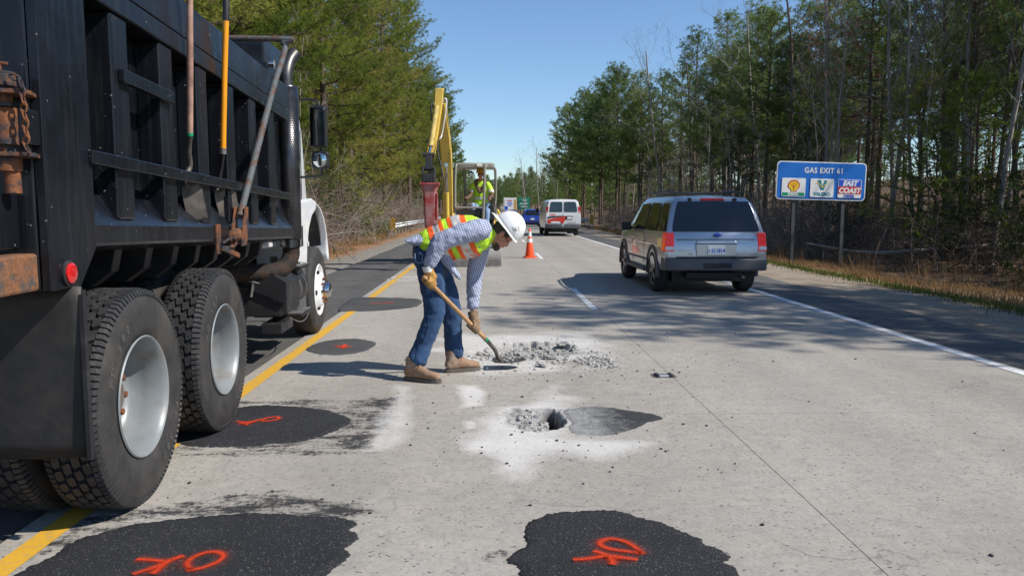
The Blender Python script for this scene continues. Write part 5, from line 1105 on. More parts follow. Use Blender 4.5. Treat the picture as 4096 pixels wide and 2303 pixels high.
# ---- blue hatchback
B = thing('blue_car', 'small blue hatchback ahead of the white van', 'car', (3.62, 67.5, 0), R(.5))
def hb(y, zb, zt, w, wr, dy=(0,)*9):
    zz = [(.60, zb), (w-.04, zb+.04), (w, .55), (w, .80), (w-.03, .98), (lerp(w-.03, wr, .5), lerp(.98, zt, .5)), (wr, zt-.08), (wr-.1, zt-.01), (.02, zt+.01)]
    return [(x, y+dy[i], z) for i, (x, z) in enumerate(zz)]
secs = [hb(0, .40, 1.48, .78, .56, (.04, .02, 0, .03, .08, .232, .335, .4, .4)), hb(.08, .30, 1.50, .83, .60, (0, 0, 0, .02, .06, .20, .3, .36, .36)), hb(.9, .26, 1.525, .84, .62), hb(2.0, .24, 1.53, .84, .62), hb(2.6, .24, 1.46, .84, .60), hb(3.2, .26, 1.12, .83, .62), hb(3.7, .3, .95, .78, .6), hb(3.95, .4, .80, .70, .55)]
secs = [[(x, y, min(z, 10)) for x, y, z in q] for q in secs]; secs[-1] = [(x, y, min(z, .82)) for x, y, z in secs[-1]]; secs[-2] = [(x, y, min(z, .95)) for x, y, z in secs[-2]]
bd = body_from(secs).build('body', M['blue_paint'], B, 32); cut(bd, [*arch_cut(.66, .30, .83), *arch_cut(3.1, .30, .83)])
for y in (.66, 3.1):
    for s in (-1, 1): car_wheel(B, s*.83, y, .30, .19, s, 5, 'steel')
    well(y, .30, .83, B)
quad((-.66, .085, .99), (.66, .085, .99), (.50, .345, 1.42), (-.50, .345, 1.42), .016, 8, 6, .04).build('rear_window', M['glass_dark'], B, 60)
for s in (-1, 1):
    MB().hexa([(s*.80, .05, .72), (s*.62, .02, .72), (s*.62, .14, .72), (s*.82, .2, .72), (s*.78, .12, 1.0), (s*.66, .1, 1.0), (s*.66, .2, 1.0), (s*.79, .26, 1.0)]).build('tail_light', M['red_lens'], B, None, .012)
    quad((s*.812, 2.9, .99), (s*.812, .5, .99), (s*.62, .75, 1.42), (s*.62, 2.35, 1.44), .014*(1 if s < 0 else -1), 6, 4).build('side_window', M['glass_dark'], B, 60); mb = MB(); mb.obox((s*.93, 2.6, 1.03), (.16, .1, .12)); mb.build('mirror', M['blue_paint'], B, None, .03)
MB().box(-.16, .16, -.012, .01, .62, .75).build('number_plate', M['sign_white'], B, None); mb = MB(); mb.sphere((0, .07, .91), (.05, .01, .04), 14, 8); mb.build('badge', M['chrome'], B, 60); MB().box(-.78, .78, .0, .10, .36, .42).build('bumper_trim', M['black_plastic'], B, None)

# ---- far box truck and the dull blue car before it
K = thing('box_truck', 'white box truck with printed rear doors far ahead', 'truck', (5.9, 236, 0)); MB().box(-1.95, 1.95, 0, 8, 1.1, 5.0).build('cargo_box', M['white_paint'], K, None, .06)
MB().box(-1.65, 1.10, -.05, -.01, 1.3, 4.5).build('rear_door', M['sign_white'], K, None); MB().box(1.12, 1.85, -.05, -.01, 1.3, 4.5).build('yellow_panel', M['truck_yellow'], K, None); MB().box(-.9, .6, -.07, -.055, 4.05, 4.3).build('lettering', M['sign_red'], K, None)
for z, w in ((3.5, .8), (3.0, .9), (2.5, .6)): MB().box(-w, w-.2, -.07, -.055, z, z+.25).build('lettering', M['sign_royal'], K, None)
MB().box(-1.6, -.7, -.07, -.055, 1.4, 2.5).build('blue_print', M['sign_royal'], K, None); MB().box(-1.8, 1.8, .05, .4, .45, .9).build('bumper', M['frame_black'], K, None); MB().box(-1.2, 1.2, 8.05, 10.2, .9, 3.4).build('cab', M['white_paint'], K, None, .1)
for s in (-1, 1): car_wheel(K, s*1.7, 1.6, .5, .5, s, 5, 'steel'); car_wheel(K, s*1.2, 9, .5, .3, s, 5, 'steel')
D = thing('dull_blue_car', 'dull blue car half hidden before the far box truck', 'car', (4.35, 150, 0)); secs = [hb(0, .40, 1.42, .80, .56, (.04, .02, 0, .03, .1, .35, .6, .7, .7)), hb(.9, .26, 1.46, .86, .62), hb(2.4, .24, 1.44, .86, .60), hb(3.2, .26, 1.05, .85, .62), hb(4.3, .3, .85, .78, .6)]
secs[-1] = [(x, y, min(z, .88)) for x, y, z in secs[-1]]; body_from(secs).build('body', M['dull_blue'], D, 32); quad((-.66, .2, 1.0), (.66, .2, 1.0), (.5, .62, 1.38), (-.5, .62, 1.38), .02, 6, 4).build('rear_window', M['glass_dark'], D, 60)
for s in (-1, 1):
    MB().box(s*.7-.12, s*.7+.12, .0, .08, .68, .86).build('tail_light', M['red_lens'], D, None)
    for y in (.7, 3.4): car_wheel(D, s*.86, y, .31, .2, s, 5, 'steel')
# ------------------------------------------------------------------ mini excavator with hydraulic breaker (modelled in place)
X = thing('mini_excavator', 'yellow mini excavator with red hydraulic breaker standing in the left lane', 'excavator', (-.55, 22.6, 0), world=True)
# tracks and undercarriage
for s in (-1, 1):
    xc = -.60+s*.68; P = [(21.55+.29*math.cos(a), .29+.28*math.sin(a)) for a in np.linspace(math.pi*1.5, math.pi*.5, 10)]+[(23.75+.29*math.cos(a), .29+.28*math.sin(a)) for a in np.linspace(math.pi*.5, -math.pi*.5, 10)]
    tr = MB().prism([(y, z) for y, z in P], lambda u, v, w, xc=xc: (xc+w, u, v), -.17, .17).build('track', M['exc_dark'], X, 40, .01)
    for k in range(16): MB().box(xc-.172, xc+.172, 21.6+.14*k, 21.66+.14*k, .571, .59).build('track_pad', M['exc_dark'], tr, None)
MB().box(-1.1, -.1, 21.7, 23.6, .25, .62).build('undercarriage', M['exc_dark'], X, None, .02); MB().cyl((-.6, 22.7, .6), (-.6, 22.7, .72), .42, .42, 24).build('swing_ring', M['exc_dark'], X)
# dozer blade
mb = MB(); prof = [(20.58, .02), (20.50, .10), (20.47, .25), (20.50, .40), (20.55, .47), (20.60, .47), (20.56, .38), (20.54, .25), (20.57, .10), (20.64, .02)]
mb.prism(prof, lambda u, v, w: (w, u, v), -1.50, .285); bl = mb.build('dozer_blade', M['blade_steel'], X, 40, .006); MB().box(-1.50, .285, 20.49, 20.515, .02, .13).build('cutting_edge', M['steel'], bl, None, .004)
for x in (-1.15, -.05): MB().bar((x, 20.6, .28), (x, 21.8, .42), .10, .14).build('blade_arm', M['exc_dark'], X, None, .01)
# house, counterweight, floor, seat, levers
mb = MB(); P = rrect(1.62, 1.5, .35, 6, -.55, 23.2); mb.loft([[(x, y, .74) for x, y in P], [(x, y, 1.28) for x, y in P], [(-.55+(x+.55)*.96, 23.2+(y-23.2)*.96, 1.36) for x, y in P]]); mb.build('engine_housing', M['exc_yellow'], X, 40, .01)
MB().box(-1.25, .18, 21.75, 23.0, .76, .92).build('floor', M['exc_dark'], X, None, .02); MB().box(-1.0, .10, 22.45, 22.95, 1.0, 1.34).build('seat_base', M['exc_dark'], X, None, .03)
mb = MB(); mb.hexa([(-.48, 22.95, 1.40), (-.02, 22.95, 1.40), (-.02, 23.07, 1.40), (-.48, 23.07, 1.40), (-.46, 23.05, 2.05), (-.04, 23.05, 2.05), (-.04, 23.15, 2.05), (-.46, 23.15, 2.05)]); mb.box(-.50, .0, 22.45, 23.0, 1.34, 1.45); mb.build('seat', M['exc_dark'], X, None, .04)
for s, x in ((-1, -.72), (1, .03)):
    mb = MB(); mb.hexa([(x-.10, 22.15, 1.20), (x+.10, 22.15, 1.20), (x+.10, 22.75, 1.20), (x-.10, 22.75, 1.20), (x-.07, 22.1, 1.62), (x+.07, 22.1, 1.62), (x+.07, 22.7, 1.66), (x-.07, 22.7, 1.66)]); co = mb.build('console', M['exc_dark'], X, None, .02)
    mb = MB(); mb.tube([(x, 22.2, 1.60), (x, 22.14, 1.76)], .018, 8); mb.sphere((x, 22.13, 1.80), (.03, .03, .05), 10, 8); mb.build('joystick', M['black_plastic'], co, 60)
for x in (-.52, -.44): mb = MB(); mb.tube([(x, 22.05, .92), (x+.01, 21.98, 1.66)], .011, 6); mb.build('travel_lever', M['galv'], X, 60)
mb = MB(); mb.tube([(-.98, 21.80, 1.55), (-.22, 21.80, 1.55)], .028, 8); mb.build('guard_bar', M['exc_grey'], X, 60); mb = MB(); mb.box(-.97, -.3, 21.9, 21.93, .95, 1.5); mb.build('front_panel', M['exc_dark'], X, None)
mb = MB(); mb.tube([(.16, 22.3, .9), (.15, 22.3, 1.5), (.13, 22.3, 1.72)], .02, 8); mb.build('grab_rail', M['exc_grey'], X, 60); mb = MB(); mb.tube(catmull([(.19, 22.6, 1.5), (.27, 22.6, 1.35), (.31, 22.6, 1.1)], 5), .03, 8); mb.build('hose_loop', M['sign_yellow'], X, 60)
# canopy: four bent posts and a roof
cp = MB(); A_, B_ = (-.985, 21.80), (-.17, 21.80)
roof = MB(); P = rrect(1.08, 1.28, .10, 4, -.42, 22.55); roof.loft([[(x, y, 2.66) for x, y in P], [(x, y, 2.75) for x, y in P], [(-.42+(x+.42)*.93, 22.55+(y-22.55)*.93, 2.79) for x, y in P]]); roof.build('canopy_roof', M['exc_grey'], X, 40, .01)
for pth in ([(-.99, 21.86, .95), (-.985, 21.86, 2.2), (-.96, 21.88, 2.66), (-.93, 22.0, 2.74), (-.92, 22.4, 2.745)], [(-.22, 21.86, .92), (-.17, 21.86, 2.2), (-.16, 21.88, 2.60), (-.10, 21.95, 2.73), (.0, 22.2, 2.755)], [(-.72, 23.25, 1.35), (-.76, 23.22, 2.3), (-.78, 23.1, 2.68)], [(.02, 23.3, 1.35), (.14, 23.3, 1.7), (.15, 23.2, 2.5), (.12, 23.1, 2.70)]):
    mb = MB(); mb.tube(catmull(pth, 6), .040, 10); mb.build('canopy_post', M['exc_grey'], X, 60)
MB().box(-.38, -.24, 21.84, 21.90, 2.68, 2.76).build('canopy_lamp', M['reflective_white'], X, None, .01)
mb = MB(); mb.sphere((-.56, 22.4, 2.50), (.085, .04, .085), 14, 8); mb.build('mirror', M['mirror'], X, 60)
# boom: bent box beam rising from the pivot, then the arm hanging back down to the breaker
def beam(pts, w, mat, name, parent, bev=.012):
    """pts: (x,y,z, depth) ; box beam with changing depth in the y-z plane"""
    secs = []; n = len(pts)
    for i, (x, y, z, dp) in enumerate(pts):
        a = Vector(pts[max(i-1, 0)][:3]); b = Vector(pts[min(i+1, n-1)][:3]); d = (b-a).normalized(); nn = Vector((0, -d.z, d.y)).normalized() if abs(d.y)+abs(d.z) > 0 else Vector((0, 1, 0))
        c = Vector((x, y, z)); sx = Vector((w/2, 0, 0)); secs.append([c-sx-nn*dp/2, c+sx-nn*dp/2, c+sx+nn*dp/2, c-sx+nn*dp/2])
    return MB().loft(secs).build(name, M[mat], parent, 40, bev)
bm_ = beam([(-1.17, 21.75, .95, .22), (-1.16, 21.45, 1.6, .26), (-1.15, 21.25, 2.3, .36), (-1.16, 21.05, 2.95, .46), (-1.20, 20.72, 3.5, .36), (-1.26, 20.40, 3.98, .26), (-1.28, 20.25, 4.22, .20)], .26, 'exc_yellow', 'boom', X)
for s in (-1, 1): MB().prism([(21.0, 2.6), (21.2, 2.6), (20.95, 3.3), (20.45, 4.1), (20.32, 4.05)], lambda u, v, w, s=s: (lerp(-1.15, -1.25, max(0, (v-2.6)/1.6))+s*.135+w, u, v), -.004, .004).build('boom_cheek', M['exc_worn'], bm_, None)
mb = MB(); mb.tube([(-1.17, 21.2, 1.05), (-1.17, 21.05, 1.95)], .062, 14); mb.build('boom_cylinder', M['exc_yellow'], bm_, 60); mb = MB(); mb.tube([(-1.17, 21.05, 1.95), (-1.165, 20.96, 2.62)], .034, 12); mb.build('boom_rod', M['chrome'], bm_, 60)
MB().box(-1.25, -1.09, 21.30, 21.36, 2.50, 2.60).build('work_lamp', M['exc_dark'], bm_, None, .01); MB().box(-1.23, -1.11, 20.70, 20.74, 2.60, 2.72).build('work_lamp', M['chrome'], bm_, None, .02)
text_mb('YANMAR', .14, lambda u, v: (-1.035-.05*(u*.9)*.0+.001-.0*u, 21.15-.33*(u), 2.95+u*1.0+v*-.0), 0).build('lettering', M['exc_dark'], bm_, None) if False else None
lab = MB()
for i, ch in enumerate('YANMAR'):
    t_ = text_mb(ch, .11, lambda u, v, i=i: (-1.03-.012*i-(.35*(0))+u*.8, 20.84-.045*i, 3.20-.095*i+v*.8)); lab.add(t_.v, t_.f)
lab.build('lettering', M['exc_dark'], bm_, None)
arm_ = beam([(-1.27, 20.0, 4.52, .16), (-1.29, 20.05, 4.22, .26), (-1.36, 19.95, 3.7, .24), (-1.43, 19.8, 3.2, .20), (-1.49, 19.7, 2.78, .16)], .20, 'exc_yellow', 'dipper_arm', X)
MB().cyl((-1.40, 20.25, 4.22), (-1.15, 20.25, 4.22), .075, .075, 16).build('pivot_pin', M['exc_dark'], arm_); MB().cyl((-1.38, 20.02, 4.46), (-1.16, 20.02, 4.46), .06, .06, 16).build('pivot_pin', M['exc_worn'], arm_)
mb = MB(); mb.tube([(-1.33, 19.78, 4.05), (-1.47, 19.50, 3.05)], .068, 14); mb.build('bucket_cylinder', M['exc_worn'], arm_, 60); mb = MB(); mb.tube([(-1.47, 19.50, 3.06), (-1.51, 19.42, 2.82)], .036, 12); mb.build('cylinder_rod', M['chrome'], arm_, 60)
mb = MB(); mb.tube(catmull([(-1.22, 20.12, 4.1), (-1.16, 20.1, 4.28), (-1.10, 20.1, 4.2), (-1.14, 20.0, 3.8), (-1.22, 19.9, 3.35), (-1.27, 19.8, 3.25)], 6), .02, 8); mb.build('steel_line', M['galv'], arm_, 60)
mb = MB(); mb.tube(catmull([(-1.30, 19.7, 3.2), (-1.30, 19.6, 2.9), (-1.20, 19.5, 2.5), (-1.14, 19.4, 2.15), (-1.20, 19.35, 1.88), (-1.32, 19.35, 1.78)], 6), .017, 8); mb.build('hose', M['black_plastic'], arm_, 60)
mb = MB(); mb.tube(catmull([(-1.40, 19.85, 4.0), (-1.45, 19.75, 4.12), (-1.46, 19.7, 3.95), (-1.45, 19.7, 3.7)], 6), .022, 8); mb.build('hose', M['black_plastic'], arm_, 60)
lk = MB(); lk.bar((-1.50, 19.42, 2.84), (-1.49, 19.70, 2.80), .20, .07); lk.bar((-1.51, 19.40, 2.82), (-1.52, 19.36, 2.52), .16, .06); lk.cyl((-1.66, 19.42, 2.83), (-1.36, 19.42, 2.83), .055, .055, 14); lk.cyl((-1.68, 19.38, 2.50), (-1.36, 19.38, 2.50), .055, .055, 14); lk.bar((-1.50, 19.7, 2.78), (-1.50, 19.62, 2.40), .12, .10); lk.build('linkage', M['exc_dark'], arm_, 40, .008)
bk = MB(); bk.box(-1.66, -1.36, 19.22, 19.56, 2.16, 2.38)
for s in (-1, 1): bk.prism([(19.2, 2.12), (19.6, 2.12), (19.6, 2.40), (19.45, 2.56), (19.28, 2.50)], lambda u, v, w, s=s: (-1.51+s*.14+w, u, v), -.02, .02)
bk = bk.build('breaker_mount', M['exc_dark'], X, None, .01)
br = MB(); secs = []
for z, w, d in ((2.14, .225, .20), (2.08, .225, .20), (2.06, .205, .19), (1.92, .165, .16), (1.2, .155, .15), (1.0, .135, .13), (.93, .09, .09)): secs.append([(-1.49-.0*z+u*w+.02*(2.1-z), 19.39+v*d, z) for u, v in ((-1, -.7), (-.7, -1), (.7, -1), (1, -.7), (1, .7), (.7, 1), (-.7, 1), (-1, .7))])
br.loft(secs); br = br.build('hydraulic_breaker', M['breaker_red'], X, None, .008); MB().box(-1.73, -1.25, 19.17, 19.61, 2.10, 2.155).build('mount_plate', M['breaker_red'], br, None, .006)
mb = MB(); mb.tube([(-1.465, 19.39, .95), (-1.46, 19.39, .45), (-1.46, 19.39, .36)], [.05, .05, .012], 12); mb.build('chisel', M['steel'], br, 60)
for i in range(4): MB().cyl((-1.62+.08*i, 19.19, 2.17), (-1.62+.08*i, 19.19, 2.22), .022, .022, 6).build('bolt', M['exc_dark'], br, None)
mb = MB(); mb.hexa([(-1.32, 19.23, 1.25), (-1.305, 19.3, 1.25), (-1.305, 19.45, 1.25), (-1.32, 19.5, 1.25), (-1.31, 19.23, 1.9), (-1.295, 19.3, 1.9), (-1.295, 19.45, 1.9), (-1.31, 19.5, 1.9)]); mb.build('side_plate', M['breaker_red'], br, None)
MB().hexa([(-1.40, 21.55, .78), (-.95, 21.55, .78), (-.95, 22.1, .78), (-1.40, 22.1, .78), (-1.36, 21.6, 1.4), (-1.0, 21.6, 1.4), (-1.0, 22.0, 1.4), (-1.36, 22.0, 1.4)]).build('boom_bracket', M['exc_yellow'], X, None, .03)
# ------------------------------------------------------------------ people
def limb(mb, pts, n=14, caps=True):
    """pts: (pos, ra, rb, side vector or None): elliptical loft along the path; ra along side, rb along the third axis"""
    P = [Vector(p[0]) for p in pts]; m = len(P); secs = []; pa = None
    for i, q in enumerate(pts):
        d = (P[min(i+1, m-1)]-P[max(i-1, 0)]).normalized(); sd = q[3] if len(q) > 3 and q[3] is not None else None
        a = Vector(sd) if sd is not None else (pa if pa is not None else Vector((0, 1, 0)))
        a = (a-d*a.dot(d)); a = a.normalized() if a.length > 1e-5 else frame_of(d)[0]; pa = a; b = d.cross(a)
        secs.append([P[i]+a*q[1]*math.cos(t)+b*q[2]*math.sin(t) for t in [2*math.pi*k/n for k in range(n)]])
    # rounded ends
    def cap(i, s):
        d = (P[i]-P[i+s]).normalized(); c = P[i]; r = min(pts[i][1], pts[i][2])*.55; return [c+d*r+(v-c)*.45 for v in secs[i]]
    secs = [cap(0, 1)]+secs+[cap(m-1, -1)]; mb.loft(secs); return mb
def organic(name, mb, mat, parent, voxel=.012, smooth=6, off=None, folds=None, ridge=False):
    """fuse overlapping closed shapes to one continuous skin"""
    me = mb.mesh(name, mat, None, off if off is not None else off_of(parent)); o = link(name, me, parent)
    r = o.modifiers.new('r', 'REMESH'); r.mode = 'VOXEL'; r.voxel_size = voxel; s = o.modifiers.new('s', 'SMOOTH'); s.iterations = smooth; s.factor = .5
    bake(o, name); o.data.materials.clear(); o.data.materials.append(mat)
    if folds:
        m2 = o.data; n = len(m2.vertices); co = np.empty(n*3, np.float32); no = np.empty(n*3, np.float32); m2.vertices.foreach_get('co', co); m2.vertex_normals.foreach_get('vector', no)
        co = co.reshape(-1, 3); no = no.reshape(-1, 3); amp, sc, st = folds
        d = np.array([mnoise.noise(Vector((c[0]*sc*st[0], c[1]*sc*st[1], c[2]*sc*st[2])))+.5*mnoise.noise(Vector((c[0]*sc*2.3*st[0]+7, c[1]*sc*2.3*st[1], c[2]*sc*2.3*st[2]))) for c in co])
        d = np.where(np.array([ridge]*len(d)), .5-1.6*np.abs(d), d); co += no*(d*amp)[:, None].astype(np.float32); m2.vertices.foreach_set('co', co.ravel()); m2.update()
    shade(o.data, 180); return o
def slice_band(src, name, mat, parent, planes, off=.004, extra=None):
    """copy the strip of src between two planes (point, normal) and lift it off the cloth"""
    bm = bmesh.new(); bm.from_mesh(src.data); o_ = off_of(parent) or Vector()
    for (p, n) in planes:
        bmesh.ops.bisect_plane(bm, geom=bm.verts[:]+bm.edges[:]+bm.faces[:], plane_co=Vector(p)-o_, plane_no=Vector(n), clear_inner=True)
    for v in bm.verts: v.co += v.normal*off
    bm.normal_update(); me = bpy.data.meshes.new(name); bm.to_mesh(me); bm.free(); me.materials.clear(); me.materials.append(mat); shade(me, 180); return link(name, me, parent)
Y_ = Vector((0, 1, 0))
# ---- worker bending over his shovel
Wk = None
base = Vector((-.42, 6.98, 0))
def wm(mb, name, mat, parent, **k): return organic(name, mb, mat, parent, **k)
HF = Vector((.578, 0, -.816)); HU = Vector((.816, 0, .578)); HS = Vector((0, 1, 0)); HC = Vector((.112, 6.985, 1.282))
def H(f, s, u): return HC+HF*f+HS*s+HU*u
HM = Matrix((HF, HS, HU)).transposed()
body = MB()
body.sphere(H(-.012, 0, .035), (.098, .077, .105), 20, 14, HM); body.sphere(H(.028, 0, -.035), (.072, .062, .085), 18, 12, HM); body.sphere(H(.05, 0, -.095), (.042, .040, .034), 14, 10, HM)
body.sphere(H(.083, 0, -.025), (.022, .014, .020), 12, 8, HM); body.sphere(H(.10, 0, -.040), (.016, .015, .013), 12, 8, HM); body.tube([H(.080, 0, .015), H(.103, 0, -.035)], [.009, .014], 8)
body.sphere(H(.075, 0, .028), (.026, .05, .014), 14, 8, HM); body.sphere(H(.080, 0, -.072), (.016, .024, .009), 12, 8, HM); body.sphere(H(.078, 0, -.086), (.014, .021, .009), 12, 8, HM); body.sphere(H(.066, 0, -.118), (.022, .026, .018), 12, 8, HM)
for s in (-1, 1): body.sphere(H(-.008, s*.078, -.012), (.024, .010, .034), 12, 8, HM); body.sphere(H(.055, s*.038, -.03), (.03, .026, .024), 12, 8, HM)
limb(body, [(H(-.035, 0, -.03), .056, .060, HS), (Vector((.045, 6.99, 1.27)), .058, .064, HS), (Vector((-.04, 7.0, 1.29)), .075, .075, HS)])
limb(body, [(Vector((-.02, 7, 1.28)), .15, .08, Y_), (Vector((-.15, 7, 1.26)), .16, .13, Y_), (Vector((-.35, 7, 1.24)), .14, .12, Y_), (Vector((-.52, 7, 1.12)), .15, .12, Y_), (Vector((-.55, 7, 1.0)), .15, .11, Y_)])
ARM_R = [Vector((-.10, 6.80, 1.33)), Vector((-.445, 6.70, 1.225)), Vector((-.535, 6.715, 1.00)), Vector((-.545, 6.72, .92))]
ARM_L = [Vector((-.08, 7.19, 1.20)), Vector((-.145, 7.20, .92)), Vector((-.160, 7.13, .56)), Vector((-.150, 7.10, .47))]
for A in (ARM_R, ARM_L): limb(body, [(A[0], .05, .05), (A[1], .04, .04), (A[2], .030, .026), (A[3], .034, .024)])
LEG_R = [Vector((-.535, 6.905, 1.00)), Vector((-.495, 6.85, .57)), Vector((-.650, 6.785, .10))]; LEG_L = [Vector((-.49, 7.10, .99)), Vector((-.365, 7.15, .53)), Vector((-.335, 7.165, .10))]
for L in (LEG_R, LEG_L): limb(body, [(L[0], .075, .075), (L[0].lerp(L[1], .5), .065, .065), (L[1], .05, .05), (L[1].lerp(L[2], .4), .05, .05), (L[2], .035, .035)])
OFFW = base
Wk = organic('person', body, M['skin'], None, voxel=.009, smooth=3, off=base); Wk.location = base; OFF[Wk.name] = base
tag(Wk, 'worker in white hard hat and lime vest bending to shovel rubble', 'person')
# jeans
J = MB()
limb(J, [(Vector((-.655, 7.0, 1.165)), .165, .05, Y_), (Vector((-.60, 7.0, 1.10)), .178, .115, Y_), (Vector((-.53, 7.0, 1.00)), .182, .135, Y_), (Vector((-.51, 7.0, .90)), .175, .12, Y_)]); limb(J, [(Vector((-.47, 7.0, 1.13)), .15, .06, Y_), (Vector((-.50, 7.0, 1.02)), .17, .12, Y_)])
limb(J, [(LEG_R[0], .10, .125), (Vector((-.515, 6.885, .82)), .095, .112), (Vector((-.50, 6.86, .70)), .088, .098), (Vector((-.495, 6.85, .59)), .084, .094), (Vector((-.535, 6.835, .47)), .080, .088), (Vector((-.585, 6.815, .34)), .076, .082), (Vector((-.630, 6.795, .23)), .076, .086), (Vector((-.648, 6.787, .172)), .078, .094)])
limb(J, [(LEG_L[0], .10, .125), (Vector((-.43, 7.12, .80)), .095, .112), (Vector((-.385, 7.14, .66)), .088, .102), (Vector((-.360, 7.15, .52)), .084, .094), (Vector((-.352, 7.155, .38)), .080, .086), (Vector((-.345, 7.16, .24)), .078, .084), (Vector((-.340, 7.165, .155)), .080, .092)])
jeans = organic('jeans', J, M['denim'], Wk, .0105, 4, None, (.011, 6.5, (1.0, 1.0, 1.25)), True)
mb = MB(); mb.tube(catmull([(-.66, 6.832, 1.12), (-.655, 6.825, 1.05), (-.60, 6.80, 1.04), (-.595, 6.80, 1.12)], 3), .004, 5); mb.build('back_pocket', M['denim_light'], jeans, 60)
mb = MB(); mb.tube(catmull([(-.52, 6.765, .98), (-.51, 6.768, .82), (-.50, 6.758, .62), (-.545, 6.746, .47), (-.59, 6.728, .34), (-.645, 6.704, .2), (-.655, 6.697, .13)], 5), .002, 5); mb.build('side_seam', M['denim'], jeans, 60)
# checked shirt
Sh = MB()
limb(Sh, [(Vector((-.02, 7, 1.285)), .15, .085, Y_), (Vector((-.12, 7, 1.265)), .195, .155, Y_), (Vector((-.30, 7, 1.26)), .19, .17, Y_), (Vector((-.46, 7, 1.21)), .18, .145, Y_), (Vector((-.57, 7, 1.165)), .18, .115, Y_)])
limb(Sh, [(Vector((-.55, 7, 1.22)), .17, .09, Y_), (Vector((-.62, 7, 1.22)), .18, .07, Y_), (Vector((-.69, 7, 1.222)), .185, .042, Y_), (Vector((-.745, 7, 1.226)), .175, .012, Y_)])
limb(Sh, [(Vector((-.43, 6.93, 1.13)), .07, .075, Y_), (Vector((-.375, 6.91, 1.03)), .075, .045, Y_), (Vector((-.325, 6.90, .96)), .07, .030, Y_), (Vector((-.285, 6.90, .905)), .05, .016, Y_), (Vector((-.275, 6.90, .885)), .02, .010, Y_)])
limb(Sh, [(Vector((-.05, 6.84, 1.33)), .085, .085), (ARM_R[0], .092, .092), (Vector((-.22, 6.755, 1.30)), .088, .090), (Vector((-.34, 6.72, 1.265)), .078, .086), (Vector((-.435, 6.705, 1.215)), .072, .084), (Vector((-.485, 6.705, 1.13)), .062, .074), (Vector((-.515, 6.71, 1.06)), .052, .060), (Vector((-.527, 6.713, 1.025)), .050, .056)])
limb(Sh, [(Vector((-.07, 7.12, 1.25)), .085, .085), (ARM_L[0], .090, .090), (Vector((-.115, 7.20, 1.06)), .078, .084), (Vector((-.145, 7.20, .93)), .068, .076), (Vector((-.155, 7.18, .80)), .062, .070), (Vector((-.162, 7.15, .68)), .054, .060), (Vector((-.165, 7.135, .60)), .048, .052)])
shirt = organic('shirt', Sh, M['plaid'], Wk, .0095, 3, None, (.010, 9, (1.2, .8, 1.2)), True)
mb = MB(); limb(mb, [(Vector((-.60, 6.90, 1.12)), .06, .02, Y_), (Vector((-.50, 6.87, 1.09)), .06, .03, Y_)]); mb.build('undershirt', M['tshirt'], Wk, 60)
# vest
Ve = MB()
limb(Ve, [(Vector((.015, 7, 1.295)), .115, .070, Y_), (Vector((-.045, 7, 1.285)), .165, .125, Y_), (Vector((-.14, 7, 1.262)), .198, .188, Y_), (Vector((-.27, 7, 1.258)), .205, .200, Y_), (Vector((-.40, 7, 1.23)), .200, .185, Y_), (Vector((-.50, 7, 1.20)), .195, .160, Y_), (Vector((-.575, 7, 1.21)), .188, .125, Y_), (Vector((-.60, 7, 1.215)), .18, .115, Y_)])
vest = organic('safety_vest', Ve, M['vest_lime'], Wk, .010, 3, None, (.010, 7, (1.3, .8, 1.3)), True)
ax = Vector((.93, 0, .36))
def tpt(x, z=1.40): return (x, 7, z)
for nm, mt, a, b in (('orange_band', 'vest_orange', -.585, -.535), ('silver_band', 'vest_silver', -.535, -.475), ('orange_band', 'vest_orange', -.475, -.435), ('orange_band', 'vest_orange', -.385, -.345), ('silver_band', 'vest_silver', -.345, -.265), ('orange_band', 'vest_orange', -.265, -.215)):
    slice_band(vest, nm, M[mt], Wk, [(tpt(a), ax), (tpt(b), -ax)])
dg = Vector((.70, 0, .71))
for nm, mt, a, b in (('orange_band', 'vest_orange', -.135, -.105), ('silver_band', 'vest_silver', -.175, -.135), ('orange_band', 'vest_orange', -.20, -.175)):
    slice_band(vest, nm, M[mt], Wk, [((a, 7, 1.12), dg), ((b, 7, 1.12), -dg), ((0, 7, 1.165), Vector((0, 0, -1)))])
# boots
def boot(heel, toe, name):
    h, t = Vector((*heel, 0)), Vector((*toe, 0)); d = (t-h).normalized(); s = Vector((-d.y, d.x, 0)); L = (t-h).length; b = MB()
    def p(u, z, v=0): return h+d*L*u+s*v+Vector((0, 0, z))
    limb(b, [(p(.07, .070), .040, .046, s), (p(.20, .085), .045, .066, s), (p(.36, .090), .045, .068, s), (p(.50, .078), .047, .056, s), (p(.66, .064), .052, .042, s), (p(.83, .058), .052, .038, s), (p(.94, .052), .040, .028, s)]); limb(b, [(p(.19, .09), .048, .058, s), (p(.22, .15), .050, .064, s), (p(.24, .20), .052, .066, s)])
    bo = organic('boot', b, M['boot'], Wk, .008, 3)
    so = MB(); out = []
    for k in range(20):
        a = 2*math.pi*k/20; u = .5+.52*math.cos(a); w = (.050 if u > .5 else .042)*(abs(math.sin(a))**.7)*(1 if math.sin(a) >= 0 else -1)*(1.06-.15*abs(u-.62)); out.append((u, w))
    so.loft([[p(u, .002, w) for u, w in out], [p(u, .018, w*1.04) for u, w in out], [p(u, .034, w*1.0) for u, w in out]]); so.build('sole', M['sole'], bo, 50)
    for k in range(4):
        u, z = .40+.055*k, .165-.018*k; la = MB(); la.tube(catmull([p(u-.03, z-.034, -.044), p(u, z+.0, -.02), p(u+.01, z+.004, .0), p(u, z, .02)], 3), .0035, 5); la.build('lace', M['lace'], bo, 60)
    return bo
boot((-.765, 6.815), (-.435, 6.665), 'r'); boot((-.425, 7.105), (-.105, 7.235), 'l')
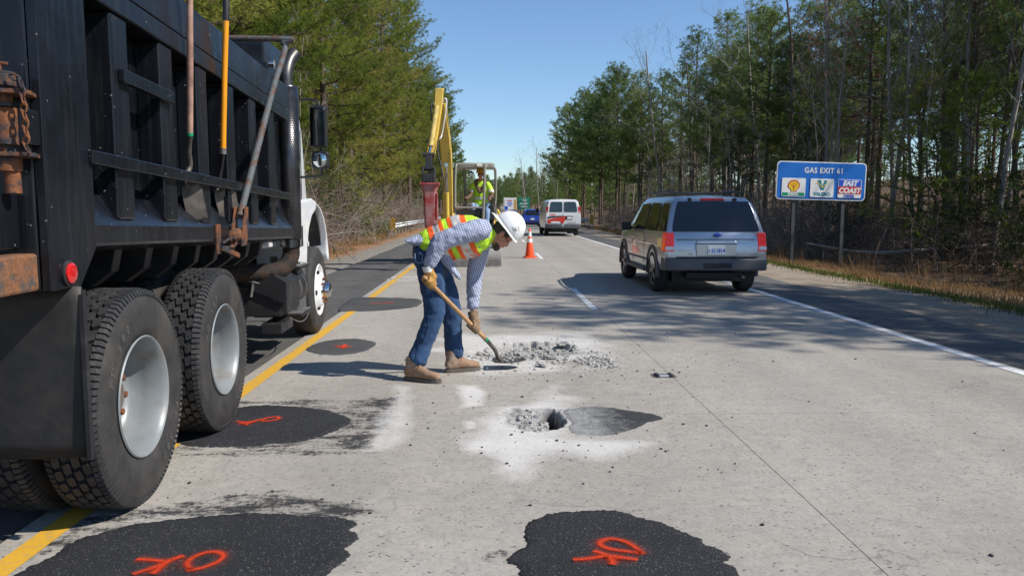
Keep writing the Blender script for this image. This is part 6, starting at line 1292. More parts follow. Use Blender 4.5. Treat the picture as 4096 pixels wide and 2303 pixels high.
# gloves with five fingers closed on the shaft
ST, SB = Vector((-.575, 6.675, .932)), Vector((-.045, 7.15, .302)); SD = (SB-ST).normalized()
def glove(name, c, wrist, palm_dir, mat, thumb_up, cuffc):
    """hand at shaft point c: fingers wrap round the shaft"""
    g = MB(); n1 = (palm_dir-SD*palm_dir.dot(SD)).normalized(); n2 = SD.cross(n1)
    limb(g, [(wrist, .040, .046), (wrist.lerp(c+n1*.035, .4), .034, .044), (c+n1*.040+SD*-.005, .030, .050)]); g.sphere(c+n1*.032, (.036, .036, .036), 12, 8)
    for k in range(4):
        o = SD*(-.042+.027*k); r0 = .0125-.001*abs(k-1.2); ln = (1.0, 1.08, 1.02, .85)[k]; pts = []
        for a in (0, 40, 85, 130, 175, 215*ln): q = R(a); pts.append(c+o+(n1*math.cos(q)+n2*math.sin(q))*.034)
        g.tube(catmull(pts, 3), [r0]*(len(pts)*3-2), 8)
    pts = []
    for a in (-10, -50, -95, -140): q = R(a); pts.append(c+SD*thumb_up*(.01+.0004*abs(a))+(n1*math.cos(q)+n2*math.sin(q))*.034)
    g.tube(catmull(pts, 3), [.0145]*10, 8)
    gl = organic('glove', g, mat, Wk, .0065, 2, None, (.003, 40, (1, 1, 1))); cf = MB(); d = (wrist-c).normalized(); cf.lathe([(.040, .0), (.046, .03), (.050, .05), (.044, .05), (.036, .01)], wrist-d*.02, d, 18); cf.build('cuff', M['sign_white'] if cuffc else mat, gl, 60); return gl
glove('r', ST.lerp(SB, .095), Vector((-.540, 6.715, .985)), Vector((-.25, -.35, .9)), M['glove_tan'], -1, True)
glove('l', ST.lerp(SB, .80), Vector((-.162, 7.115, .53)), Vector((.15, .25, .95)), M['glove_brown'], -1, False)
# hard hat worn back to front, hair, beard
hh = MB(); HHC = H(-.018, 0, .048)
def hatv(f, s, u): return HHC+HF*f+HS*s+HU*u
prof = [(1.0, .0), (1.0, .03), (.965, .065), (.88, .10), (.70, .135), (.42, .158), (.16, .168), (.0, .17)]
secs = []
for r_, u in prof:
    secs.append([hatv(r_*.142*math.cos(t), r_*.118*math.sin(t), u) for t in [2*math.pi*k/32 for k in range(32)]])
hh.loft(secs, False); brim = []
for rr_, u in ((1.0, .004), (1.10, -.004), (1.13, -.010)):
    brim.append([hatv((rr_*.142+(.035 if rr_ > 1.05 else 0)*max(0, -math.cos(t)))*math.cos(t), rr_*.118*math.sin(t), u-(.012 if rr_ > 1.05 else 0)*max(0, -math.cos(t))) for t in [2*math.pi*k/32 for k in range(32)]])
hh.loft(brim, False); hat = hh.build('hard_hat', M['hat_white'], Wk, 60); hat.modifiers.new('t', 'SOLIDIFY').thickness = -.004
rg_ = MB()
for s in (-.03, 0, .03): rg_.tube([hatv(f, s, .172-.9*f*f*3.6*1.15-.004*abs(s)*30) for f in np.linspace(-.09, .09, 9)], .006 if s else .008, 6)
rg_.build('crown_ridge', M['hat_white'], hat, 60)
mb = MB(); mb.sphere(hatv(.135, -.02, .0), (.02, .016, .014), 10, 6, HM); mb.sphere(hatv(.138, -.045, .005), (.012, .012, .012), 10, 6, HM); mb.build('ratchet_knob', M['hat_white'], hat, 60)
dk = MB()
for (f0, u0, f1, u1, w) in ((.01, .055, .05, .052, .0), (.03, .075, .05, .060, .0), (.055, .075, .06, .055, 0), (-.005, .045, .035, .035, 0), (.035, .100, .075, .085, 0)):
    a = hatv(f0, -.119, u0); b = hatv(f1, -.117, u1); dk.tube([a, b], .0022, 4)
dk.build('sticker', M['post_grey'], hat, None)
hr = MB(); hr.sphere(H(-.040, 0, .02), (.085, .082, .085), 18, 12, HM); hr.sphere(H(-.07, 0, -.03), (.045, .066, .05), 14, 10, HM)
for s in (-1, 1): hr.sphere(H(.018, s*.066, .030), (.034, .018, .040), 12, 8, HM); hr.sphere(H(.012, s*.072, -.005), (.010, .008, .035), 10, 6, HM)
organic('hair', hr, M['hair'], Wk, .008, 2, None, (.008, 45, (1, 1, 1)))
bd_ = MB(); bd_.sphere(H(.062, 0, -.116), (.036, .042, .034), 14, 10, HM); bd_.sphere(H(.088, 0, -.066), (.014, .028, .007), 10, 6, HM); bd_.sphere(H(.045, -.04, -.098), (.03, .010, .018), 10, 6, HM); bd_.sphere(H(.045, .04, -.098), (.03, .010, .018), 10, 6, HM); organic('beard', bd_, M['hair'], Wk, .006, 2, None, (.004, 60, (1, 1, 1)))
gb_ = MB(); gb_.tube(catmull([H(.0, -.082, .0), H(.05, -.066, .0), H(.088, -.035, -.002), H(.092, 0, .0), H(.088, .035, -.002), H(.05, .066, 0)], 4), .0022, 6); gb_.build('glasses', M['black_plastic'], Wk, 60)
# ---- his shovel
sv = thing('shovel', 'long wooden handled shovel held by the bending worker over the rubble', 'shovel', (.12, 7.25, 0), world=True)
mb = MB(); mb.tube([ST, ST.lerp(SB, .04), SB], [.014, .0185, .020], 12); mb.build('handle', M['wood'], sv, 60); mb = MB(); mb.tube([ST.lerp(SB, .985), SB+SD*.01], .0215, 12); mb.build('ferrule', M['sign_dgreen'], sv, 60)
pth = catmull([SB-SD*.02, SB+SD*.05, Vector((.040, 7.225, .185)), Vector((.068, 7.26, .105)), Vector((.095, 7.285, .075))], 6); mb = MB(); mb.tube(pth, [.021-.005*i/(len(pth)-1) for i in range(len(pth))], 10); mb.build('neck', M['shovel_steel'], sv, 60)
rows = []; n = 11
for j in range(12):
    v = j/11; row = []; hw = .115*(1.0 if v < .35 else math.sqrt(max(.02, 1-((v-.35)/.66)**2.2)))
    for i in range(n):
        u = (i/(n-1)-.5)*2; row.append(Vector((.035+.30*v, 7.285+.035*v+u*hw*1.0, .060+.030*u*u*(1-.5*v)-.012*math.sin(v*3.0)+.012*v)))
    rows.append(row)
mb = MB(); mb.add([p for r_ in rows for p in r_], [(j*n+i, j*n+i+1, (j+1)*n+i+1, (j+1)*n+i) for j in range(11) for i in range(n-1)]); b = mb.build('blade', M['shovel_steel'], sv, 60); b.modifiers.new('t', 'SOLIDIFY').thickness = .003
mb = MB(); mb.bar((.03, 7.175, .085), (.03, 7.40, .085), .03, .004); mb.build('foot_step', M['shovel_steel'], sv, None)
for i, (x, y, s) in enumerate([(.12, 7.29, .022), (.17, 7.31, .026), (.20, 7.27, .02), (.22, 7.33, .018), (.15, 7.25, .018)]): chunk(x, y, s, i+40, z=.075, lab='small concrete chunk lying on the blade of the shovel')

# ---- excavator operator
OB = Vector((-.27, 22.75, 0)); oc = Vector((-.275, 22.72, 0))
b = MB(); b.sphere((-.285, 22.62, 2.50), (.078, .095, .115), 16, 12); b.sphere((-.285, 22.55, 2.46), (.055, .06, .075), 14, 10); b.tube([(-.285, 22.535, 2.52), (-.285, 22.51, 2.475)], [.012, .018], 8); limb(b, [((-.285, 22.66, 2.42), .055, .055), ((-.28, 22.70, 2.30), .06, .06)])
for s in (-1, 1): b.sphere((-.285+s*.078, 22.63, 2.49), (.012, .022, .032), 10, 8)
limb(b, [((-.28, 22.72, 2.28), .16, .09, (1, 0, 0)), ((-.28, 22.75, 2.0), .15, .11, (1, 0, 0)), ((-.28, 22.78, 1.6), .14, .11, (1, 0, 0))])
limb(b, [((-.72, 22.20, 1.79), .032, .045), ((-.715, 22.14, 1.82), .034, .03)])
for k in range(4): b.tube(catmull([(-.745+.02*k, 22.13, 1.835), (-.745+.02*k, 22.09, 1.83), (-.745+.02*k, 22.085, 1.80)], 3), .010, 6)
b.tube(catmull([(-.68, 22.16, 1.81), (-.672, 22.11, 1.83), (-.69, 22.085, 1.84)], 3), .011, 6); limb(b, [((-.04, 22.28, 1.80), .032, .045), ((-.0, 22.18, 1.79), .034, .03)])
for k in range(4): b.tube(catmull([(-.03+.02*k, 22.15, 1.805), (-.03+.02*k, 22.11, 1.80), (-.03+.02*k, 22.10, 1.77)], 3), .010, 6)
Op = organic('person', b, M['skin'], None, .013, 3, OB); Op.location = OB; OFF[Op.name] = OB; tag(Op, 'operator in yellow hard hat and lime vest seated in the excavator', 'person')
b = MB(); limb(b, [((-.28, 22.70, 2.27), .20, .10, (1, 0, 0)), ((-.28, 22.72, 2.15), .225, .13, (1, 0, 0)), ((-.28, 22.74, 1.9), .205, .14, (1, 0, 0)), ((-.28, 22.76, 1.62), .19, .14, (1, 0, 0))]); v2 = organic('safety_vest', b, M['vest_lime'], Op, .016, 3, None, (.012, 8, (1, 1, 1)))
b = MB()
limb(b, [((-.47, 22.72, 2.20), .08, .08), ((-.56, 22.66, 2.02), .075, .075), ((-.60, 22.55, 1.88), .07, .07), ((-.66, 22.36, 1.82), .055, .055), ((-.71, 22.24, 1.80), .05, .05)]); limb(b, [((-.09, 22.72, 2.20), .08, .08), ((.0, 22.68, 2.02), .078, .078), ((.04, 22.58, 1.88), .075, .075), ((.0, 22.40, 1.83), .06, .06), ((-.03, 22.30, 1.81), .052, .052)]); sl = organic('jacket', b, M['jacket_brown'], Op, .016, 2, None, (.01, 14, (1, 1, 1)))
for q_ in ([((-.45, 22.72, 2.24), .085, .085), ((-.53, 22.68, 2.09), .088, .088), ((-.57, 22.64, 2.0), .086, .086)], [((-.10, 22.72, 2.24), .090, .090), ((-.02, 22.69, 2.09), .095, .095), ((.025, 22.64, 1.97), .094, .094)]):
    b = MB(); limb(b, q_); slv = organic('vest_sleeve', b, M['vest_lime'], Op, .014, 2); slice_band(slv, 'silver_band', M['vest_silver'], Op, [((0, 22.7, 2.07), (0, 0, -1)), ((0, 22.7, 2.0), (0, 0, 1))], .005)
slice_band(v2, 'silver_band', M['vest_silver'], Op, [((0, 22.7, 1.86), (0, 0, -1)), ((0, 22.7, 1.79), (0, 0, 1))], .005)
b = MB(); limb(b, [((-.42, 22.66, 2.34), .045, .05), ((-.40, 22.58, 2.18), .04, .045), ((-.31, 22.56, 2.0), .035, .04), ((-.285, 22.565, 1.95), .02, .03)]); limb(b, [((-.14, 22.66, 2.34), .045, .05), ((-.165, 22.58, 2.18), .04, .045), ((-.26, 22.56, 2.0), .035, .04)]); limb(b, [((-.28, 22.60, 2.15), .09, .02, (1, 0, 0)), ((-.28, 22.60, 2.0), .05, .02, (1, 0, 0))]); limb(b, [((-.40, 22.76, 2.33), .05, .05), ((-.28, 22.80, 2.34), .06, .06), ((-.16, 22.76, 2.33), .05, .05)]); organic('hood', b, M['jacket_brown'], Op, .014, 2)
b = MB(); limb(b, [((-.28, 22.80, 1.58), .18, .12, (1, 0, 0)), ((-.28, 22.70, 1.52), .19, .11, (1, 0, 0))])
for s in (-1, 1): limb(b, [((-.28+s*.10, 22.72, 1.55), .10, .10), ((-.29+s*.20, 22.42, 1.60), .092, .092), ((-.29+s*.22, 22.22, 1.60), .085, .085), ((-.29+s*.20, 22.12, 1.40), .075, .08), ((-.29+s*.18, 22.08, 1.05), .065, .07)])
organic('jeans', b, M['denim_light'], Op, .016, 3, None, (.01, 10, (1, 1, 1)))
for s in (-1, 1): b = MB(); limb(b, [((-.29+s*.18, 22.10, 1.04), .05, .06), ((-.29+s*.18, 22.06, .96), .05, .07), ((-.29+s*.18, 21.96, .95), .05, .045)]); organic('boot', b, M['boot'], Op, .016, 2)
mb = MB(); mb.lathe([(.128, .0), (.122, .05), (.10, .095), (.05, .118), (0, .122)], (-.285, 22.62, 2.545), (0, 0, 1), 24); mb.lathe([(.12, 0), (.145, -.006), (.12, .006)], (-.285, 22.61, 2.55), (0, 0, 1), 24); mb.box(-.36, -.21, 22.44, 22.53, 2.54, 2.552); mb.build('hard_hat', M['hat_yellow'], Op, 60)
mb = MB(); mb.box(-.36, -.21, 22.515, 22.535, 2.495, 2.53); mb.build('sunglasses', M['black_plastic'], Op, None, .008)
# ------------------------------------------------------------------ trees
def unit(v): return v/np.maximum(np.linalg.norm(v, axis=-1, keepdims=True), 1e-9)
class Tubes:
    """many thin tapered tubes in one mesh"""
    def __init__(s): s.V = []; s.F = []; s.b = 0
    def add(s, P, r, n=4):
        P = np.asarray(P, float); m = len(P); r = np.broadcast_to(np.asarray(r, float), (m,)) if np.ndim(r) == 0 else np.asarray(r)
        d = np.gradient(P, axis=0); d = unit(d); up = np.array([0, 0, 1.]) if abs(d[0, 2]) < .9 else np.array([1., 0, 0])
        a = unit(np.cross(np.broadcast_to(up, d.shape), d)); u = np.cross(d, a); t = 2*np.pi*np.arange(n)/n
        q = P[:, None]+(a[:, None]*np.cos(t)[None, :, None]+u[:, None]*np.sin(t)[None, :, None])*r[:, None, None]
        s.V.append(q.reshape(-1, 3)); i = np.arange(m-1)[:, None]; k = np.arange(n)[None]; k2 = (k+1) % n
        s.F.append(np.stack([i*n+k, i*n+k2, (i+1)*n+k2, (i+1)*n+k], -1).reshape(-1, 4)+s.b); s.b += m*n
    def mesh(s, name, mat): return mesh_np(name, np.concatenate(s.V), np.concatenate(s.F), mat, 60)
def tufts(C, D, rng, n, ln, w, spread=.9):
    """needle bunches: C centres, D directions"""
    k = len(C); C = np.repeat(C, n, 0); D = np.repeat(D, n, 0); d = unit(D*.55+unit(rng.normal(size=(k*n, 3)))*spread)
    L = ln*rng.uniform(.65, 1.1, (k*n, 1)); s = unit(np.cross(d, rng.normal(size=(k*n, 3))))*w
    tip = C+d*L; mid = C+d*L*.45
    V = np.stack([C, mid+s, tip, mid-s], 1).reshape(-1, 3); i = np.arange(k*n)[:, None]*4
    return V, np.concatenate([i, i+1, i+2, i+3], 1)
def pine(seed, H, cb, spread, nb, sub, ntuf, needles, nl, nw, mat, barkm, low=0, rmul=1.0, lowdead=10, prf=.55):
    rng = np.random.default_rng(seed); T_ = Tubes(); z = np.linspace(0, H, 12); wob = np.cumsum(rng.normal(0, .035, (12, 2)), 0)*np.linspace(0, 1, 12)[:, None]
    tr = np.stack([wob[:, 0], wob[:, 1], z], -1); r0 = H*.0105*rmul; T_.add(tr, np.linspace(r0, .03, 12)**1.0, 9)
    def at(h): return np.array([np.interp(h, z, tr[:, 0]), np.interp(h, z, tr[:, 1]), h])
    CC = []; DD = []; ga = rng.random()*6.28
    for i in range(nb):
        t = (i+rng.random())/nb; h = H*(cb+(1-cb)*t**.92*.985); ga += 2.4+rng.normal(0, .35)
        L = spread*(max(1-t, .02)**prf)*(.45+.55*min(1, t/.18+.25))*rng.uniform(.65, 1.12)+.25
        el = R(lerp(-4, 52, t)+rng.normal(0, 9)); dh = np.array([math.cos(ga), math.sin(ga), 0]); n = 6; s = np.linspace(0, 1, n)[:, None]
        P = at(h)+dh*L*s*math.cos(el)+np.array([0, 0, 1.])*(L*s*math.sin(el)+L*.16*s**2-.06*L*np.sin(s*3.1)); P[1:] += rng.normal(0, .03*L/2, (n-1, 3))
        br = .012+.011*L*(1-t*.4); T_.add(P, np.linspace(br, .008, n), 5)
        for j in range(max(2, int(sub*L/2.2)+1)):
            u = lerp(.28, 1.0, (j+rng.random()*.6)/max(1, int(sub*L/2.2)+1)); u = min(u, 1); k = u*(n-1); k0 = min(int(k), n-2); p0 = P[k0]+(P[k0+1]-P[k0])*(k-k0)
            sd = unit(dh*rng.uniform(.2, 1)+np.array([-dh[1], dh[0], 0])*rng.choice([-1, 1])*rng.uniform(.3, 1.1)+np.array([0, 0, rng.uniform(-.05, .65)])); sl = (.35+.30*L*(1-.55*u))*rng.uniform(.6, 1.1)
            Q = p0+sd*sl*np.linspace(0, 1, 4)[:, None]+np.array([0, 0, .12])*sl*np.linspace(0, 1, 4)[:, None]**2; T_.add(Q, np.linspace(.010, .004, 4), 3)
            m = max(2, int(ntuf*sl)); f = np.linspace(.3, 1.05, m)[:, None]; C = p0+(Q[-1]-p0)*f+rng.normal(0, .07, (m, 3)); CC.append(C); DD.append(np.repeat((sd*.6+np.array([0, 0, .5]))[None], m, 0))
        CC.append(P[-1:]+0); DD.append((dh*.6+np.array([0, 0, .5]))[None])
    m = 26; C = at(H*.985)+rng.normal(0, 1, (m, 3))*np.array([.16, .16, .35]); CC.append(C); DD.append(np.repeat(np.array([[0, 0, 1.]]), m, 0))
    for i in range(lowdead):
        h = H*rng.uniform(cb*.35, cb*1.02); ga = rng.random()*6.28; L = rng.uniform(.5, 2.0); dh = np.array([math.cos(ga), math.sin(ga), 0]); s = np.linspace(0, 1, 5)[:, None]
        P = at(h)+dh*L*s+np.array([0, 0, 1.])*(L*(rng.uniform(-.15, .25)*s-.25*s*s)); P[1:] += rng.normal(0, .05, (4, 3)); T_.add(P, np.linspace(.022, .006, 5), 4)
        for q in range(3): p0 = P[2+q % 3]; d = unit(dh+rng.normal(0, .6, 3)); T_.add(p0+d*np.linspace(0, .5, 3)[:, None], np.linspace(.008, .003, 3), 3)
    C = np.concatenate(CC); D = np.concatenate(DD); V, F = tufts(C, D, rng, needles, nl, nw)
    return T_.mesh('trunk', barkm), mesh_np('crown', V, F, mat)
def bare(seed, H, mat, r0=None, spread=.35, depth=4, buds=None, lean=.06, first=.35):
    rng = np.random.default_rng(seed); T_ = Tubes(); tips = []
    def go(p, d, L, r, lev):
        n = 6 if lev == 0 else 4; P = [p]; dd = d.copy()
        for i in range(n): dd = unit(dd+rng.normal(0, .05 if lev == 0 else .13, 3)+np.array([0, 0, .05])); P.append(P[-1]+dd*L/n)
        P = np.array(P); T_.add(P, np.linspace(r, max(r*(.42 if lev == 0 else .3), .0035), n+1), 7 if lev == 0 else (4 if lev < 2 else 3))
        if lev >= depth-1: tips.append(P[-1])
        if lev < depth:
            k = (11 if lev == 0 else 5 if lev == 1 else 4 if lev == 2 else 3)
            for i in range(k):
                t = lerp(first if lev == 0 else .25, .98, (i+rng.random())/k); q = t*n; q0 = min(int(q), n-1); p0 = P[q0]+(P[q0+1]-P[q0])*(q-q0)
                pd = unit(P[q0+1]-P[q0]); sd = unit(np.cross(pd, rng.normal(size=3))); nd = unit(pd*.75+sd*rng.uniform(.4, 1.0)+np.array([0, 0, .15]))
                go(p0, nd, L*(spread if lev == 0 else .55)*rng.uniform(.6, 1.15)*(1.15-t*.5), max(r*(.27 if lev == 0 else .45)*(1.1-t*.5), .0045), lev+1)
    go(np.zeros(3), unit(np.array([rng.normal(0, lean), rng.normal(0, lean), 1.])), H, r0 or H*.0085, 0)
    me = T_.mesh('trunk', mat); cr = None
    if buds:
        C = np.array(tips); C = np.concatenate([C, C+rng.normal(0, .15, C.shape)]); V, F = tufts(C, np.tile([0, 0, 1.], (len(C), 1)), rng, 3, .12, .02); cr = mesh_np('crown', V, F, buds)
    return me, cr
def brush(seed, W, H, n, mat, leaves=None):
    rng = np.random.default_rng(seed); T_ = Tubes(); tips = []
    for i in range(n):
        p = np.array([rng.normal(0, W*.4), rng.normal(0, W*.4), 0]); d = unit(np.array([rng.normal(0, .55), rng.normal(0, .55), 1.])); L = H*rng.uniform(.5, 1.15); m = 8; P = [p]
        for k in range(m): d = unit(d+rng.normal(0, .16, 3)+np.array([0, 0, -.03*k])); P.append(P[-1]+d*L/m)
        P = np.array(P); P[:, 2] = np.maximum(P[:, 2], .02); T_.add(P, np.linspace(rng.uniform(.008, .02), .003, m+1), 4)
        for j in range(6):
            q = rng.integers(2, m); sd = unit(d+rng.normal(0, .9, 3)); l = L*rng.uniform(.12, .4); Q = P[q]+sd*l*np.linspace(0, 1, 4)[:, None]+rng.normal(0, .03, (4, 3))*np.linspace(0, 1, 4)[:, None]; T_.add(Q, np.linspace(.006, .002, 4), 3); tips.append(Q[-1]); tips.append(Q[2])
    me = T_.mesh('stems', mat); lv = None
    if leaves:
        C = np.array(tips); C = np.concatenate([C+rng.normal(0, .08, C.shape) for _ in range(3)]); V, F = tufts(C, np.tile([0, 0, .6], (len(C), 1)), rng, 4, .09, .022); lv = mesh_np('leaves', V, F, leaves)
    return me, lv
PROTO = {}
def proto(kind, meshes, names=('trunk', 'crown')):
    PROTO[kind] = (meshes, names); print('PROTO', kind, [len(m_.polygons) for m_ in meshes if m_])
# roadside pines with full, low, sunlit crowns (left) and forest pines with high crowns (right); far ones are lighter
for i in range(3): proto('edge%d' % i, pine(100+i, 18+i*1.5, .15+.03*i, 5.2-.3*i, 88, 8, 4.6, 22, .27, .0115, M['needles'], M['bark'], lowdead=16, prf=.42))
for i in range(4): proto('pine%d' % i, pine(200+i, 15+i*.8, .38+.06*(i % 2), 3.1+.25*(i % 3), 52, 6.5, 4.8, 17, .28, .016, M['needles_r'], M['bark'], lowdead=18, prf=.45))
for i in range(2): proto('round%d' % i, pine(230+i, 18.5+i, .34, 4.7, 84, 8, 4.6, 16, .30, .020, M['needles_r'], M['bark'], lowdead=12, prf=.40))
for i in range(2): proto('far%d' % i, pine(300+i, 17+i, .22, 3.6, 44, 6, 3.6, 7, .5, .055, M['needles_r'], M['bark'], lowdead=3))
for i in range(3): proto('bare%d' % i, bare(400+i, 14+i, M['bark_grey'] if i != 1 else M['bark'], depth=4))
proto('maple0', bare(420, 10, M['bark_grey'], depth=3, buds=M['buds']))
for i in range(3): proto('sapling%d' % i, bare(440+i, 6.5+i, M['twig'] if i else M['bark_grey'], r0=.035, spread=.32, depth=3, first=.15, lean=.12))
proto('cedar0', pine(500, 5.5, .04, 1.5, 56, 6, 7, 9, .16, .014, M['cedar'], M['bark'], lowdead=0)); proto('cedar1', pine(501, 3.6, .03, 1.3, 44, 6, 7, 9, .15, .014, M['cedar'], M['bark'], lowdead=0))
proto('young0', pine(510, 4.5, .10, 1.6, 34, 6, 5, 12, .24, .012, M['needles'], M['bark'], lowdead=3))
for i in range(3): proto('brush%d' % i, brush(600+i, 2.4, 2.8, 60, M['twig'] if i < 2 else M['twig_dark']), ('stems', 'leaves'))
proto('shrub0', brush(620, 1.8, 1.7, 34, M['twig_dark'], M['leafy']), ('stems', 'leaves'))
DESC = {'edge': ('pine_tree', 'pine tree'), 'pine': ('pine_tree', 'pine tree'), 'far': ('pine_tree', 'pine tree'), 'round': ('pine_tree', 'pine tree'), 'bare': ('bare_tree', 'bare tree'), 'maple': ('bare_tree', 'bare tree'), 'sapling': ('sapling', 'sapling'), 'cedar': ('cedar_shrub', 'shrub'), 'young': ('young_pine', 'young pine'), 'brush': ('brush_thicket', 'brush'), 'shrub': ('leafy_shrub', 'shrub')}
def plant(kind, x, y, label, group, s=1.0, rz=None, z=None, lean=0.0):
    base = kind.rstrip('0123456789'); nm, cat = DESC[base]; (a, b), names = PROTO[kind]
    r = bpy.data.objects.new(nm, None); COL.objects.link(r); r.empty_display_size = .3
    r.location = (x, y, (gz1(x, y) if z is None else z)-.06); r.rotation_euler = (lean, lean*.5, random.uniform(0, 6.28) if rz is None else rz); r.scale = (s, s, s*random.uniform(.96, 1.05))
    for n_, me in ((names[0], a), (names[1], b)):
        if me: link(n_, me, r)
    return tag(r, label, cat, group)
random.seed(31)
def U(a, b): return random.uniform(a, b)
# left wood: sunlit pines close to the shoulder
gl = 'pines of the wood left of the road'
for i, (x, y, s, t) in enumerate([(-9.6, 18.5, .95, 'nearest tall pine behind the truck cab, its boughs filling the upper left'), (-8.6, 25.0, .92, 'tall pine just beyond the truck mirror, left wood'), (-9.8, 32.0, .95, 'tall pine in the left wood above the start of the guardrail'), (-12.5, 22, 1.05, None), (-13.5, 29, 1.05, None), (-8.4, 40, .92, 'pine leaning over the left guardrail behind the breaker arm'), (-8.8, 50, .95, None), (-8.2, 61, .98, None), (-7.6, 74, 1.0, 'pine with spreading boughs against the sky left of the excavator canopy'), (-7.2, 90, .95, None), (-7.0, 110, .92, None), (-12, 39, 1.1, None), (-13, 50, 1.1, None), (-12, 64, 1.1, None), (-11, 82, 1.1, None), (-11, 100, 1.1, None), (-16, 16, 1.1, None), (-15, 36, 1.1, None), (-11.5, 12.5, 1.0, None), (-14, 8, 1.0, None)]):
    plant('edge%d' % (i % 3), x, y, t or 'pine with full sunlit crown standing deep in the left wood', gl, s)
for i in range(44): plant('pine%d' % (i % 4), U(-36, -15), U(12, 115), 'slender pine trunk far back in the left wood', 'slender pines in the left wood', U(.95, 1.25))
for i in range(18): plant('far%d' % (i % 2), U(-16, -6.5), 120+i*16+U(-5, 5), 'distant pine along the left side of the road', 'distant pines on the left', U(.85, 1.1))
for i in range(46): plant('brush%d' % (i % 3), U(-10.5, -6.9), 11+i*1.5+U(-.7, .7), 'tangle of bare grey brush under the left pines', 'brush along the left wood edge', U(.8, 1.25))
for i in range(60): plant('brush%d' % (i % 3), U(-22, -10), U(12, 80), 'tangle of bare grey brush under the left pines', 'brush along the left wood edge', U(1.2, 1.8))
for i in range(14): plant('sapling%d' % (i % 3), U(-12, -7.6), U(13, 70), 'thin leafless sapling at the left wood edge', 'saplings at the left wood edge', U(.7, 1.1))
plant('cedar0', -7.6, 34.5, 'dark green cedar bush beside the left guardrail', 'evergreen bushes', .80); plant('cedar1', -7.4, 42.5, 'small dark cedar at the left guardrail end', 'evergreen bushes', .7); plant('young0', -7.8, 20.5, 'young pine with drooping green boughs beyond the truck fender', 'evergreen bushes', .95); plant('young0', -8.2, 27, 'young pine behind the truck mirror, low green boughs', 'evergreen bushes', 1.1)
for i in range(16): plant('young0', U(-11.5, -7.4), 14+i*2.6+U(-.8, .8), 'young pine with low green boughs at the left wood edge', 'young pines at the left wood edge', U(.7, 1.3))
plant('shrub0', -6.9, 37.5, 'leafy green shrub just left of the striped guardrail marker', 'leafy shrubs', .8); plant('shrub0', -6.6, 46, 'leafy green shrub behind the left guardrail', 'leafy shrubs', .8)
# right wood
gr = 'pines of the wood right of the road'
for i, (x, y, s, k) in enumerate([(20.5, 58, 1.18, 1), (21.5, 64, 1.22, 2), (23, 54, 1.25, 3), (19.8, 70, 1.15, 0), (20.5, 79, 1.25, 2), (19.2, 88, 1.2, 1), (18.6, 98, 1.2, 3), (18.0, 109, 1.3, 0), (16.5, 116, 1.28, 2), (24.5, 49, 1.2, 0), (22.0, 45.5, .98, 2), (25, 42.5, 1.1, 1), (23.5, 38.5, 1.0, 3), (21.5, 35, .92, 0), (26.5, 36, 1.15, 2), (24.5, 31.5, 1.0, 1), (21.8, 29, .88, 2), (28, 29, 1.2, 0), (24, 26, 1.0, 3), (30, 40, 1.3, 1), (28, 47, 1.3, 3), (27, 55, 1.3, 2), (26, 62, 1.3, 0), (25, 71, 1.35, 1), (24.5, 82, 1.35, 3), (23, 95, 1.3, 2)]):
    s = s*(.89 if 48 < y < 100 else 1.0)
    plant('pine%d' % k, x, y, {0: 'tall dense pine rising behind the silver car roof', 7: 'pine at the far left end of the right wood, against the sky', 8: 'rounded dark pine closing the right wood beyond the white van', 13: 'pine with dark trunk standing behind the blue gas sign', 16: 'pine behind the right post of the blue gas sign'}.get(i, 'dark pine with high crown in the right wood'), gr, s)
for i in range(34): plant('pine%d' % (i % 4), U(28, 44), U(26, 130), 'slender pine deep inside the right wood', 'background pines in the right wood', U(.85, 1.1))
# out of frame to the right: the trees whose shade falls across the road
for x, y, s, k in [(15.6, 6.4, .93, 1), (17.4, 8.6, 1.0, 2), (15.4, 10.6, .88, 0)]: plant('pine%d' % k, x, y, 'pine beyond the right edge of the view whose shade crosses the road', 'shade pines', s)
for x, y, s in [(13.0, 5.6, 1.7), (12.6, 8.2, 1.5), (13.6, 10.6, 1.8)]: plant('young0', x, y, 'young pine beyond the right edge of the view shading the shoulder', 'shade pines', s)
for i, (x, y, s) in enumerate([(19.5, 44, 1.05), (20.3, 52, 1.05), (21, 60, 1.1), (20, 66.5, 1.12), (19.5, 75, 1.1), (18.6, 84, 1.15), (18.4, 93, 1.15), (17.5, 103, 1.15), (20, 39, .95), (18.8, 34, .8), (19.3, 29.5, .75), (17.2, 26.4, .75), (20.5, 25, .85), (22.5, 33, 1), (23, 41, 1.1), (18, 22.5, .8)]): plant('bare%d' % (i % 3), x, y, 'tall leafless grey tree rising above the right wood' if i in (3, 4, 5, 1, 2) else 'leafless grey tree at the edge of the right wood', 'leafless trees in the right wood', s)
for i in range(60): plant('bare%d' % (i % 3), U(20, 40), U(22, 120), 'leafless tree trunk back in the right wood', 'leafless trees in the right wood', U(.75, 1.0))
for i in range(14): plant('maple0', U(17, 28), U(40, 150), 'bare tree with a haze of red buds in the right wood', 'red budding trees', U(.8, 1.2))
for i in range(40): plant('sapling%d' % (i % 3), U(14.5, 24), 21+i*1.9+U(-1, 1), 'thin leafless sapling along the right wood edge', 'saplings along the right wood edge', U(.7, 1.15), lean=U(-.12, .12))
for i in range(90): plant('brush%d' % (2 if i % 3 else i % 2), U(14, 30), 18+i*.95+U(-1, 1), 'tangle of brown brush under the right trees', 'brush along the right wood edge', U(.8, 1.6))
